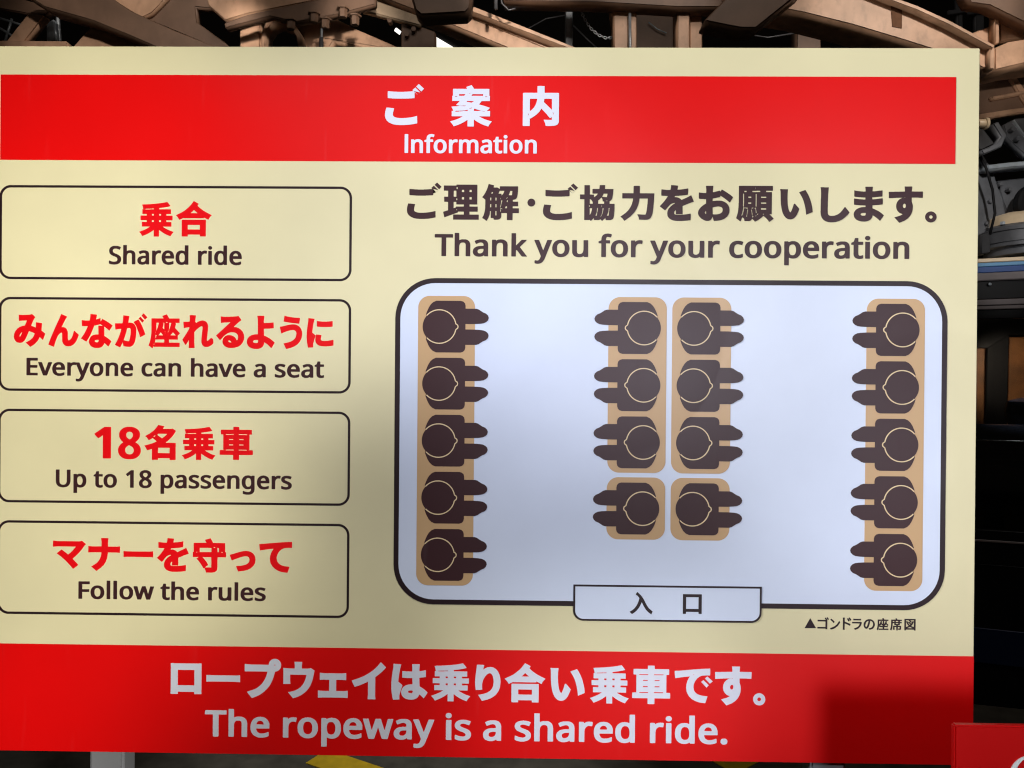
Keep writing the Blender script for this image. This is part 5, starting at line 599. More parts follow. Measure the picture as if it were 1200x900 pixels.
  [-4868,1266,5,1,12,0,12,-2,9,-3,5,-3,1,-2,0,-22,-2,-4,-4,0,-18,4,-10,0,-4,-2,-3,-3,-3,-5,-2,-11,0,-77,1,-2,4,-1,30,0,9,-1,0,-1,0,-25,0,-1,-4,-1,-35,0,-4,-1,-1,-2,0,-29,0,-2,-8,-1,-19,1,-2,0,-3,7,-9,26,-18,9,-4,3,0,16,1,1,1,1,16,0,3,1,0,2,0,84,2,12,3,9,6,8,11,9,12,5],
  [-4748,1266,5,1,14,0,14,-2,14,-4,12,-7,11,-9,11,-14,4,-8,5,-19,2,-10,0,-19,-4,-19,-6,-16,-9,-14,-10,-8,-5,-4,-13,-6,-14,-5,-17,-2,-9,2,-11,0,-9,2,-10,4,-11,7,-14,13,-5,8,-5,8,-5,19,-1,12,0,16,2,14,3,13,7,14,6,8,7,7,12,9,14,6],
  [-4331,1266,5,1,17,0,14,-2,10,-3,13,-5,10,-7,11,-12,7,-12,3,-13,0,-9,-2,-10,-7,-14,-10,-12,-20,-14,1,-2,10,-7,10,-10,9,-14,2,-8,0,-9,0,-7,-3,-8,-6,-12,-11,-11,-17,-8,-18,-5,-29,0,-10,3,-15,5,-9,5,-12,12,-6,11,-1,5,-2,12,2,10,2,9,8,13,17,16,0,2,-15,10,-6,7,-9,12,-5,15,1,18,2,10,5,10,5,7,13,10,18,8,8,2],
  [-3923,1266,5,1,16,0,12,-2,8,-3,17,-8,2,3,1,5,2,1,28,0,4,-1,1,-1,0,-109,-2,-12,-3,-8,-5,-10,-10,-9,-9,-5,-7,-3,-11,-2,-34,0,-23,6,-8,3,-11,6,-1,2,1,5,8,19,3,3,9,-3,17,-7,16,-4,5,0,11,2,5,3,4,6,2,7,0,10,-1,2,-12,2,-19,0,-13,2,-17,4,-14,7,-12,10,-7,12,-3,14,0,7,3,16,4,6,7,9,6,5,12,6],
  [-3762,1266,5,1,21,0,14,-2,10,-3,9,-3,13,-8,9,-13,4,-10,1,-14,-2,-10,-4,-7,-4,-7,-4,-4,-13,-8,-50,-21,-6,-5,-2,-7,2,-5,3,-3,4,-2,10,-2,9,0,9,1,32,10,2,-2,1,-4,5,-8,5,-12,-1,-2,-3,-3,-16,-6,-16,-4,-11,0,-9,-2,-5,1,-5,1,-11,0,-14,4,-14,7,-7,6,-7,8,-4,12,0,9,1,10,6,11,9,9,10,6,10,5,23,9,18,8,5,6,2,5,0,5,-3,7,-6,3,-9,3,-20,-1,-23,-6,-16,-7,-5,1,-2,10,0,17,1,4,8,5,13,4,8,2],
  [-3621,1266,5,1,21,0,14,-2,7,-2,7,-3,13,-6,9,-9,3,-3,4,-9,2,-8,0,-16,-2,-7,-3,-7,-10,-9,-6,-4,-20,-10,-23,-9,-13,-6,-4,-5,-3,-5,1,-5,3,-4,5,-3,11,-2,9,0,8,1,30,10,2,0,6,-11,7,-15,0,-2,-4,-3,-16,-6,-16,-4,-10,0,-9,-2,-5,1,-6,1,-10,0,-22,7,-12,8,-9,10,-4,14,0,10,3,11,6,10,13,10,15,7,26,10,12,6,6,5,3,7,0,3,-1,5,-3,4,-5,3,-9,2,-19,0,-22,-5,-17,-8,-4,0,-3,2,-1,4,0,24,1,2,14,7,16,4],
  [-3450,1266,5,1,18,0,16,-2,16,-4,13,-5,3,-2,0,-2,0,-27,-2,-2,-4,-1,-19,8,-16,4,-16,1,-12,-2,-7,-2,-6,-4,-6,-6,-4,-8,-3,-7,-1,-9,0,-2,6,0,93,-1,4,0,1,-2,0,-21,-3,-17,-4,-12,-5,-10,-5,-7,-9,-9,-15,-9,-13,-4,-9,0,-7,-2,-18,2,-16,5,-14,8,-11,10,-7,9,-5,10,-2,7,-3,12,-1,14,-1,7,2,21,2,8,5,14,10,14,7,7,7,5,13,6,12,4],
  [-2925,1266,5,1,18,0,16,-2,15,-4,14,-5,3,-2,0,-2,0,-27,-2,-2,-2,0,-27,9,-9,2,-17,1,-14,-3,-11,-5,-8,-9,-5,-14,-1,-7,1,-2,6,0,92,-1,3,0,1,-2,0,-26,-2,-14,-5,-14,-7,-12,-11,-10,-14,-8,-15,-5,-8,0,-8,-2,-8,2,-9,0,-10,3,-10,4,-12,8,-5,4,-8,10,-5,8,-5,12,-4,19,0,28,2,12,4,12,9,15,12,12,8,6,17,7],
  [-2667,1266,5,1,21,0,5,-2,7,0,15,-4,11,-5,5,-4,9,-9,4,-6,3,-12,0,-14,-2,-9,-6,-9,-8,-8,-8,-5,-14,-7,-23,-9,-18,-8,-4,-5,-2,-6,2,-5,5,-4,14,-3,7,0,10,2,16,4,13,5,3,0,4,-6,9,-22,-1,-2,-6,-3,-13,-4,-17,-4,-11,0,-5,-1,-6,-1,-8,2,-11,0,-16,5,-14,8,-8,7,-5,10,-2,7,0,17,6,12,5,6,4,3,9,6,16,8,23,8,11,6,6,5,3,5,0,7,-3,7,-5,3,-9,2,-19,0,-22,-5,-17,-8,-4,0,-3,2,-1,2,0,26,2,4,18,7],
  [-4496,1262,7,1,28,0,4,-1,1,-1,0,-202,-1,-3,-2,-1,-26,0,-5,1,-54,41,-5,5,7,11,8,10,4,3,2,1,3,-1,22,-18,3,-1,1,0,1,149],
  [-3344,1262,11,1,26,0,4,-1,0,-3,0,-90,2,-10,6,-14,6,-6,10,-4,11,-1,9,0,8,4,6,7,2,9,1,10,0,92,1,5,1,1,5,1,27,0,7,-1,1,-3,0,-108,-5,-18,-5,-10,-7,-7,-7,-5,-12,-6,-9,-2,-11,0,-5,-1,-21,2,-13,4,-10,5,-2,-1,-2,-5,-3,-2,-23,0,-9,1,-1,3,0,150],
  [-2819,1262,10,1,27,0,3,-1,1,-3,0,-86,4,-14,3,-7,6,-7,11,-7,5,-2,6,0,12,0,11,2,1,-1,5,-24,0,-6,-1,-1,-7,-3,-21,-1,-18,3,-19,11,-2,-2,-1,-7,-1,-1,-2,-1,-24,0,-9,1,-1,3,0,150],
  [-5102,1235,-7,-2,-5,-3,-6,-5,-5,-9,-4,-19,0,-29,5,-19,7,-9,11,-6,18,0,6,3,5,3,7,9,2,7,4,13,1,21,-1,10,-4,14,-5,9,-4,6,-7,4,-6,2],
  [-4742,1235,-8,-3,-6,-3,-6,-6,-4,-9,-5,-19,0,-24,2,-8,4,-12,5,-7,4,-5,6,-2,7,-3,16,0,7,3,7,4,6,8,3,5,4,17,0,28,-4,15,-5,9,-5,5,-5,4,-10,3],
  [-4328,1235,-11,-3,-6,-6,-3,-5,-2,-5,-1,-12,2,-7,5,-9,11,-9,7,-5,5,-2,7,2,11,6,8,6,6,6,3,5,3,7,0,5,-2,9,-2,5,-9,9,-13,3],
  [-4065,1235,-10,-3,-6,-3,-4,-4,-4,-7,-3,-11,-2,-13,0,-23,4,-19,5,-8,3,-4,7,-3,7,-3,15,0,12,6,5,7,4,7,3,12,2,17,-2,19,-6,17,-6,9,-8,5,-5,2],
  [-3913,1235,-7,-5,-4,-7,0,-10,2,-7,3,-4,4,-3,4,-2,16,-4,24,0,1,2,0,12,-2,9,-7,10,-7,6,-11,3],
  [-3104,1235,-7,-2,-6,-5,-4,-5,-5,-9,-3,-14,-1,-6,1,-26,3,-12,3,-7,4,-5,5,-5,8,-5,16,0,8,3,6,3,4,5,4,9,4,14,1,29,-1,9,-2,8,-4,9,-7,7,-6,3,-8,2],
  [-3473,1163,-1,-2,4,-10,7,-11,9,-5,11,-2,11,2,7,5,7,11,2,10,0,2,-4,0,-48,0],
  [-2947,1163,-1,0,0,-2,1,-5,4,-9,4,-5,7,-5,12,-4,3,0,9,2,6,3,7,9,4,12,-1,4,-3,0],
  [-4318,1137,-10,-5,-10,-7,-4,-7,-3,-9,0,-5,4,-10,5,-5,10,-4,17,0,8,2,7,7,4,8,0,9,-2,7,-4,6,-9,8,-9,5]],
 'b4_jp': [
  [-5173,2227,3,2,1,-1,40,-30,8,-7,9,-6,2,-3,-3,-4,-13,-16,-52,-53,3,-3,14,-11,20,-18,6,-5,36,-37,27,-31,35,-49,18,-20,0,-2,-37,-29,-12,-8,-15,4,-13,2,-258,0,-34,-3,-15,-3,-7,1,-1,3,0,66,1,3,1,0,11,0,4,-1,34,-2,9,-1,206,0,5,1,-1,3,-10,12,-19,23,-14,15,-24,23,-23,18,-4,-2,-16,-13,-37,-29,-21,-14,-3,1,-33,25,-8,7,-11,7,-3,4,61,46,45,39,51,53],
  [-4892,2249,2,0,4,-3,47,-34,33,-34,21,-33,4,-8,13,-35,8,-38,1,-14,1,-13,1,-7,5,0,98,0,9,1,16,0,4,2,10,-1,1,-20,0,-33,-1,-22,-10,0,-4,1,-12,0,-9,2,-102,0,-4,-1,-1,-43,1,-26,3,-18,0,-11,-1,0,-81,-1,-4,1,6,43,0,53,-2,2,-114,1,-11,-2,-13,0,-4,-1,-13,-1,0,1,-1,72,1,3,10,1,5,-2,15,0,11,-1,110,0,3,0,1,1,0,12,-1,9,-8,33,-11,28,-4,6,-18,24,-19,18,-6,4,-31,20,-21,13,0,2,6,4],
  [-4570,2081,14,1,4,-2,17,0,8,-1,263,0,11,1,18,0,4,2,10,0,2,-1,0,-3,0,-66,-1,-1,-14,0,-4,2,-14,0,-9,1,-260,0,-13,-1,-20,0,-4,-2,-11,0,-1,1,-1,3],
  [-3993,2249,8,0,59,0,8,-1,18,0,35,-4,34,-5,2,-29,0,-38,-1,-4,-9,1,-13,2,-7,1,-54,7,-12,0,-9,2,-48,0,-13,-2,-13,-4,-4,-4,-1,-3,-1,-11,2,-6,3,-8,8,-9,6,-5,1,1,1,3,0,15,-1,6,0,18,0,2,69,1,4,-1,1,-3,0,-32,-1,-5,1,-49,1,-1,13,-6,50,-22,31,-12,27,-9,1,-3,-17,-41,-5,-9,-7,-17,-1,0,-42,22,-63,29,-3,-1,-10,-11,-6,-5,-15,-7,-16,-5,-17,-1,-9,1,-2,-1,0,-1,5,-11,3,-2,38,-2,7,-1,31,-2,36,-5,26,-5,3,-20,0,-47,-1,-1,-2,-1,-20,4,-7,1,-35,5,-27,3,-24,2,-2,-1,0,-1,4,-20,3,-23,-13,-1,-4,-1,-15,-2,-10,0,-9,-1,-13,0,-4,-2,-6,0,-2,1,-2,6,0,9,-2,17,-4,20,-2,2,-35,0,-39,-4,-9,-1,-4,-1,-11,1,-1,21,0,29,1,17,5,2,64,3,2,1,0,2,-12,19,-22,31,-21,26,-33,35,4,4,25,21,24,18,5,3,2,0,6,-6,3,-5,8,-9,29,-35,10,-9,15,-10,15,-6,17,-3,7,2,-1,1,-28,18,-19,16,-20,22,-5,8,-10,22,-4,27,4,28,11,18,8,10,15,10,18,8,13,4],
  [-3589,2253,31,1,33,0,24,-3,17,-5,7,-4,14,-12,2,-5,4,-10,0,-10,1,-4,1,-128,4,-1,92,0,5,-1,0,-57,0,-2,-9,-1,-2,0,0,-2,0,-87,-1,-18,-4,0,-138,-1,-2,-2,-17,-33,-10,-17,-2,-2,-2,0,-44,12,-19,6,1,3,15,30,1,3,-145,1,-5,0,-1,18,1,87,-1,2,-1,0,-7,1,-1,2,0,40,0,17,3,1,57,0,7,1,-1,1,-22,15,-1,1,1,2,7,8,13,13,26,33,18,26,18,32,2,0,9,-5,1,1,13,30],
  [-3600,2193,-1,-1,1,-1,34,-25,1,-1,0,-1,-11,-21,-11,-17,-18,-23,-27,-29,0,-1,6,-1,94,0,4,1,1,3,-1,116,-4,1],
  [-3705,2017,-3,-2,0,-1,0,-2,3,-2,5,0,4,2,1,2,-2,2,-4,1],
  [-3406,2017,-2,-1,-2,-2,0,-2,3,-2,7,-1,3,1,3,2,0,3,-2,1,-5,2],
  [-3665,2011,-1,-3,0,-43,0,-2,2,0,132,0,4,0,1,2,0,44,-2,2,-132,1],
  [-3455,2011,-1,-3,0,-43,1,-2,1,0,14,0,2,2,0,44,0,2,-2,0],
  [-3492,1963,-7,-2,-3,-2,-1,-1,4,-3,5,-2,5,1,5,2,2,2,0,1,-5,3],
  [-3210,2236,9,0,4,-1,10,0,43,-6,46,-12,40,-20,29,-27,18,-31,2,-7,5,-36,-4,-29,-7,-19,-3,-5,-5,-7,-13,-16,-24,-15,-26,-9,-24,-3,-16,0,-19,2,-36,7,-31,9,-65,21,-33,8,0,3,15,41,10,21,3,2,82,-32,32,-10,28,-7,21,-2,12,1,11,3,7,5,4,3,6,9,3,8,1,11,-4,23,-12,17,-19,14,-26,10,-32,7,-11,2,-44,3,-11,2,13,35],
  [-2639,2244,13,1,1,-2,9,-22,11,-36,2,-4,1,-6,-4,-2,-11,-1,-5,-1,-36,-3,-27,-7,-15,-5,-18,-10,-18,-16,-13,-21,-5,-32,0,-13,2,-10,8,-25,11,-21,19,-23,22,-17,21,-10,26,-5,14,0,9,-1,45,0,3,-1,1,-20,0,-31,-1,-19,-3,-1,-12,0,-5,1,-28,0,-9,2,-17,0,-9,1,-15,1,-8,1,-11,0,-7,1,-11,1,-8,1,-10,0,-86,8,-102,10,-20,0,-9,2,-17,1,0,1,1,5,0,10,5,45,1,5,0,7,1,2,2,0,4,0,12,-3,10,0,62,-10,66,-8,5,1,-15,23,-14,27,-10,36,-3,35,7,44,5,11,18,31,32,30,14,9,29,15,32,10,19,4]],
 'b4_en': [
  [-4890,2584,5,1,13,0,22,-4,11,-4,13,-8,9,-9,8,-10,7,-15,4,-15,0,-33,-6,-20,-6,-12,-9,-11,-9,-8,-17,-9,-14,-4,-18,-2,-22,2,-14,4,-14,7,-11,9,-10,12,-7,15,-5,17,0,24,2,15,6,17,7,12,14,14,10,7,14,5],
  [-4546,2584,5,1,11,0,16,-2,13,-4,11,-5,7,-5,10,-9,9,-13,5,-12,4,-15,0,-7,0,-26,-4,-17,-6,-12,-10,-14,-13,-10,-13,-7,-14,-4,-19,-2,-21,2,-11,3,-19,8,-11,10,-9,11,-6,12,-5,18,0,7,0,28,5,18,8,16,17,16,7,5,16,6,8,2],
  [-4062,2584,5,1,9,0,15,-2,9,-2,5,-3,1,-2,0,-24,-1,-2,-4,0,-20,4,-9,0,-5,-2,-5,-5,-1,-4,-1,-6,0,-81,1,-1,2,-1,33,0,7,-1,1,-2,0,-24,-1,-1,-3,-1,-39,-1,-1,-2,0,-25,-2,-5,-6,-1,-21,0,-2,1,-1,1,-10,29,-2,2,-21,10,-1,4,0,10,2,5,16,1,3,1,1,1,0,81,1,12,3,8,8,14,7,5,12,5,7,2],
  [-3749,2584,5,1,12,0,10,-1,10,-1,17,-3,14,-6,2,-2,1,-1,0,-28,-3,-2,-3,0,-24,8,-13,4,-23,0,-8,-2,-10,-5,-9,-9,-3,-7,-2,-9,-1,-7,5,0,97,0,3,-1,1,-2,0,-22,-2,-16,-2,-8,-4,-9,-5,-8,-10,-10,-11,-7,-12,-6,-9,-2,-7,0,-8,-2,-9,1,-20,3,-14,6,-10,7,-11,10,-7,10,-6,14,-4,17,1,32,4,17,8,16,10,11,13,9,18,7,9,2],
  [-3383,2584,4,1,11,0,15,-2,14,-4,9,-5,2,0,4,7,2,1,25,0,8,-1,2,-7,0,-141,-3,-7,-5,-1,-25,0,-10,1,-2,7,0,81,-1,9,-1,7,-4,8,-6,9,-7,4,-17,3,-12,-2,-6,-3,-4,-6,-4,-12,0,-102,-1,-3,-11,-1,-27,0,-4,1,-1,3,0,108,3,13,4,9,5,7,5,5,7,5,6,3,13,4],
  [-3105,2584,5,1,12,0,9,-1,11,-1,26,-7,5,-2,2,-2,1,-1,0,-28,-3,-2,-3,0,-24,8,-13,4,-23,0,-8,-2,-9,-4,-8,-7,-5,-9,-2,-6,-2,-9,1,-2,5,0,97,0,3,-1,1,-2,0,-19,-2,-19,-4,-11,-6,-11,-5,-7,-9,-8,-16,-9,-13,-4,-7,0,-8,-2,-9,1,-5,1,-8,0,-14,4,-15,9,-10,8,-7,9,-8,15,-4,16,-2,17,1,20,3,12,6,14,10,13,10,9,16,9,16,5],
  [-2965,2584,5,1,14,0,7,-1,10,-1,14,-3,15,-7,11,-10,4,-6,3,-8,2,-14,-1,-10,-3,-7,-9,-11,-13,-9,-13,-5,-36,-14,-7,-5,-3,-2,-2,-5,0,-4,1,-3,3,-4,4,-1,10,-3,9,0,18,4,25,7,3,-1,0,-4,10,-19,1,-3,-1,-2,-13,-5,-22,-6,-9,0,-7,-2,-14,1,-6,1,-11,1,-18,5,-13,9,-9,10,-2,7,-2,7,0,10,2,8,6,10,8,7,5,4,25,11,29,12,9,6,3,5,0,7,-4,7,-6,3,-9,2,-17,0,-10,-1,-19,-6,-17,-7,-3,0,-2,10,0,19,2,4,8,4,12,4,11,2],
  [-5103,2581,9,1,29,0,4,-1,1,-2,0,-75,1,-3,5,-1,73,0,4,-1,0,-2,0,-25,0,-4,-10,-1,-67,0,-5,0,-1,-4,0,-53,1,-1,3,-1,75,0,9,-1,1,-4,0,-25,-1,-2,-9,-1,-113,0,-9,1,-2,7,0,191],
  [-4768,2581,9,1,29,0,4,-1,0,-2,0,-211,0,-4,-2,0,-37,-1,-3,1,-1,2,0,212],
  [-4688,2581,9,1,29,0,4,-1,0,-2,0,-211,0,-4,-2,0,-37,-1,-3,1,-1,2,0,212],
  [-4403,2581,6,1,31,0,5,-1,2,-1,25,-72,6,-16,2,1,2,4,27,83,2,1,5,1,31,0,6,-1,2,-2,3,-10,41,-136,0,-7,-10,-1,-27,0,-4,0,-2,2,-23,81,-2,5,-2,-2,-2,-3,-22,-70,-5,-12,-6,-1,-27,0,-9,1,-11,29,-17,53,-3,5,-3,-5,-22,-81,-2,-2,-4,0,-27,0,-10,1,0,7,2,8,31,106,9,29],
  [-3999,2581,11,1,27,0,4,-1,1,-3,0,-82,4,-21,3,-8,6,-7,8,-4,14,-3,11,1,6,2,6,6,3,8,3,10,0,98,0,3,10,1,29,0,2,-1,2,-5,0,-101,-2,-12,-3,-10,-6,-10,-11,-10,-10,-5,-14,-4,-22,-2,-6,1,-9,0,-9,2,-12,6,-2,0,-1,-4,0,-61,-1,-2,-2,0,-36,-1,-4,1,-1,2,0,212],
  [-3561,2581,10,1,25,0,6,-1,2,-7,0,-80,0,-7,4,-10,9,-12,6,-5,8,-4,10,-2,17,3,5,-1,3,-6,3,-23,0,-1,-8,-3,-7,0,-7,-2,-9,0,-13,3,-7,2,-18,10,-2,-9,-2,-2,-27,0,-8,1,-2,7,0,141],
  [-3250,2581,10,1,29,0,3,-1,1,-2,0,-211,-1,-4,-2,0,-36,-1,-4,1,0,2,0,212],
  [-4883,2554,-13,-4,-8,-7,-5,-6,-5,-17,-1,-24,2,-16,4,-10,5,-7,8,-7,6,-2,11,-1,11,1,6,2,6,6,5,5,5,8,2,9,2,12,0,15,-4,19,-5,10,-4,5,-11,7,-10,2],
  [-4541,2554,-7,-2,-6,-3,-4,-2,-6,-7,-3,-7,-4,-12,-2,-13,0,-9,4,-20,4,-11,5,-6,10,-6,15,-3,9,1,6,2,6,4,7,7,3,6,4,12,2,14,0,7,-2,15,-2,7,-2,7,-5,7,-7,7,-7,3,-11,2],
  [-3775,2482,-1,-2,2,-5,4,-8,5,-7,8,-5,11,-3,5,0,8,3,7,4,4,4,3,7,3,10,-1,2,-4,1,-49,0],
  [-3131,2482,-1,-2,3,-10,7,-9,7,-5,13,-4,5,0,8,3,7,4,3,4,4,7,3,10,-1,2,-4,1,-49,0]],
 'footer_jp': [
  [-3998,3688,5,1,78,0,1,-1,1,-1,0,-5,-2,-5,1,-12,2,-2,3,0,188,0,2,0,1,2,1,10,-2,5,0,7,1,1,1,1,78,0,5,-1,1,-3,0,-13,-1,-7,0,-316,1,-7,-1,-15,-5,-1,-20,0,-11,2,-287,0,-14,-2,-24,0,-3,1,-1,13,1,5,1,22,0,260,-1,36,-1,5],
  [-3914,3585,-1,-3,0,-173,1,-4,5,-1,186,0,5,1,1,4,0,173,-1,3,-5,1,-186,0],
  [-3575,3539,16,1,5,-2,19,0,10,-1,298,0,13,1,20,0,5,2,11,0,2,-1,0,-3,0,-75,0,-1,-16,1,-5,1,-16,0,-11,1,-295,0,-14,-1,-22,0,-5,-1,-13,0,-2,0,0,3,0,72],
  [-3034,3724,2,1,54,-21,39,-20,22,-15,12,-9,21,-17,14,-15,6,-5,13,-14,21,-26,17,-28,18,-38,15,-42,6,-20,12,-44,20,-4,14,-7,8,-6,9,-7,7,-10,4,-5,6,-14,3,-19,0,-10,-3,-16,-6,-14,-7,-11,-10,-10,-8,-6,-9,-6,-10,-4,-8,-1,-13,-2,-21,3,-16,7,-12,9,-9,11,-5,7,-7,17,-3,16,-2,2,-205,0,-9,-1,-21,-1,-8,-1,-11,0,-16,-4,-10,1,-1,4,0,79,1,3,2,1,19,0,6,-1,237,0,4,0,0,2,-4,21,-6,19,-10,28,-13,27,-17,28,-21,26,-5,4,-13,14,-24,19,-27,17,-32,14,-37,12,-13,5,-4,1,-14,6,5,8,41,49],
  [-2766,3345,-3,-4,-2,-7,3,-7,3,-2,4,2,2,8,-3,8,-1,2],
  [-2549,3720,2,2,5,-2,51,-17,35,-18,35,-24,29,-25,27,-33,15,-24,12,-23,12,-32,8,-24,6,-25,9,-48,7,-31,-1,-3,-30,-21,-14,-8,-18,5,-12,0,-8,2,-63,0,-4,-1,-1,-40,3,-18,0,-6,1,-5,0,-8,-1,-1,-83,0,-5,1,3,46,0,29,-1,2,-1,1,-67,0,-9,-2,-23,0,-9,-1,-14,-1,-6,-1,-5,0,-1,1,-1,1,2,8,1,33,0,101,-1,36,-2,5,1,1,1,1,79,0,5,-1,0,-6,-1,-5,-3,-31,0,-64,2,-3,186,0,5,1,0,3,-4,18,-4,18,-6,18,-8,22,-13,26,-15,20,-13,15,-22,18,-17,12,-20,11,-20,8,-23,7,-28,7,-14,2,-6,2,0,2,1,1],
  [-2253,3709,3,1,11,0,5,-2,22,0,11,-2,246,0,12,2,19,0,5,2,16,-1,0,-2,1,-22,0,-35,-1,-22,0,-2,-8,-1,-16,4,-9,0,-10,1,-90,0,-2,0,-1,-2,0,-127,1,-3,4,-1,72,0,10,1,17,0,5,2,8,-1,0,-1,1,-22,0,-36,-1,-22,-5,-1,-5,2,-39,2,-10,1,-192,0,-12,-1,-19,-1,-5,-1,-8,0,-4,-2,-10,1,-1,3,0,75,1,3,8,1,5,-2,17,0,9,-1,67,0,4,1,0,3,0,127,0,2,-3,0,-83,0,-10,-1,-12,0,-5,-2,-8,0,-5,-2,-6,1,-1,4],
  [-1667,3719,5,1,84,0,4,-1,-1,-12,-1,-5,-3,-32,1,-209,1,-3,38,-29,38,-33,26,-28,8,-7,14,-17,0,-1,-2,-3,-5,-3,-22,-23,-32,-30,-17,19,-17,21,-33,34,-18,16,-25,20,-27,19,-32,19,-25,14,-39,18,-38,15,-70,24,0,2,16,36,19,36,24,-8,55,-20,36,-16,38,-19,3,-1,1,5,0,144,-1,20,-2,22,0,8,-2,5],
  [-1366,3721,10,1,5,-1,17,-1,10,-1,13,0,5,-2,11,0,2,-1,0,-1,-1,-36,1,-11,5,-21,9,-30,21,-65,-5,-6,-11,-9,-31,-25,-2,-4,2,-28,8,-62,12,-66,7,-30,5,-14,-1,-1,-2,-1,-9,0,-5,-2,-31,-1,-8,-2,-17,0,-5,-2,-11,0,-2,1,-1,2,0,30,-2,15,-8,49,-10,79,0,10,-3,32,0,26,-1,7,1,12,0,30,5,54,8,45,7,27],
  [-1162,3718,8,1,31,-4,30,-12,14,-12,6,-7,8,-13,6,-15,1,-2,5,3,11,9,20,19,4,4,10,10,3,1,19,-27,23,-39,-1,-3,-9,-10,-24,-21,-29,-21,-28,-16,-2,-3,-3,-52,0,-5,-1,-43,39,-5,19,-3,5,-2,5,0,8,-2,1,-4,0,-68,-1,-4,-6,-1,-23,5,-32,5,-13,2,-1,-1,-1,-15,1,-23,2,-27,2,-5,0,-10,-1,-1,-83,0,-6,1,0,13,2,22,0,49,-1,2,-58,0,-32,-3,-16,0,-7,-2,-3,1,-1,2,0,52,0,18,1,2,5,2,13,0,11,2,16,0,10,2,61,0,1,1,1,1,1,37,2,19,-1,16,-3,1,-21,0,-8,2,-11,0,-11,3,-24,7,-21,13,-8,7,-14,18,-7,17,-4,21,0,9,4,20,6,15,5,7,18,18,24,13,24,6,10,2],
  [-1173,3643,-11,-4,-7,-6,-1,-4,0,-3,1,-5,3,-4,7,-4,13,-3,21,0,10,2,1,5,-1,9,-3,8,-4,5,-5,3,-7,1],
  [-724,3730,5,1,59,0,5,-1,0,-3,0,-77,1,-4,2,1,34,25,34,20,31,16,47,18,3,0,20,-30,22,-25,-1,-2,-49,-17,-26,-11,-47,-25,-14,-10,-3,-4,6,0,98,0,5,-1,1,-3,0,-51,-1,-4,-5,0,-57,0,-3,-1,-1,-2,0,-18,1,-2,1,0,75,0,3,-1,1,-2,0,-52,-1,-4,-5,0,-71,0,-3,-1,-1,-2,0,-16,1,-2,1,-1,55,0,3,-1,1,-3,0,-52,-1,-4,-5,0,-148,0,-3,-1,-1,-2,0,-11,3,-3,60,-7,55,-10,32,-8,-4,-7,-15,-19,-19,-23,-3,-4,-13,1,-37,8,-42,7,-58,6,-57,5,-39,2,-11,2,-22,0,-13,1,-24,0,-5,2,-14,1,10,28,3,13,0,6,2,7,0,2,2,0,25,1,6,-3,16,0,9,-2,27,0,9,-1,6,1,13,0,9,-1,17,0,2,0,1,1,0,7,-3,1,-37,0,-10,2,-51,0,-8,1,-8,-4,-25,0,-11,1,0,4,0,52,0,3,4,1,51,0,2,1,0,2,0,16,0,2,-4,1,-71,0,-5,0,-1,4,0,52,1,2,3,1,75,0,2,0,0,2,0,18,0,2,-4,1,-54,0,-5,0,0,4,0,51,0,3,3,1,95,0,6,0,-2,4,-10,7,-22,13,-23,12,-36,15,-45,16,-1,2,23,25,18,26,2,2,2,0,45,-18,29,-14,33,-19,28,-20,11,-8,2,0,0,3,0,79],
  [-750,3542,-1,-3,1,-19,4,0,17,0,4,0,0,4,0,18,-5,1],
  [-654,3542,-1,-3,1,-19,5,0,17,0,3,0,1,4,-1,18,-5,1],
  [-750,3460,-1,-4,0,-14,1,-2,20,-1,5,1,0,16,0,4,-5,1],
  [-654,3460,-1,-4,0,-14,1,-2,20,-1,5,1,1,16,-1,4,-5,1],
  [-324,3718,5,1,62,-16,38,-15,17,-9,36,-27,7,-7,24,-32,5,-8,15,-38,4,-12,6,-58,-3,-45,-10,-42,-17,-35,-5,-7,-20,-22,-22,-14,-8,-4,-6,-2,-28,-5,-8,1,-26,4,-11,4,-25,13,-14,10,-2,0,0,-2,12,-49,-1,-1,-9,-1,-5,-2,-34,0,-11,-1,-25,0,-1,1,-1,1,0,11,-1,5,-3,31,-7,56,-7,70,-1,37,1,6,0,19,4,34,2,8,0,8,2,9,17,0,5,-1,17,0,37,-4,1,-7,-2,-5,-2,-43,2,-16,5,-24,2,-8,9,-25,16,-26,6,-7,13,-15,19,-13,4,-2,14,-3,10,2,10,7,10,14,7,18,7,30,2,32,-6,47,-14,32,-4,6,-14,16,-8,7,-28,18,-34,13,-65,14,-5,2,0,2,17,29],
  [24,3730,23,2,53,-1,2,-1,1,-1,0,-21,0,-1,4,-1,154,0,2,2,1,19,0,2,2,0,71,1,5,-1,1,-2,0,-18,0,-175,-1,-19,-5,-1,-308,0,-5,1,0,1,-1,18,0,178],
  [105,3640,-2,-1,0,-3,0,-52,0,-3,5,-1,150,0,5,2,0,54,0,3,-2,1],
  [-9,3515,2,0,11,-5,41,-19,2,3,4,1,259,0,4,-1,1,-10,3,0,54,27,3,1,2,-2,7,-15,10,-15,16,-17,9,-8,2,-3,-2,-2,-47,-21,-38,-20,-31,-19,-30,-21,-26,-22,-16,-17,13,-21,1,-3,-20,-12,-44,-22,-2,1,-35,47,-20,21,-4,5,-40,34,-34,25,-34,19,-48,22,-19,10,0,2,1,2,20,19,7,8],
  [141,3428,-1,-1,2,-1,23,-21,19,-18,15,14,30,25,1,1,-8,1],
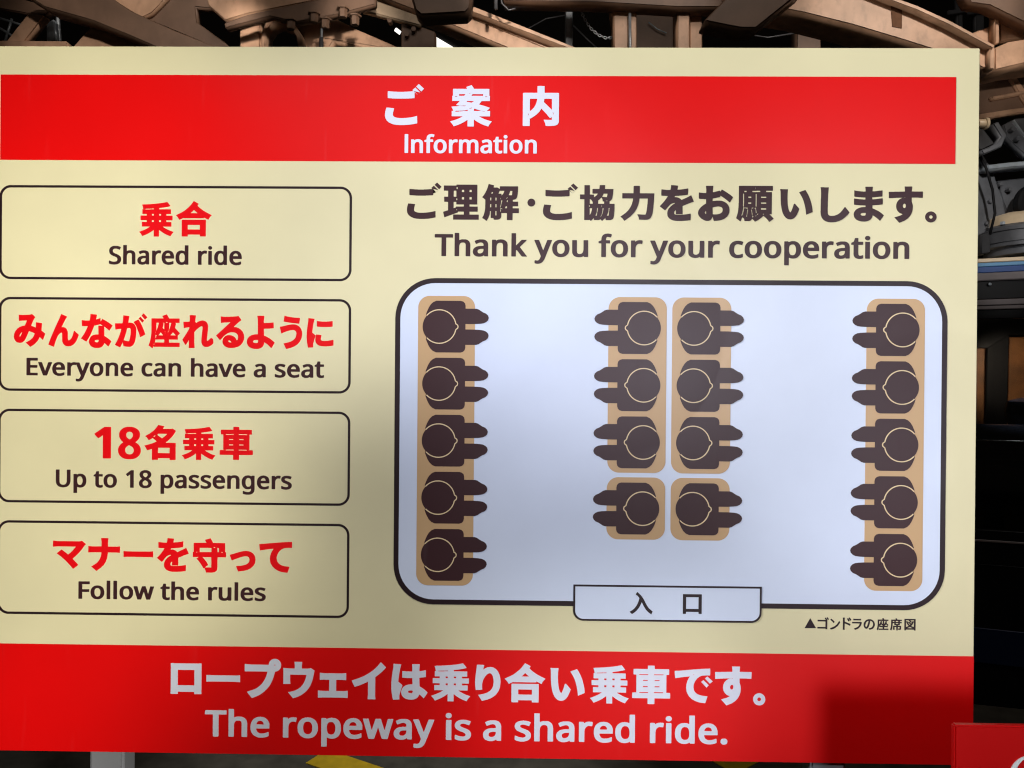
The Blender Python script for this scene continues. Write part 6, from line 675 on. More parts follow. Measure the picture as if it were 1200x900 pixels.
  [595,3705,6,1,14,0,16,-4,22,-12,16,-17,16,-23,15,-33,11,-27,5,-16,0,-3,-21,-27,-15,-16,-4,-6,-8,-8,-3,-6,-4,-2,-8,1,-5,2,-16,58,-12,29,-9,16,-3,3,-2,1,-4,-2,-3,-4,-9,-15,-8,-23,-8,-39,-3,-26,-2,-19,-1,-29,-1,-5,0,-76,4,-36,1,-7,1,-5,-1,-5,-3,-1,-68,0,-7,-2,-14,0,-2,1,0,3,3,14,2,19,2,96,3,55,9,59,9,38,6,17,16,33,14,18,11,11,22,14],
  [803,3643,1,1,2,0,35,-15,37,-17,3,-2,1,-2,-6,-58,-10,-46,-15,-50,-13,-35,-17,-36,-18,-31,-13,-19,-1,0,-53,19,-22,9,-1,2,30,48,6,12,11,24,13,36,12,45,4,17,6,34,4,33,3,19,0,8],
  [1135,3729,5,1,58,0,5,-1,1,-3,0,-78,1,-3,1,0,34,25,34,21,31,15,46,19,3,-1,19,-30,22,-24,-1,-2,-48,-17,-26,-12,-46,-25,-15,-10,-3,-4,7,0,97,0,5,-1,0,-3,0,-52,0,-3,-5,-1,-57,0,-3,0,-1,-2,0,-18,1,-2,1,-1,74,0,3,0,1,-2,0,-53,-1,-3,-4,-1,-71,0,-3,-1,-1,-1,0,-17,1,-2,1,0,54,0,3,-1,1,-3,0,-53,-1,-3,-4,-1,-146,0,-3,-1,-1,-2,0,-11,2,-2,60,-8,54,-10,32,-8,-4,-7,-15,-20,-18,-23,-4,-3,-13,1,-37,8,-41,6,-57,7,-48,4,-9,1,-38,2,-11,1,-21,1,-13,1,-24,0,-5,2,-13,1,9,28,3,13,0,6,2,7,1,2,1,0,25,1,6,-3,15,0,9,-1,27,-1,9,-1,6,1,12,0,9,-1,17,0,2,0,1,1,0,7,-3,1,-37,0,-9,2,-50,0,-8,1,-8,-4,-24,0,-11,2,-1,3,0,53,1,3,3,1,51,0,1,0,1,2,0,17,-1,1,-3,1,-71,0,-4,1,-1,3,0,53,1,2,3,0,74,0,1,1,1,2,0,18,-1,2,-3,0,-54,0,-4,1,-1,3,0,52,1,3,3,1,93,0,6,0,-2,4,-10,7,-21,13,-23,12,-36,16,-44,16,-2,2,24,24,17,27,2,2,2,0,44,-19,30,-14,32,-19,28,-20,10,-8,2,0,1,4,0,79],
  [1109,3540,0,-4,0,-18,5,-1,17,0,3,1,1,3,-1,19,-5,0],
  [1205,3540,-1,-4,0,-18,5,-1,17,0,3,1,1,3,-1,19,-4,0],
  [1109,3457,0,-3,0,-15,0,-2,20,0,5,0,1,17,-1,3,-5,1],
  [1205,3457,-1,-3,0,-15,1,-2,20,0,4,0,1,17,-1,3,-4,1],
  [1618,3728,24,2,31,0,23,-2,1,-16,0,-47,0,-2,2,-1,158,0,22,-1,1,-18,0,-29,-1,-16,-20,-1,-38,-1,-5,-1,16,-1,1,-1,1,-1,0,-205,3,-1,28,-2,1,-3,0,-56,-1,-4,-24,-1,-142,0,-2,-2,-1,-35,0,-2,-23,-1,-31,0,-24,1,-1,37,-2,2,-141,0,-23,1,-1,18,0,29,1,16,4,1,27,1,2,1,0,205,1,1,1,1,16,1,-4,1,-38,0,-23,2,-1,18,0,29,1,16,23,1,155,0,1,1,1,2,0,47],
  [1528,3601,-8,-2,-4,-3,1,-1,3,-3,8,-2,91,0,2,0,2,2,0,8,-2,1],
  [1692,3601,-2,-1,0,-8,2,-2,2,0,97,0,7,2,4,3,0,1,-4,3,-7,2],
  [1564,3532,-2,0,-1,-2,0,-8,1,-2,51,0,3,1,1,1,0,8,-2,2],
  [1700,3532,-1,0,-2,-2,0,-8,2,-2,52,0,3,1,1,1,0,8,-2,2],
  [1562,3459,-1,-1,-1,-3,1,-5,1,-2,51,0,3,0,1,2,0,6,-2,3],
  [1699,3459,-2,-1,0,-3,0,-5,2,-2,52,0,3,0,1,2,0,6,-1,2,-1,1],
  [1524,3391,-6,-2,-3,-3,2,-3,7,-2,95,0,4,1,0,2,0,5,-2,2],
  [1692,3391,-2,-2,0,-6,2,-2,2,0,100,0,8,2,1,3,-3,3,-6,2],
  [2273,3709,14,1,2,-2,9,-25,12,-39,2,-5,2,-7,-6,-2,-11,0,-5,-2,-39,-4,-28,-7,-17,-6,-19,-10,-20,-18,-14,-26,-5,-34,1,-13,1,-12,9,-27,12,-24,20,-25,23,-19,24,-11,14,-4,13,-1,17,-1,6,-1,50,0,3,-1,1,-22,0,-34,-1,-22,-3,-1,-13,0,-5,2,-28,0,-10,1,-17,1,-11,1,-15,0,-8,2,-35,2,-8,1,-11,1,-8,1,-12,0,-44,5,-10,0,-8,2,-10,0,-109,12,-23,0,-26,2,-1,2,2,5,0,12,5,49,1,5,0,9,1,2,2,0,5,0,13,-3,10,-1,33,-6,34,-5,71,-8,5,0,-4,6,-13,20,-14,30,-11,40,-3,39,7,49,6,12,19,35,34,33,15,9,30,16,36,12,19,4],
  [2143,3384,-1,-2,4,-4,13,-3,2,1,-1,1,-6,4,-8,3],
  [2239,3463,27,-22,62,58,-26,28],
  [2283,3422,28,-24,63,55,-33,28],
  [2535,3732,2,0,5,-2,58,-24,39,-28,29,-33,19,-36,11,-36,3,-35,0,-12,-2,-15,-3,-18,-4,-12,-6,-14,0,-38,-1,-5,1,-8,4,-1,76,0,13,2,32,0,7,1,4,0,1,-2,1,-21,0,-28,1,-5,0,-21,-1,-1,-5,-1,-132,0,-2,-3,1,-5,1,-22,1,-9,0,-7,1,-3,1,-12,-6,-1,-83,0,-3,1,-1,3,2,5,0,9,3,19,1,24,-2,2,-61,1,-14,1,-50,0,-15,2,-56,0,-4,1,0,24,1,5,0,28,0,21,1,1,2,1,5,-1,22,-1,8,-1,15,0,9,-2,23,0,8,-2,26,0,11,-1,45,0,7,-2,9,0,8,-2,4,0,2,1,0,3,-2,2,-5,-1,-8,-2,-5,2,-10,0,-8,2,-17,8,-12,6,-15,13,-11,14,-7,10,-9,24,-4,26,3,26,4,14,7,15,8,11,11,12,16,12,9,4,24,8,-1,2,-7,5,-13,7,-15,7,-16,5,-43,13,-5,2,-2,2],
  [2593,3547,-6,-2,-7,-7,-2,-7,-2,-10,3,-16,5,-6,6,-6,10,-2,6,3,6,6,2,7,0,14,-2,12,-4,9,-7,5],
  [2910,3727,8,1,18,-3,16,-7,12,-9,9,-11,7,-12,5,-13,2,-13,0,-10,-4,-17,-5,-12,-8,-11,-8,-8,-13,-9,-17,-6,-13,-2,-18,1,-10,4,-12,6,-12,8,-8,11,-7,12,-4,9,-3,18,2,15,2,9,6,14,11,15,13,10,5,3,12,4],
  [2913,3678,-7,-2,-7,-6,-4,-8,-1,-8,3,-9,7,-7,7,-4,10,0,10,6,4,5,3,7,0,8,-4,9,-5,5,-5,3,-6,1]],
 'footer_en': [
  [-2209,4284,5,1,11,1,40,-1,6,-1,1,-5,0,-95,0,-5,1,-1,3,0,14,6,10,3,11,2,8,2,21,0,11,-2,8,-1,14,-4,18,-9,12,-8,5,-6,10,-12,12,-23,5,-16,2,-12,1,-11,0,-38,-1,-10,-6,-26,-5,-13,-5,-10,-10,-13,-6,-5,-16,-12,-12,-6,-18,-5,-19,-1,-10,-3,-6,1,-8,2,-13,1,-18,5,-14,8,-3,1,-5,-11,-3,-1,-38,-1,-11,1,-2,1,-2,5,0,322],
  [-1094,4284,7,2,19,-1,8,-2,10,-1,11,-3,11,-5,14,-10,5,-5,10,-13,11,-18,8,-18,81,-205,16,-38,4,-13,-2,-2,-5,-1,-46,-1,-10,1,-3,1,-13,30,-40,108,-3,8,-3,-2,-4,-9,-4,-13,-8,-17,-35,-90,-8,-15,-3,-1,-11,-1,-42,1,-9,1,0,2,3,10,10,21,81,194,-12,28,-6,13,-6,8,-8,6,-11,4,-5,1,-11,0,-8,-2,-8,0,-8,-2,-3,1,-3,12,0,23,2,5,2,3,8,3],
  [-2941,4190,7,1,27,0,11,-2,13,-1,22,-5,21,-8,4,-3,2,-5,0,-26,-2,-13,-1,-2,-6,-1,-27,10,-26,7,-16,0,-9,2,-16,-2,-8,-2,-12,-7,-13,-12,-8,-16,-3,-13,0,-5,1,-2,8,-1,140,-1,5,-1,2,-2,0,-46,-4,-16,-3,-10,-13,-23,-21,-20,-22,-12,-19,-5,-14,0,-10,-3,-6,1,-8,2,-13,0,-15,4,-23,10,-16,13,-6,5,-10,13,-10,20,-7,21,-3,23,0,25,1,10,5,23,9,21,15,20,16,13,18,10,15,6,11,3],
  [-2390,4190,6,1,22,0,11,-2,10,-1,21,-6,20,-10,16,-13,14,-18,7,-13,9,-25,3,-31,-1,-21,-3,-20,-11,-28,-12,-18,-20,-18,-25,-13,-20,-6,-14,0,-8,-2,-5,-1,-6,1,-8,2,-16,0,-15,4,-20,8,-14,10,-19,18,-7,10,-5,10,-4,10,-5,18,-1,15,-2,8,1,21,1,5,1,15,6,21,11,20,7,10,12,12,21,14,19,8,11,3],
  [-1843,4190,7,1,27,0,10,-2,14,-1,13,-3,30,-10,4,-3,2,-5,0,-26,-2,-13,-1,-2,-6,-1,-35,12,-19,5,-16,0,-8,2,-18,-3,-9,-2,-8,-4,-14,-14,-6,-11,-5,-15,0,-8,1,-2,8,-1,140,-1,5,-1,2,-2,0,-44,-1,-8,-6,-20,-13,-23,-21,-20,-22,-12,-19,-5,-14,0,-10,-3,-6,1,-8,2,-13,0,-15,4,-23,10,-17,13,-11,13,-5,7,-10,18,-6,21,-3,25,0,21,3,25,6,18,13,23,14,15,22,16,21,8,13,3],
  [-1288,4190,8,1,21,0,11,-2,10,-1,14,-4,11,-5,10,-7,3,0,5,12,3,1,40,1,6,-1,1,-3,2,-8,0,-151,-2,-10,0,-8,-4,-12,-10,-18,-9,-9,-13,-9,-16,-6,-16,-3,-54,0,-16,3,-24,8,-22,10,-2,3,10,28,5,8,3,3,6,0,13,-6,30,-10,16,-3,10,0,14,3,10,8,2,2,3,8,2,10,0,11,-1,2,-3,1,-8,1,-8,2,-29,0,-11,2,-8,1,-24,5,-16,7,-15,9,-13,13,-7,10,-6,18,-1,16,1,10,6,20,9,13,11,10,9,6,22,8],
  [-577,4190,8,1,32,0,8,-2,11,-1,21,-5,18,-9,6,-4,12,-11,6,-8,4,-7,4,-16,0,-18,-3,-12,-8,-16,-13,-13,-12,-7,-23,-11,-34,-12,-27,-13,-3,-3,-4,-5,-2,-7,3,-8,6,-6,6,-2,16,-3,11,0,16,3,24,7,19,6,5,0,5,-8,13,-30,1,-3,-3,-3,-8,-4,-19,-6,-24,-6,-19,0,-8,-2,-13,0,-8,2,-16,0,-24,7,-11,5,-11,7,-9,8,-4,5,-9,18,-1,5,0,20,2,8,10,18,11,10,12,8,26,12,35,13,16,8,10,8,4,5,1,2,0,11,-2,5,-3,5,-8,5,-13,3,-30,0,-32,-8,-27,-11,-5,0,-4,1,-1,1,-2,4,0,38,1,3,2,2,28,11,16,3],
  [-236,4190,8,1,21,0,11,-2,8,-1,13,-4,16,-7,6,-4,3,-1,1,2,4,9,2,1,3,2,41,0,5,-1,1,-3,0,-166,-6,-23,-8,-16,-16,-15,-14,-7,-11,-4,-16,-3,-51,0,-35,8,-13,5,-17,9,-1,2,2,8,5,10,3,8,8,14,2,0,13,-4,28,-11,24,-5,5,0,16,3,8,4,6,9,4,10,1,16,-3,3,-10,1,-8,2,-33,0,-8,2,-10,1,-24,6,-25,13,-16,15,-8,13,-4,13,-2,18,2,5,1,12,3,11,5,7,10,13,9,7,19,9,11,3],
  [127,4190,7,1,32,0,11,-2,8,-1,13,-3,11,-3,19,-10,15,-13,4,-5,6,-13,3,-13,0,-23,-4,-13,-5,-7,-14,-14,-8,-7,-32,-15,-35,-13,-19,-9,-8,-6,-3,-10,2,-8,6,-5,6,-3,16,-3,11,0,8,2,8,0,35,11,8,3,5,0,8,-13,3,-7,6,-13,2,-8,-3,-3,-8,-4,-18,-6,-25,-6,-18,0,-8,-2,-6,-1,-5,1,-8,2,-16,0,-22,6,-16,6,-13,9,-6,6,-8,10,-3,8,-3,10,0,18,4,15,4,8,6,7,5,6,15,10,26,12,35,13,19,9,9,7,3,5,2,8,0,2,-2,8,-7,7,-5,3,-16,4,-27,-1,-32,-8,-27,-11,-6,0,-3,1,-2,1,-1,6,0,36,1,3,21,10,25,6,10,1],
  [621,4190,7,1,21,0,11,-2,11,-1,13,-4,11,-5,11,-7,2,0,6,12,3,1,40,1,5,-1,2,-3,1,-8,0,-151,-2,-10,0,-8,-4,-12,-10,-18,-8,-9,-14,-9,-16,-6,-16,-3,-54,0,-16,3,-24,8,-21,10,-3,3,3,10,5,11,3,7,4,8,4,3,5,0,14,-6,29,-10,16,-3,11,0,14,3,9,8,2,2,3,8,2,10,1,11,-1,2,-3,1,-8,1,-8,2,-30,0,-11,2,-8,1,-24,5,-16,7,-12,7,-13,12,-7,8,-4,8,-5,15,-1,18,4,18,3,10,10,13,11,10,9,6,21,8],
  [1096,4190,7,1,30,0,10,-2,14,-1,29,-8,12,-6,5,-2,1,-3,0,-38,-1,-3,-3,-2,-3,-1,-40,14,-14,3,-18,0,-9,2,-21,-4,-13,-6,-4,-3,-12,-16,-7,-17,-1,-11,1,-2,9,-1,140,-1,5,-1,1,-2,0,-39,-3,-20,-7,-21,-4,-7,-8,-11,-16,-15,-9,-6,-16,-8,-18,-5,-14,0,-11,-3,-5,1,-8,2,-13,0,-15,4,-15,5,-12,8,-13,10,-14,15,-9,15,-9,26,-3,20,0,36,3,21,6,18,10,18,13,15,20,15,16,7,11,4,13,3],
  [1332,4190,7,1,22,0,16,-3,20,-6,15,-8,2,1,3,8,2,1,3,2,43,0,6,-1,1,-3,0,-317,-1,-5,-6,-2,-40,0,-11,1,-2,1,-3,5,0,5,-1,84,0,3,-2,2,-9,-5,-17,-5,-17,-1,-10,-3,-6,1,-8,2,-13,0,-19,6,-13,6,-11,7,-14,12,-8,11,-10,21,-4,10,-3,15,0,10,-2,5,0,18,0,18,2,5,0,11,6,20,3,10,6,11,7,10,19,18,9,6,9,4,17,6],
  [2030,4190,7,1,22,0,16,-3,21,-7,14,-7,2,1,3,8,2,1,3,2,43,0,6,-1,1,-3,0,-317,-1,-5,-6,-2,-40,0,-11,0,-5,2,-1,5,0,89,-2,4,-2,0,-15,-6,-10,-3,-16,-1,-8,-2,-8,0,-8,2,-13,0,-11,3,-10,3,-11,6,-15,10,-10,10,-15,23,-7,18,-2,10,-1,13,-2,5,-1,20,1,18,2,5,0,11,3,15,6,15,10,18,22,21,9,6,8,4,18,6],
  [2317,4190,7,1,30,0,11,-2,13,-1,22,-5,22,-9,2,-2,1,-3,-1,-41,-2,-2,-4,-1,-27,10,-26,7,-16,0,-9,2,-16,-2,-8,-2,-8,-4,-8,-5,-4,-3,-5,-7,-8,-16,-3,-13,-1,-5,2,-2,8,-1,140,-1,5,-1,2,-2,0,-41,-1,-8,-9,-28,-5,-10,-7,-11,-17,-15,-8,-6,-16,-8,-19,-5,-14,0,-10,-3,-6,1,-8,2,-13,0,-15,4,-15,5,-18,12,-7,6,-7,7,-6,8,-13,23,-6,18,-3,23,0,33,3,21,7,18,9,18,9,10,8,8,16,12,16,7,11,4,14,3],
  [2494,4190,16,2,16,-2,11,-6,10,-10,3,-10,0,-15,-3,-11,-3,-3,-7,-7,-9,-5,-5,-1,-24,0,-15,6,-6,5,-6,11,-1,5,0,12,0,6,4,7,4,5,6,6],
  [-3492,4184,2,1,11,1,43,0,6,-2,2,-5,1,-5,0,-243,1,-5,6,-1,75,0,11,-1,1,-5,0,-39,-1,-2,-8,-2,-236,0,-8,2,-3,10,0,25,0,6,3,5,11,1,75,0,5,1,1,3,0,250],
  [-3307,4184,5,2,11,0,35,0,8,-2,2,-5,1,-5,0,-115,1,-18,3,-13,6,-15,6,-7,5,-4,8,-5,8,-2,14,-1,16,0,5,2,7,4,8,8,5,15,0,156,1,5,3,1,11,1,43,0,5,-1,2,-3,0,-159,-4,-20,-4,-13,-5,-8,-4,-5,-17,-15,-16,-8,-19,-5,-8,-1,-43,0,-13,3,-22,8,-2,-5,0,-87,-3,-7,-3,-1,-51,-1,-5,2,-1,2,0,317],
  [-2663,4184,6,2,10,0,41,0,5,-2,1,-5,0,-128,6,-20,5,-10,7,-9,4,-4,14,-9,9,-2,8,0,18,0,16,3,3,-1,1,-4,6,-33,0,-8,-1,-2,-11,-4,-14,0,-8,-2,-10,0,-8,2,-9,0,-13,4,-11,5,-13,9,-3,1,-2,-2,-3,-13,-3,-1,-37,-1,-11,1,-3,1,-1,5,0,222],
  [-1651,4184,3,1,11,1,40,0,8,-2,3,-5,3,-7,34,-100,2,-8,3,-10,3,-4,4,7,37,115,5,12,2,1,11,1,43,0,8,-2,4,-5,5,-15,30,-107,23,-77,6,-21,1,-5,-2,-2,-5,-1,-11,-1,-37,0,-9,2,-3,7,-3,16,-5,13,-22,84,-4,9,-3,0,-6,-17,-32,-99,-4,-13,-3,-1,-11,-1,-40,0,-8,2,-5,7,-24,75,-17,48,-3,-3,-3,-10,-28,-104,-3,-8,-3,-5,-3,-1,-11,-1,-43,1,-5,1,-1,2,0,3,2,2,4,18,12,41,12,44,10,30,19,72,6,15],
  [-741,4184,3,1,10,1,43,0,6,-1,1,-3,0,-225,-1,-5,-3,-1,-54,0,-5,1,-1,2,0,225],
  [295,4184,5,2,11,0,40,0,6,-2,1,-5,0,-122,2,-8,1,-13,7,-20,8,-11,10,-7,14,-4,24,0,11,3,9,8,3,6,2,7,3,16,0,145,1,5,3,1,11,1,43,-1,3,-1,3,-7,0,-149,-2,-10,0,-7,-6,-18,-8,-16,-14,-12,-12,-8,-15,-6,-11,-2,-8,-1,-43,0,-21,6,-14,5,-2,0,-2,-5,0,-92,-1,-2,-3,-1,-54,-1,-5,2,-1,2,0,317],
  [821,4184,3,1,11,1,40,0,5,-2,2,-5,0,-120,3,-18,2,-7,7,-13,6,-8,12,-10,11,-5,6,-1,21,0,11,2,11,0,3,-11,3,-18,0,-16,-1,-2,-11,-4,-13,0,-8,-2,-11,0,-8,2,-11,1,-11,3,-10,5,-11,8,-5,2,-4,-13,-2,-2,-2,-1,-38,-1,-11,2,-2,5,-1,5,0,212,1,5],
  [1650,4184,3,1,11,1,40,0,6,-2,1,-5,0,-117,2,-8,1,-13,4,-10,7,-13,7,-7,9,-8,12,-5,5,-1,21,0,11,2,11,0,4,-11,2,-13,2,-18,0,-5,-11,-4,-16,0,-11,-3,-5,1,-8,2,-11,0,-18,6,-6,3,-11,8,-5,2,-2,-10,-3,-5,-3,-1,-38,-1,-11,2,-2,5,-1,5,0,212,1,5],
  [1836,4184,3,1,10,1,43,-1,3,-1,3,-7,0,-215,-2,-8,-1,-2,-3,-1,-51,0,-5,1,-1,2,-1,225],
  [-2381,4144,-13,-5,-8,-5,-7,-6,-8,-13,-5,-15,-3,-15,0,-36,3,-13,6,-18,7,-10,7,-6,8,-5,10,-3,24,0,11,3,11,7,9,12,4,7,4,11,3,15,1,23,-1,18,-3,13,-4,10,-7,13,-7,7,-7,6,-16,5,-8,1],
  [-2102,4144,-13,-4,-9,-4,-6,-5,-7,-10,-6,-21,-1,-15,-2,-5,0,-29,2,-5,1,-12,5,-16,6,-10,5,-5,9,-6,11,-3,24,0,10,4,7,5,8,10,6,10,5,16,1,12,2,6,0,20,-2,5,-1,13,-5,18,-6,10,-5,8,-7,6,-8,4,-10,3],
  [-1272,4144,-8,-4,-5,-4,-4,-5,-1,-5,-1,-11,1,-7,8,-13,10,-7,13,-4,13,-3,27,0,8,-2,3,1,1,2,0,13,-3,15,-5,13,-4,5,-6,5,-8,5,-15,6,-16,1],
  [-220,4144,-8,-3,-4,-3,-4,-5,-4,-7,0,-16,2,-7,6,-8,9,-6,13,-5,14,-3,37,0,2,4,0,18,-4,12,-8,14,-11,8,-11,5,-10,2],
  [636,4144,-8,-4,-5,-4,-3,-5,-2,-5,0,-11,1,-7,7,-13,10,-7,13,-4,14,-3,27,0,8,-2,2,1,2,2,0,13,-3,15,-6,13,-4,5,-5,5,-9,5,-15,6,-16,1],
  [1350,4144,-11,-3,-6,-3,-9,-7,-4,-5,-6,-13,-5,-21,-1,-23,0,-18,3,-15,6,-15,3,-8,7,-8,7,-6,8,-4,13,-3,8,2,8,0,12,4,9,7,7,11,6,15,2,13,2,15,0,26,-2,15,-2,10,-4,11,-4,7,-3,3,-9,7,-8,3,-14,3],
  [2048,4144,-11,-3,-6,-3,-9,-7,-4,-5,-5,-11,-4,-10,-3,-15,-1,-23,2,-21,5,-20,6,-13,6,-8,8,-6,8,-4,13,-3,8,2,8,0,11,4,7,5,5,5,8,15,5,21,1,15,0,26,-1,13,-2,12,-6,13,-8,10,-7,5,-7,3,-14,3],
  [-2977,4037,-1,-1,-1,-2,1,-6,5,-12,7,-9,8,-8,5,-3,19,-4,5,0,11,3,8,4,5,4,6,7,4,8,2,8,1,8,-2,3,-5,0],
  [-1879,4037,-1,-1,-1,-2,1,-6,5,-12,7,-9,8,-8,5,-3,19,-4,5,0,12,3,7,4,7,6,8,13,2,8,1,8,-2,3,-5,0],
  [1063,4037,-3,-1,0,-1,2,-7,6,-15,6,-7,6,-6,4,-3,6,-2,13,-3,5,0,14,3,9,5,5,5,6,8,5,18,-1,5,-5,1],
  [2284,4037,-2,-1,-1,-2,4,-13,4,-8,7,-8,7,-6,7,-4,17,-3,13,2,6,2,5,3,7,6,5,8,5,15,1,6,-1,2,-6,1],
  [-724,3929,10,1,13,-1,11,-3,5,-4,6,-6,4,-10,-1,-16,-5,-10,-5,-5,-9,-5,-6,-1,-19,0,-4,1,-9,4,-9,9,-2,5,-1,5,0,13,1,5,5,8,3,3],
  [1853,3929,10,1,13,-1,14,-6,5,-4,6,-13,1,-8,-1,-8,-2,-5,-4,-5,-8,-7,-11,-4,-21,0,-8,3,-8,5,-3,3,-4,8,-2,8,0,5,2,10,3,5,6,6]],
 'entrance': [
  [1648,2677,2,0,1,0,5,-15,9,-19,-41,-34,-25,-34,-43,-80,-26,-37,-42,-40,-2,0,-17,23,-2,5,21,17,14,15,8,12,-10,37,-11,28,-16,29,-19,24,-23,21,-27,16,-8,6,28,25,3,-1,31,-21,22,-20,21,-26,15,-25,13,-27,8,-20,20,39,15,26,17,26,26,26],
  [2018,2665,8,1,27,-1,1,-21,2,-2,142,0,1,2,1,20,27,1,9,-1,0,-227,-9,-1,-201,0,-8,1,-1,7,0,214],
  [2055,2608,-1,-2,0,-136,145,0,0,138]],
 'caption': [
  [3437,2819,133,-2,-68,-115],
  [3680,2828,19,0,1,0,-1,-15,1,-92,-5,-2,3,-1,0,-1,-14,-22,-2,-2,-13,6,11,17,1,3,0,1,-78,0,-15,-1,-1,18,1,1,91,0,0,63,0,2,-2,0,-79,0,-11,-1,-1,0,0,19,93,-1,0,1],
  [3704,2718,1,1,13,-6,-6,-12,-9,-12,-14,6],
  [3740,2831,14,-3,10,-3,16,-7,19,-12,11,-8,10,-10,15,-19,13,-21,-1,-3,-8,-16,-2,1,-12,22,-8,11,-9,11,-18,15,-7,5,-18,9,-15,6,-19,5],
  [3773,2755,1,0,12,-14,-18,-19,-14,-12,-8,-5,-9,10,-2,4,21,18],
  [3880,2832,20,0,2,-1,-2,-18,1,-55,28,11,32,16,3,-5,5,-15,-9,-5,-24,-10,-35,-14,-1,-28,2,-17,-1,-1,-21,0,-1,1,2,15,0,110],
  [3943,2734,12,-5,3,-3,-9,-17,-8,-13,-10,5,-4,2,8,14],
  [3963,2725,1,0,3,-1,11,-7,-12,-21,-5,-7,-2,-1,-12,6,-1,1,9,15],
  [4021,2831,10,-3,13,-5,15,-9,11,-10,10,-12,8,-11,6,-15,7,-21,-11,-8,-7,2,-81,0,-14,-1,0,17,0,1,90,0,-3,8,-5,12,-7,10,-8,7,-8,7,-12,6,-12,5,-13,4,0,2],
  [4001,2720,88,0,1,-3,0,-15,-2,-1,-10,2,-65,0,-12,-2,0,1],
  [4189,2829,20,-5,14,-7,10,-8,10,-15,5,-12,2,-15,-3,-20,-5,-12,-9,-13,-12,-9,-10,-4,-5,-3,-15,-1,-18,1,-4,2,-15,6,-13,10,-11,15,-7,15,-2,15,1,17,3,10,5,8,6,7,7,4,9,2,7,-2,7,-4,6,-7,6,-10,5,-11,8,-26,6,-34,8,1,9,5,7,7,6,8,2,6,2,13,-1,14,-5,11,-6,8,-6,6,-8,4,-8,3,-18,3],
  [4149,2796,-3,-2,-3,-4,-2,-5,-2,-8,1,-14,4,-12,7,-11,8,-8,10,-6,9,-2,-1,8,-5,23,-7,22,-5,10,-4,6,-3,3],
  [4284,2832,1,0,6,-14,4,-14,4,-29,7,5,-2,1,0,3,0,12,38,0,0,16,-1,1,-46,0,0,1,0,13,112,0,0,-13,0,-1,-47,0,-1,-1,0,-16,39,0,1,-3,0,-9,-1,-3,-38,0,-1,-1,0,-4,4,3,1,0,9,-9,6,-9,19,19,10,-10,-8,-9,-15,-14,4,-17,0,-3,-14,-1,-6,20,-6,10,-4,5,-1,-37,-2,-1,-10,0,-3,1,-1,36,-13,-13,4,-20,-15,-1,-4,16,-4,9,-4,8,-6,7,0,-43,106,-1,1,0,0,-14,-47,-1,-9,-15,-2,-2,-14,6,5,10,0,1,0,0,-56,1,0,58,-2,19,-4,22,-6,15],
  [4308,2781,8,-9,7,-10,13,15,1,0,5,-5,0,8,0,1],
  [4439,2832,2,0,6,-13,5,-16,3,-24,1,-30,1,-1,19,0,1,23,21,0,1,1,0,5,0,1,-36,0,-1,43,1,3,12,1,3,-1,1,-31,1,-1,19,1,1,38,15,0,1,-38,1,-1,20,1,0,16,-18,1,4,14,20,0,4,-1,4,-3,2,-4,1,-5,0,-33,-37,0,-1,-1,0,-5,1,-1,21,0,1,-23,22,0,0,-14,-22,0,0,-11,1,-1,22,-1,1,-3,-1,-11,-50,-1,-7,-13,-2,-2,-15,4,5,11,-53,1,0,53,-1,22,-5,24,-7,17],
  [4492,2757,0,-8,1,-1,28,0,1,1,0,8,0,0],
  [4457,2734,0,-12,19,0,0,12],
  [4492,2734,0,-12,30,0,0,12],
  [4593,2830,16,0,1,-9,2,-1,91,0,0,1,1,9,17,0,0,-134,-128,0],
  [4622,2804,16,-7,18,-8,17,9,17,6],
  [4610,2790,0,-78,36,0,-4,5,14,11,11,13,11,-11,-7,-8,-11,-10,43,0,0,77,-19,-5,-14,-6,11,-12,7,-10,9,-18,4,-12,0,-1,-3,-1,-13,-1,-1,0,-8,20,-6,10,-9,-13,-14,-13,-2,1,-10,7,0,1,15,16,7,10,12,-8,-3,4,-10,10,-8,-8,-8,-10,-8,-14,-5,-13,-15,3,5,15,7,13,7,11,11,13,-12,6]],
}
def letters(key):
    out = []
    for row in GL[key]:
        x = y = 0; L = []
        for i in range(0, len(row), 2):
            x += row[i]; y += row[i + 1]; L.append((x / 10, y / 10))
        out.append(L)
    return out

sign = thing('information_sign', 'large cream and red bilingual ropeway information board on a grey stand', 'sign', (-0.047, 0, FLOOR))
X0, X1, Y0, Y1 = -634.0, 540.0, -394.2, 439.2
pm = box(X0 / 1000, X1 / 1000, 0.0, 0.006, EYE_Z - Y1 / 1000, EYE_Z - Y0 / 1000, 0.0008)
part('panel', pm, M['cream'], sign)
hb = part('header_band', shp([[(-607, -360.5), (512.5, -360.5), (512.5, -259.8), (-607, -259.8)]], 1), M['red'], sign)
def pick(loops, a, b): return [L for L in loops if a <= sum(p[0] for p in L) / len(L) < b]
for a, b in ((-400, -88), (-88, -5), (-5, 400)):
    part('japanese_character', shp(pick(letters('heading_jp'), a, b), 2), M['white_ink'], hb)
part('english_lettering', shp(letters('heading_en'), 2), M['white_ink'], hb)
for k, (a, b, lab) in enumerate(((-230.1, -119.0, 'outlined box reading Shared ride'), (-98.0, 13.0, 'outlined box reading Everyone can have a seat'),
                                 (34.2, 145.0, 'outlined box reading Up to 18 passengers'), (166.2, 277.1, 'outlined box reading Follow the rules'))):
    nb = part('notice_box', shp(ring(-607.4, a, -189.6, b, 13.5, 2.8), 1), M['line'], sign, lab)
    part('japanese_lettering', shp(letters('b%d_jp' % (k + 1)), 1), M['red_ink'], nb)
    part('english_lettering', shp(letters('b%d_en' % (k + 1)), 1), M['brown'], nb)
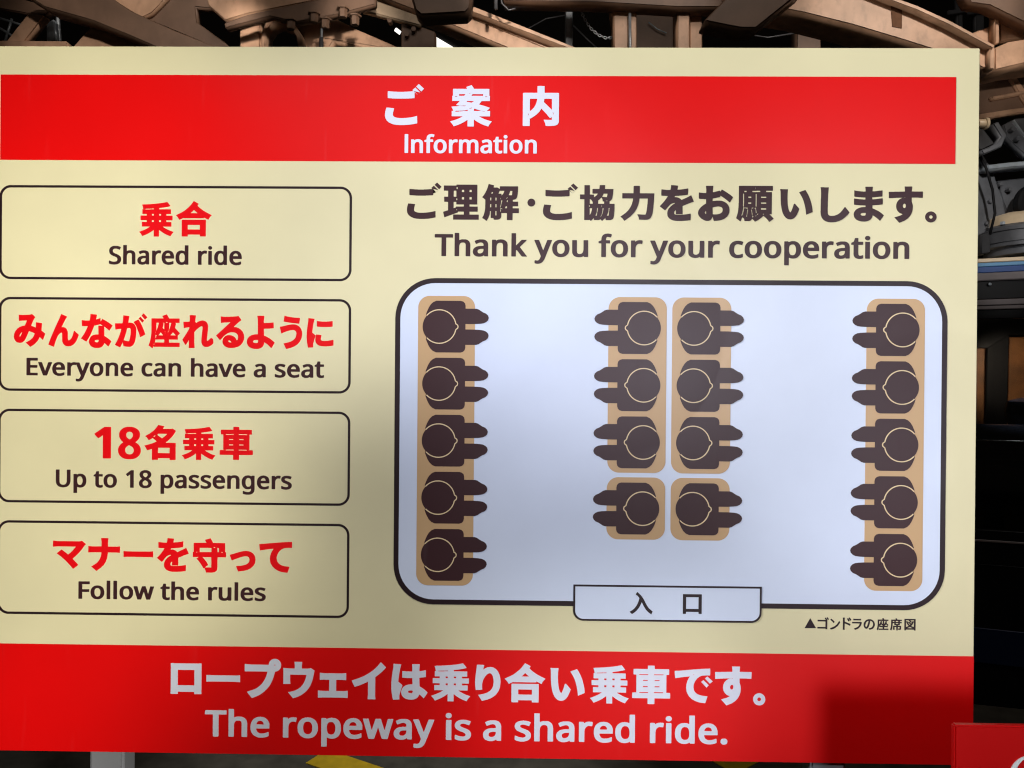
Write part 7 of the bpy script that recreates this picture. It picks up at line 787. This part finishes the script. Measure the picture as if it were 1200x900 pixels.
part('japanese_lettering', shp(letters('thanks_jp'), 1), M['brown'], sign, 'large dark request line above the seat plan')
part('english_lettering', shp(letters('thanks_en'), 1), M['brown'], sign, 'dark line Thank you for your cooperation')
sp = part('seat_plan', shp([rrect(-137.4, -123.4, 505.0, 259.4, 47)], 1), M['white'], sign)
part('cabin_outline', shp(ring(-137.4, -123.4, 505.0, 259.4, 47, 5.8), 2), M['line'], sp)
for x0, y0, x1, y1 in ((-110.6, -102.6, -43.9, 237.0), (112.2, -102.6, 180.0, 102.6), (111.8, 107.9, 180.0, 180.6),
                       (186.5, -102.6, 255.0, 102.7), (186.5, 108.0, 255.0, 180.8), (411.9, -102.8, 479.1, 237.1)):
    part('bench', shp([rrect(x0, y0, x1, y1, 13.5)], 2), M['seat'], sp)
def figure(cx, cy, s):
    """one passenger seen from above; s = 1 faces right, -1 faces left"""
    half = [(-15.6, 14.6), (-14.2, 18.4), (-12.5, 22.2), (-10.3, 25.8), (-7.4, 28.6), (-3.6, 30.3), (25.0, 30.3), (28.0, 29.4), (29.9, 27.4), (30.6, 24.6), (30.6, 21.2),
            (43.3, 21.2), (46.2, 20.3), (48.2, 18.9), (51.2, 17.0), (54.6, 15.6), (56.9, 13.4), (57.9, 10.6), (57.2, 7.8), (55.0, 5.6), (52.0, 4.2), (48.0, 3.6), (41.2, 3.2), (30.6, 3.15)]
    ang = [math.radians(a) for a in range(140, 221, 5)]
    body = [(x, -y) for x, y in half] + [(x, y) for x, y in half[::-1]] + [(19.5 * math.cos(a), -19.5 * math.sin(a)) for a in ang[::-1]][::1]
    # hairline round the head with the little nose
    pts = []
    for i in range(-139, 140, 3):
        a = math.radians(i); r = 19.6
        if abs(i) < 9: continue
        pts.append((r * math.cos(a), r * math.sin(a)))
        if i in (-10, -13) and i == -10: pts += [(20.4, -2.7), (21.6, -1.7), (22.0, 0), (21.6, 1.7), (20.4, 2.7)]
    i0 = [k for k, p in enumerate(pts) if p[1] < 0][-1]
    if not any(abs(p[0] - 22.0) < .01 for p in pts): pts[i0 + 1:i0 + 1] = [(20.3, -2.6), (21.5, -1.8), (21.9, 0), (21.5, 1.8), (20.3, 2.6)]
    L = []; Rr = []
    for k, p in enumerate(pts):
        a = Vector(pts[max(k - 1, 0)]); b = Vector(pts[min(k + 1, len(pts) - 1)]); d = (b - a).normalized(); nrm = Vector((d.y, -d.x)) * 0.62
        L.append((p[0] + nrm.x, p[1] + nrm.y)); Rr.append((p[0] - nrm.x, p[1] - nrm.y))
    f = lambda P: [(cx + s * x, cy + y) for x, y in P]
    o = part('passenger_figure', shp([f(body)], 3), M['brown'], sp, 'dark figure facing %s' % ('right' if s > 0 else 'left'))
    return f(L + Rr[::-1])
def fig_part(cx, cy, s):
    hl = figure(cx, cy, s)
    o = [c for c in sp.children if c.name.startswith('passenger_figure')][-1]
    me2 = shp([hl], 4)
    off = Vector((0, 0, 0)); p = sp
    while p is not None: off += p.location; p = p.parent
    me2.transform(Matrix.Translation(-off))
    import bmesh
    bm = bmesh.new(); bm.from_mesh(o.data); n0 = len(bm.faces); bm.from_mesh(me2)
    bm.faces.ensure_lookup_table()
    for k in range(n0, len(bm.faces)): bm.faces[k].material_index = 1
    bm.to_mesh(o.data); bm.free(); o.data.materials.append(M['thread']); bpy.data.meshes.remove(me2)
ROWS = (-66.6, 0.2, 67.0, 133.9, 201.0)
for y in ROWS: fig_part(-85.7, y, 1)
for y in ROWS[:3] + (144.3,): fig_part(153.7, y, -1); fig_part(211.7, y, 1)
for y in ROWS: fig_part(453.3, y, -1)
part('entrance_tag', shp([rrect(73.9, 233.9, 293.2, 276.2, [0, 0, 12, 12])], 3), M['white'], sp)
part('entrance_tag_outline', shp(ring(73.9, 233.9, 293.2, 276.2, [0, 0, 12, 12], 2.2), 4), M['line'], sp)
for a, b in ((0, 182), (182, 400)):
    part('japanese_character', shp(pick(letters('entrance'), a, b), 4), M['line'], sp)
part('caption_lettering', shp(letters('caption'), 1), M['line'], sign)
fb = part('footer_band', shp([[(X0 + .3, 312.2), (X1 - .3, 312.2), (X1 - .3, Y1 - .3), (X0 + .3, Y1 - .3)]], 1), M['red'], sign)
part('japanese_lettering', shp(letters('footer_jp'), 2), M['white_ink'], fb)
part('english_lettering', shp(letters('footer_en'), 2), M['white_ink'], fb)
for px in (112, 945):
    x0 = at(px, 892, 0.02).x
    part('support_leg', box(x0, x0 + .041, 0.0062, 0.036, FLOOR + .03, 1.05, .003), M['alu'], sign)
    part('foot', box(x0 - .004, x0 + .045, -0.16, 0.24, FLOOR, FLOOR + .0298, .004), M['alu'], sign)

# ------------------------------------------------------------------ small red sign in front, lower right
P = at(1119, 850, -0.2)
s2 = thing('red_sign', 'small bright red sign in front of the lower right corner of the large board', 'sign', (P.x + .15, -0.19, FLOOR))
part('panel', box(P.x, P.x + .36, -0.2, -0.193, P.z - .26, P.z, .0014), mat('glossy_red_paint', (0.50, 0.001, 0.001), 0.4, spec=.25), s2)
lp = at(1206, 912, -0.2)
def ell(rx, ry, cx, cz, n=48): return [(cx + rx * math.cos(2 * math.pi * i / n), cz + ry * math.sin(2 * math.pi * i / n)) for i in range(n)]
oo, oi = ell(.0185, .0205, lp.x, lp.z), ell(.0132, .0187, lp.x, lp.z)
vv = [(x, -0.2008, z) for x, z in oo] + [(x, -0.2008, z) for x, z in oi] + [(x, -0.1999, z) for x, z in oo] + [(x, -0.1999, z) for x, z in oi]
ff = []
for i in range(48):
    j = (i + 1) % 48; ff += [(i, j, 48 + j, 48 + i), (i, 96 + i, 96 + j, j), (48 + i, 48 + j, 144 + j, 144 + i)]
part('lettering', mesh_from('o', vv, ff), mat('white_sign_letter', (0.75, 0.76, 0.74), 0.4), s2)
part('post', box(P.x + .16, P.x + .20, -0.1928, -0.15, FLOOR + .02, P.z - .03, .003), M['alu'], s2)
part('foot', lathe([(0.001, 0.0), (.15, 0.0), (.15, .012), (.14, .0199), (.001, .0199)], (P.x + .18, -0.167, FLOOR)), M['alu'], s2)

# ------------------------------------------------------------------ steelwork above and behind
def steel(name, label, cat, anchor, group=None):
    a = at(*anchor); return thing(name, label, cat, (a.x, a.y, a.z), group)
def bolt(u, v, Y, r, h, parent, name='bolt'):
    c = at(u, v, Y); me = lathe([(.0005, -h), (r * .9, -h), (r, -h * .85), (r, 0), (r * 1.5, 0.0), (r * 1.5, .006), (.0005, .006)], c, 'Z', 6)
    for p in me.polygons: p.use_smooth = False
    part(name, me, M['brownpaint'], parent)
# left: dark box girder with welded plates
t = steel('box_girder', 'dark brown diagonal box girder over the top left of the sign', 'girder', (150, 20, 2.4))
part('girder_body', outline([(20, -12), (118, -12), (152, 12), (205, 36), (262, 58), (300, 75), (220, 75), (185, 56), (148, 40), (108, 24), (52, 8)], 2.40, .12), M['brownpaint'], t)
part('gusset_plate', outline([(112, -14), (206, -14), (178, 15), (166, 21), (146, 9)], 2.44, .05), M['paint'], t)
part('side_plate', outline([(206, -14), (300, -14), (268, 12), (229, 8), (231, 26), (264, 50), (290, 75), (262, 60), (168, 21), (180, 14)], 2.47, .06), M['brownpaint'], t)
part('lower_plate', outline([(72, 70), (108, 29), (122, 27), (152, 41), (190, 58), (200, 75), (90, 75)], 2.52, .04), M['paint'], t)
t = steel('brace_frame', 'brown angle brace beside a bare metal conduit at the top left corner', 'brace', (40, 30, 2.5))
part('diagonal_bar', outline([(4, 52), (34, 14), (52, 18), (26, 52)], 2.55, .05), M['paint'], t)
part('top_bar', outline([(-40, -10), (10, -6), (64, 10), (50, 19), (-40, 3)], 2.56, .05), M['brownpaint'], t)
part('bottom_bar', outline([(-40, 47), (78, 48), (84, 70), (-40, 70)], 2.53, .06), M['paint'], t)
part('conduit', tube([at(67.5, 4, 2.7), at(68, 25, 2.7), at(70, 47, 2.7), at(70, 75, 2.7)], .009, 12), M['galv'], t)
for a, b in (((-5, 20), (34, 32)), ((-5, 30), (22, 47)), ((14, 22), (6, 48))):
    part('conduit', tube([at(*a, 2.85), at(*b, 2.85)], .006, 10), M['galv'], t)
part('junction_box', outline([(54, 27), (63, 22), (66, 50), (54, 48)], 2.68, .05), M['galv'], t)
# bolted flange
t = steel('bolted_girder', 'dark girder with a row of bolts hanging under its flange', 'girder', (350, 15, 2.3))
part('flange', outline([(262, 27), (290, 17), (402, -7), (440, -7), (440, 5), (396, 17), (346, 26), (317, 19), (264, 33)], 2.28, .045), M['brownpaint'], t)
part('web', outline([(240, -20), (440, -20), (438, -6), (402, -6), (290, 16), (264, 24), (244, 6)], 2.33, .05), M['paint'], t)
for u, v in ((341, 22), (368, 14), (381, 21), (402, 8), (416, 17)): bolt(u, v + 3, 2.26, .018, .034, t)
part('threaded_rod', tube([at(377.5, 24, 2.262), at(376, 75, 2.262)], .005), M['galv'], t)
part('rod_sleeve', tube([at(376.6, 44, 2.262), at(376, 76, 2.262)], .009), M['steel'], t)
# bright post, arch and plate
t = steel('steel_post', 'short bright tan post left of an arched opening, under the bolted girder', 'post', (293, 40, 2.5))
part('post_body', outline([(281, 10), (305, 8), (305, 80), (281, 80)], 2.46, .12), M['paint'], t)
t = steel('arched_gusset', 'tan steel gusset plate with an arched opening and a sloping right edge', 'gusset plate', (380, 40, 2.5))
part('arch_rim', outline([[(306, 80), (306, 40), (312, 25), (325, 19), (344, 27), (353, 40), (360, 80)], [(310, 79), (311, 38), (317, 29), (325, 25), (339, 31), (347, 42), (353, 79)]], 2.44, .10, .003), M['paint'], t)
part('plate', outline([(342, 24), (386, 18), (422, 36), (473, 58), (500, 72), (470, 72), (432, 58), (391, 47), (383, 60), (383, 75), (362, 75), (355, 42)], 2.50, .10), M['paint'], t)
# pale angle bar with bracket and lamps
t = steel('angle_bar', 'pale drilled angle bar with a brown bracket, left of the dark hood', 'bar', (460, 18, 2.4))
part('bar_body', outline([(420, 6), (428, 0), (442, 1), (492, 19), (493, 30), (470, 24), (424, 12)], 2.40, .04), M['palebar'], t)
part('bracket', outline([(470, 25), (493, 31), (510, 37), (510, 75), (470, 75)], 2.43, .06), M['brownpaint'], t)
for u, v in ((457, 25), (485, 35), (477, 41)): 
    c = at(u, v, 2.42); part('bolt', lathe([(.0005, -.012), (.011, -.012), (.011, .02), (.0005, .02)], c, 'Y', 6), M['brownpaint'], t)
t = steel('background_lamp', 'small bright round lamp seen beside the brown bracket', 'lamp', (466.5, 37, 3.6), 'lit lamps of the hall seen past the steelwork')
part('bulb', tube([at(463.5, 34.5, 3.6), at(469.5, 39, 3.6)], .011, 12), M['lamp'], t)
part('holder', tube([at(469, 39, 3.6), at(474, 42, 3.62), at(474, 75, 3.62)], .012), M['darksteel'], t)
t = steel('tube_lamp', 'slanting lit tube lamp just above the sign top, right of the bracket', 'lamp', (520, 54, 3.4), 'lit lamps of the hall seen past the steelwork')
part('tube', tube([at(508, 47, 3.4), at(560, 78, 3.4)], .022, 14), M['lamp'], t)
part('lamp_body', tube([at(508, 41, 3.45), at(560, 72, 3.45)], .02, 4), M['darksteel'], t)
# dark hood and the wide diagonal girder
t = steel('steel_hood', 'dark brown box-shaped hood hanging over the left centre of the sign', 'hood', (515, 5, 2.1))
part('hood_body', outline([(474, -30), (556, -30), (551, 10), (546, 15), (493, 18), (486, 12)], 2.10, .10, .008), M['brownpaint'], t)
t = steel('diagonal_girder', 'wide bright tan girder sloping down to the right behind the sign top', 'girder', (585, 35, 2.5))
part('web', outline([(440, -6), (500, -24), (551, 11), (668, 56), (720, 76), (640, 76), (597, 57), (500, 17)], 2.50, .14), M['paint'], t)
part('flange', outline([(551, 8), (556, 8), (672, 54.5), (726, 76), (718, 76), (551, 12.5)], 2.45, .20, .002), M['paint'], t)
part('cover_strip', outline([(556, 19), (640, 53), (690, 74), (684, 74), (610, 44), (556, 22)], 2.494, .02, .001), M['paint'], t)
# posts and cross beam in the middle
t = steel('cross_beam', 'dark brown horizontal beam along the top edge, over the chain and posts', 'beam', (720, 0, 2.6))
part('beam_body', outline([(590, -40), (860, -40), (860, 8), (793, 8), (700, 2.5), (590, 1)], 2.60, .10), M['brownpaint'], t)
t = steel('conduit_post', 'slim grey-blue metal post left of the hanging chain', 'post', (667, 20, 2.9))
part('post_body', outline([(662.5, -10), (671.5, -10), (671.5, 80), (662.5, 80)], 2.9, .04), M['galv'], t)
t = steel('conduit_pipe', 'short grey pipe end hanging at the top edge, right of the hood', 'pipe', (581, 0, 2.35))
part('pipe_body', tube([at(581, -30, 2.35), at(581, 11, 2.35)], .008, 12), M['steel'], t)
part('elbow', tube([at(586, -30, 2.36), at(588, 4, 2.36), at(596, 12, 2.36), at(604, 10, 2.36)], .004), M['steel'], t)
t = steel('brown_post', 'brown post with a flared left edge, right of the chain', 'post', (732, 30, 2.7), 'brown posts above the sign')
part('post_body', outline([(714, -12), (748, -12), (746, 12), (746, 80), (720, 80), (719, 20)], 2.68, .12), M['paint'], t)
part('side_pipe', tube([at(738, 16, 2.66), at(738.5, 80, 2.66)], .007), M['galv'], t)
t = steel('brown_post', 'wider brown post with two flanges, left of the small bright gap', 'post', (808, 30, 2.7), 'brown posts above the sign')
part('post_body', outline([(794, 2), (808, 2), (808, 80), (794, 80)], 2.66, .12), M['paint'], t)
part('flange', outline([(808.5, 2), (823, 4), (823, 80), (808.5, 80)], 2.70, .12), M['paint'], t)
t = steel('back_panel', 'dim brown panel with a thin pale wire between the two brown posts', 'panel', (770, 40, 3.4))
part('sheet', outline([(742, -5), (800, -5), (800, 90), (742, 90)], 3.4, .03), M['brownpaint'], t)
part('wire', tube([at(760, 26, 3.38), at(770, 34, 3.38), at(781, 39, 3.38)], .004), M['galv'], t)
t = steel('tube_lamp', 'bright lamp glimpsed in the triangular gap right of the wider brown post', 'lamp', (830, 15, 3.4), 'lit lamps of the hall seen past the steelwork')
part('tube', tube([at(822, 13, 3.4), at(842, 14.5, 3.4)], .024, 14), M['lamp'], t)
part('lamp_body', tube([at(815, 5, 3.45), at(850, 7, 3.45)], .025, 4), M['darksteel'], t)
def chain(pts, label):
    P3 = [at(u, v, 2.75) for u, v in pts]
    seg = []
    for a, b in zip(P3, P3[1:]):
        n = max(1, round((b - a).length / 0.0125))
        seg += [(a.lerp(b, i / n), a.lerp(b, (i + 1) / n)) for i in range(n)]
    ms = []
    for k, (a, b) in enumerate(seg):
        d = (b - a).normalized(); w = d.cross(Vector((0, 1, 0))).normalized() if k % 2 == 0 else Vector((0, 1, 0)); c = (a + b) / 2
        path = [c + d * (.009 * math.cos(q)) + w * (.0055 * math.sin(q)) for q in [2 * math.pi * i / 12 for i in range(13)]]
        ms.append(tube(path, .0018, 6))
    tag(link('chain', join(ms), M['galv']), label, 'chain')
def cable(pts, Y, r, label):
    P3 = [at(u, v, Y) for u, v in pts]
    tag(link('cable', tube(P3, r, 8), M['black' if r > .0045 else 'steel']), label, 'cable')
cable([(604, 62), (618, 34), (640, 22), (662, 18)], 3.1, .004, 'thin grey cable drooping in the dark gap left of the slim grey-blue post')
cable([(672, 30), (690, 48), (706, 62)], 3.1, .004, 'thin grey cable below the sagging chain, running down behind the sign')
cable([(872, 40), (900, 44), (936, 38)], 3.0, .004, 'thin grey cable in the dark gap under the right dark hood')
chain([(675, -6), (679, 8), (685, 22), (692, 33), (701, 41), (711, 45), (722, 43)], 'thin steel chain sagging from the cross beam to the brown post')
chain([(622, -6), (628, 1), (634, 4), (643, 4), (650, 0), (653, -6)], 'short loop of steel chain drooping at the top edge, left of the grey post')
# right: dark hood, curved girder, junction
t = steel('steel_hood', 'dark brown angular hood left of the curved tan girder', 'hood', (880, 15, 2.2))
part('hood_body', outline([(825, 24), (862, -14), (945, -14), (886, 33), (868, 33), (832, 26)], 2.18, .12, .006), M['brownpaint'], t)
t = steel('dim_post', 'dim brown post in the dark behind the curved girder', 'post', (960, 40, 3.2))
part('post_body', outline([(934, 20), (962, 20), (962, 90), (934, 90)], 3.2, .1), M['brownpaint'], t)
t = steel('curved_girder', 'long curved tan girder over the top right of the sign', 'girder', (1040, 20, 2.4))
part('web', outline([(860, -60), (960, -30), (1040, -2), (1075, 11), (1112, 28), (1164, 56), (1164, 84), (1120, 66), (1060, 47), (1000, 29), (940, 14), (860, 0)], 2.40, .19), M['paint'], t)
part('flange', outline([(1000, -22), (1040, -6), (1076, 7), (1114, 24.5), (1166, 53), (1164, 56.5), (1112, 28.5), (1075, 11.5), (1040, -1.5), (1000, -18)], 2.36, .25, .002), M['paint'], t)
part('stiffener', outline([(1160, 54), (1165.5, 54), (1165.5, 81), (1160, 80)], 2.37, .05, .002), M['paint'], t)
part('shadow_patch', outline([(1044, 4), (1057, 6), (1057, 33), (1046, 31)], 2.397, .01, 0), M['shadowbrown'], t)  # thin plate coloured as a cast shadow on the web
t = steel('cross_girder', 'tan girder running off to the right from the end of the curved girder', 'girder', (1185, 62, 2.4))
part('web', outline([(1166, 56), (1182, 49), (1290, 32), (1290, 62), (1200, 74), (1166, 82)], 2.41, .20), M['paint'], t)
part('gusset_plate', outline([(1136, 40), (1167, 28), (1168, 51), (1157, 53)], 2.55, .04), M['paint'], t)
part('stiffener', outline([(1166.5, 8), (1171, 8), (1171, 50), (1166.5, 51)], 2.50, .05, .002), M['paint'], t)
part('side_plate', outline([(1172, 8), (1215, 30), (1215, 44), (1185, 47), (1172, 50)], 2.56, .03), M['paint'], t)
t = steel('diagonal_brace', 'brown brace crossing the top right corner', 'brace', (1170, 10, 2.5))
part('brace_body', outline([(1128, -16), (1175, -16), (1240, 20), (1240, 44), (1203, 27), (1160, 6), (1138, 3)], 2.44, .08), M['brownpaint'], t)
for u, lab in ((1148, 'thicker grey truss upright in the dark gap beside the top right brace'), (1125, 'thinner grey truss upright left of the thicker one, in the dark')):
    w = 5 if u == 1148 else 3
    t = steel('truss_upright', lab, 'upright', (u, 20, 3.6), 'grey truss uprights in the top right gap')
    part('upright_body', outline([(u - w, -20), (u + w, -20), (u + w + 1, 60), (u - w + 1, 60)], 3.6, .05), M['steel'], t)
    part('batten', outline([(u - 14, 12), (u + 9, 9), (u + 9, 14), (u - 14, 17)], 3.58, .015, .002), M['steel'], t)
t = steel('lower_girder', 'shadowed brown panelled girder below the junction, beside the sign edge', 'girder', (1175, 110, 2.8))
part('panel_sheet', outline([(1120, 80), (1260, 60), (1260, 122), (1190, 130), (1120, 142)], 2.75, .10), M['brownpaint'], t)
part('upper_rib', outline([(1162, 113), (1200, 106), (1260, 98), (1260, 102), (1200, 110), (1164, 117)], 2.72, .04, .003), M['paint'], t)
part('lower_rib', outline([(1120, 138), (1190, 127), (1260, 119), (1260, 125), (1190, 133), (1120, 145)], 2.71, .05, .003), M['paint'], t)
part('diagonal_rib', outline([(1184, 92), (1192, 91), (1215, 126), (1206, 127)], 2.73, .03, .003), M['paint'], t)
# ------------------------------------------------------------------ cable grip, hanger and roof gear beside the sign
t = steel('cable_grip', 'black forked steel clamp with a brass-coloured bolt beside the sign edge', 'clamp', (1162, 158, 2.6))
part('fork', outline([(1150, 176), (1168, 168), (1173, 160), (1164, 145), (1170, 142), (1180, 158), (1174, 172), (1153, 181)], 2.6, .06), M['steel'], t)
part('jaw', outline([(1140, 152), (1152, 150), (1166, 168), (1150, 176), (1140, 172)], 2.64, .06), M['darksteel'], t)
part('bolt', lathe([(.0005, -.03), (.016, -.03), (.019, -.026), (.019, .0), (.026, .001), (.026, .012), (.0005, .012)], at(1153.5, 145, 2.58), 'X', 20), M['creamcap'], t)
t = steel('hanger', 'dark grey sloping hanger plates above the cabin roof gear', 'hanger', (1185, 200, 2.75))
part('cover_plate', outline([(1176, 146), (1190, 139), (1260, 132), (1260, 215), (1204, 184), (1180, 162)], 2.72, .05), M['steel'], t)
part('plate_edge', outline([(1187, 141), (1189, 140), (1212, 172), (1210, 174)], 2.712, .02, .001), M['galv'], t)
part('shelf', outline([(1158, 193), (1185, 190), (1260, 184), (1260, 190), (1185, 196), (1158, 199)], 2.70, .10), M['galv'], t)
part('arm', outline([(1128, 172), (1150, 178), (1164, 200), (1178, 246), (1180, 275), (1128, 285)], 2.78, .06), M['steel'], t)
part('side_plate', outline([(1168, 212), (1260, 202), (1260, 262), (1182, 252), (1176, 238)], 2.80, .05), M['steel'], t)
c = at(1214, 239, 2.70)
part('roller', lathe([(.0005, -.03), (.085, -.03), (.095, -.02), (.095, .02), (.085, .03), (.0005, .03)], c, 'Y', 36), M['black'], t)
for u, v in ((1186, 152), (1192, 163), (1172, 216), (1183, 222), (1152, 196), (1160, 236), (1156, 262)):
    part('bolt', lathe([(.0005, -.01), (.009, -.01), (.011, -.007), (.011, .02), (.0005, .02)], at(u, v, 2.70 if v < 170 else 2.775), 'Y', 6), M['steel'], t)
part('cable', tube([at(1148, 182, 2.68), at(1156, 198, 2.67), at(1163, 222, 2.68), at(1166, 250, 2.70), at(1160, 275, 2.70)], .006, 10), M['black'], t)
t = steel('roof_gear', 'round dark housing with a cream domed cap on the cabin roof', 'housing', (1206, 300, 2.62))
c = at(1206, 302, 2.78); kx = 3.68 / 900
part('housing', lathe([(.0005, 0), (46 * kx, 0), (46 * kx, 8 * kx), (52 * kx, 9 * kx), (52 * kx, 12 * kx), (50.5 * kx, 12.4 * kx), (50.5 * kx, 13.4 * kx), (52 * kx, 13.8 * kx), (52 * kx, 26 * kx), (53.5 * kx, 26.3 * kx), (53.5 * kx, 28.5 * kx), (52 * kx, 29 * kx), (52 * kx, 31 * kx), (48 * kx, 34 * kx), (.0005, 34 * kx)], c, 'Z', 48), M['steel'], t)
part('cap', lathe([(.0005, 34.2 * kx), (46 * kx, 34.2 * kx), (46 * kx, 43 * kx), (41 * kx, 47 * kx), (28 * kx, 51 * kx), (12 * kx, 53 * kx), (.0005, 53 * kx)], c, 'Z', 48), M['creamcap'], t)
for a in (3.6, 4.2, 4.8, 5.4):
    part('bolt', lathe([(.0005, 0), (.012, 0), (.012, .010), (.009, .014), (.0005, .014)], (c.x + 49.5 * kx * math.cos(a), c.y + 49.5 * kx * math.sin(a), c.z + 33.5 * kx), 'Z', 6), M['galv'], t)
part('side_box', outline([(1150, 275), (1161, 270), (1161, 296), (1150, 298)], 2.70, .08), M['darksteel'], t)
# ------------------------------------------------------------------ the gondola cabin behind the right edge
YAW = math.radians(14); PV = at(1143, 450, 2.72)
t = thing('gondola_cabin', 'dark ropeway gondola cabin with a blue roof stripe, half hidden behind the sign', 'gondola', (PV.x + .6, PV.y + .5, FLOOR))
def cab(name, poly, d, th, m, label=None, bev=.003):
    pv = PV + Vector((math.sin(YAW), math.cos(YAW), 0)) * d
    return part(name, outline(poly, 0, th, bev, YAW, pv), m, t, label)
XL, XR = 1060, 1420
def band(name, y0, y1, d, th, m, s0=-.05, label=None, bev=.002):
    # level bands of the cabin side: heights at u = 1143, following the side's perspective
    def yy(y, u): return 450 + (y - 450) * (1 + (u - 1143) * 0.00036)
    return cab(name, [(XL, yy(y0, XL)), (XR, yy(y0, XR)), (XR, yy(y1, XR)), (XL, yy(y1, XL))], d, th, m, label, bev)
rb = band('roof_edge', 305.5, 329, 0, .10, M['greytrim'])
band('roof_cap', 303.5, 308, -.012, .9, M['creamcap'])
band('light_stripe', 308.5, 313, -.006, .02, M['lightblue'])
band('dark_stripe', 313.3, 320, -.006, .02, M['blue'])
band('header_panel', 329.5, 351, .03, .05, M['cabin'])
band('upper_rail', 351.5, 358, -.004, .04, M['greytrim'])
band('lower_rail', 359, 363, 0, .04, M['greytrim'])
band('window_head', 363.5, 374, .02, .05, M['cabin'])
band('window_pane', 374, 620, .04, .004, M['glass'], bev=0)
cab('pillar', [(1157, 385), (1183, 385), (1177, 620), (1154, 620)], .50, .02, M['black'])
band('inner_panel', 396, 520, .55, .03, M['wood'])
cab('inner_top', [(1060, 376), (1420, 366), (1420, 388), (1183, 392), (1158, 408), (1060, 410)], .44, .03, M['black'])
band('sill', 620.5, 660, .01, .06, M['cabin'])
band('sill_trim', 632, 634.5, .004, .02, M['greytrim'])
band('lower_body', 660.5, 735, .02, .06, M['cabin'])
band('navy_band', 735.5, 776, .012, .06, M['navy'])
band('skirt', 776.5, 850, .03, .06, M['cabin'])
c0 = PV + Vector((math.cos(YAW), -math.sin(YAW), 0)) * -.1 + Vector((math.sin(YAW), math.cos(YAW), 0)) * .22
dirx = Vector((math.cos(YAW), -math.sin(YAW), 0)); zt = at(1150, 517, 2.9).z
st = part('seat_back', tube([c0 + dirx * q + Vector((0, 0, zt - c0.z)) for q in (.125, .9, 1.2)], .085, 32), M['vinyl'], t)
cu = part('cushion', tube([c0 + dirx * q + Vector((0, -.02, zt - .2 - c0.z)) for q in (.10, .14, .9, 1.2)], .11, 24), M['vinyl'], t)
part('highlight_strip', tube([c0 + dirx * q + Vector((0, -.086, zt - c0.z + .008)) for q in (.13, .4, .9, 1.2)], .0045, 10), M['galv'], t)  # pale strip added as the highlight along the seat back
hr = at(1192, 482, 3.0)
part('headrest', lathe([(.0005, -.09), (.04, -.09), (.065, -.05), (.075, 0), (.065, .05), (.0005, .07)], (hr.x + .02, hr.y, hr.z), 'Z', 28), M['vinyl'], t)
lm = at(1160, 333, 2.72)
part('roof_lamp', lathe([(.0005, -.006), (.006, -.005), (.008, 0), (.0005, .004)], lm, 'Y', 12), M['galv'], t)
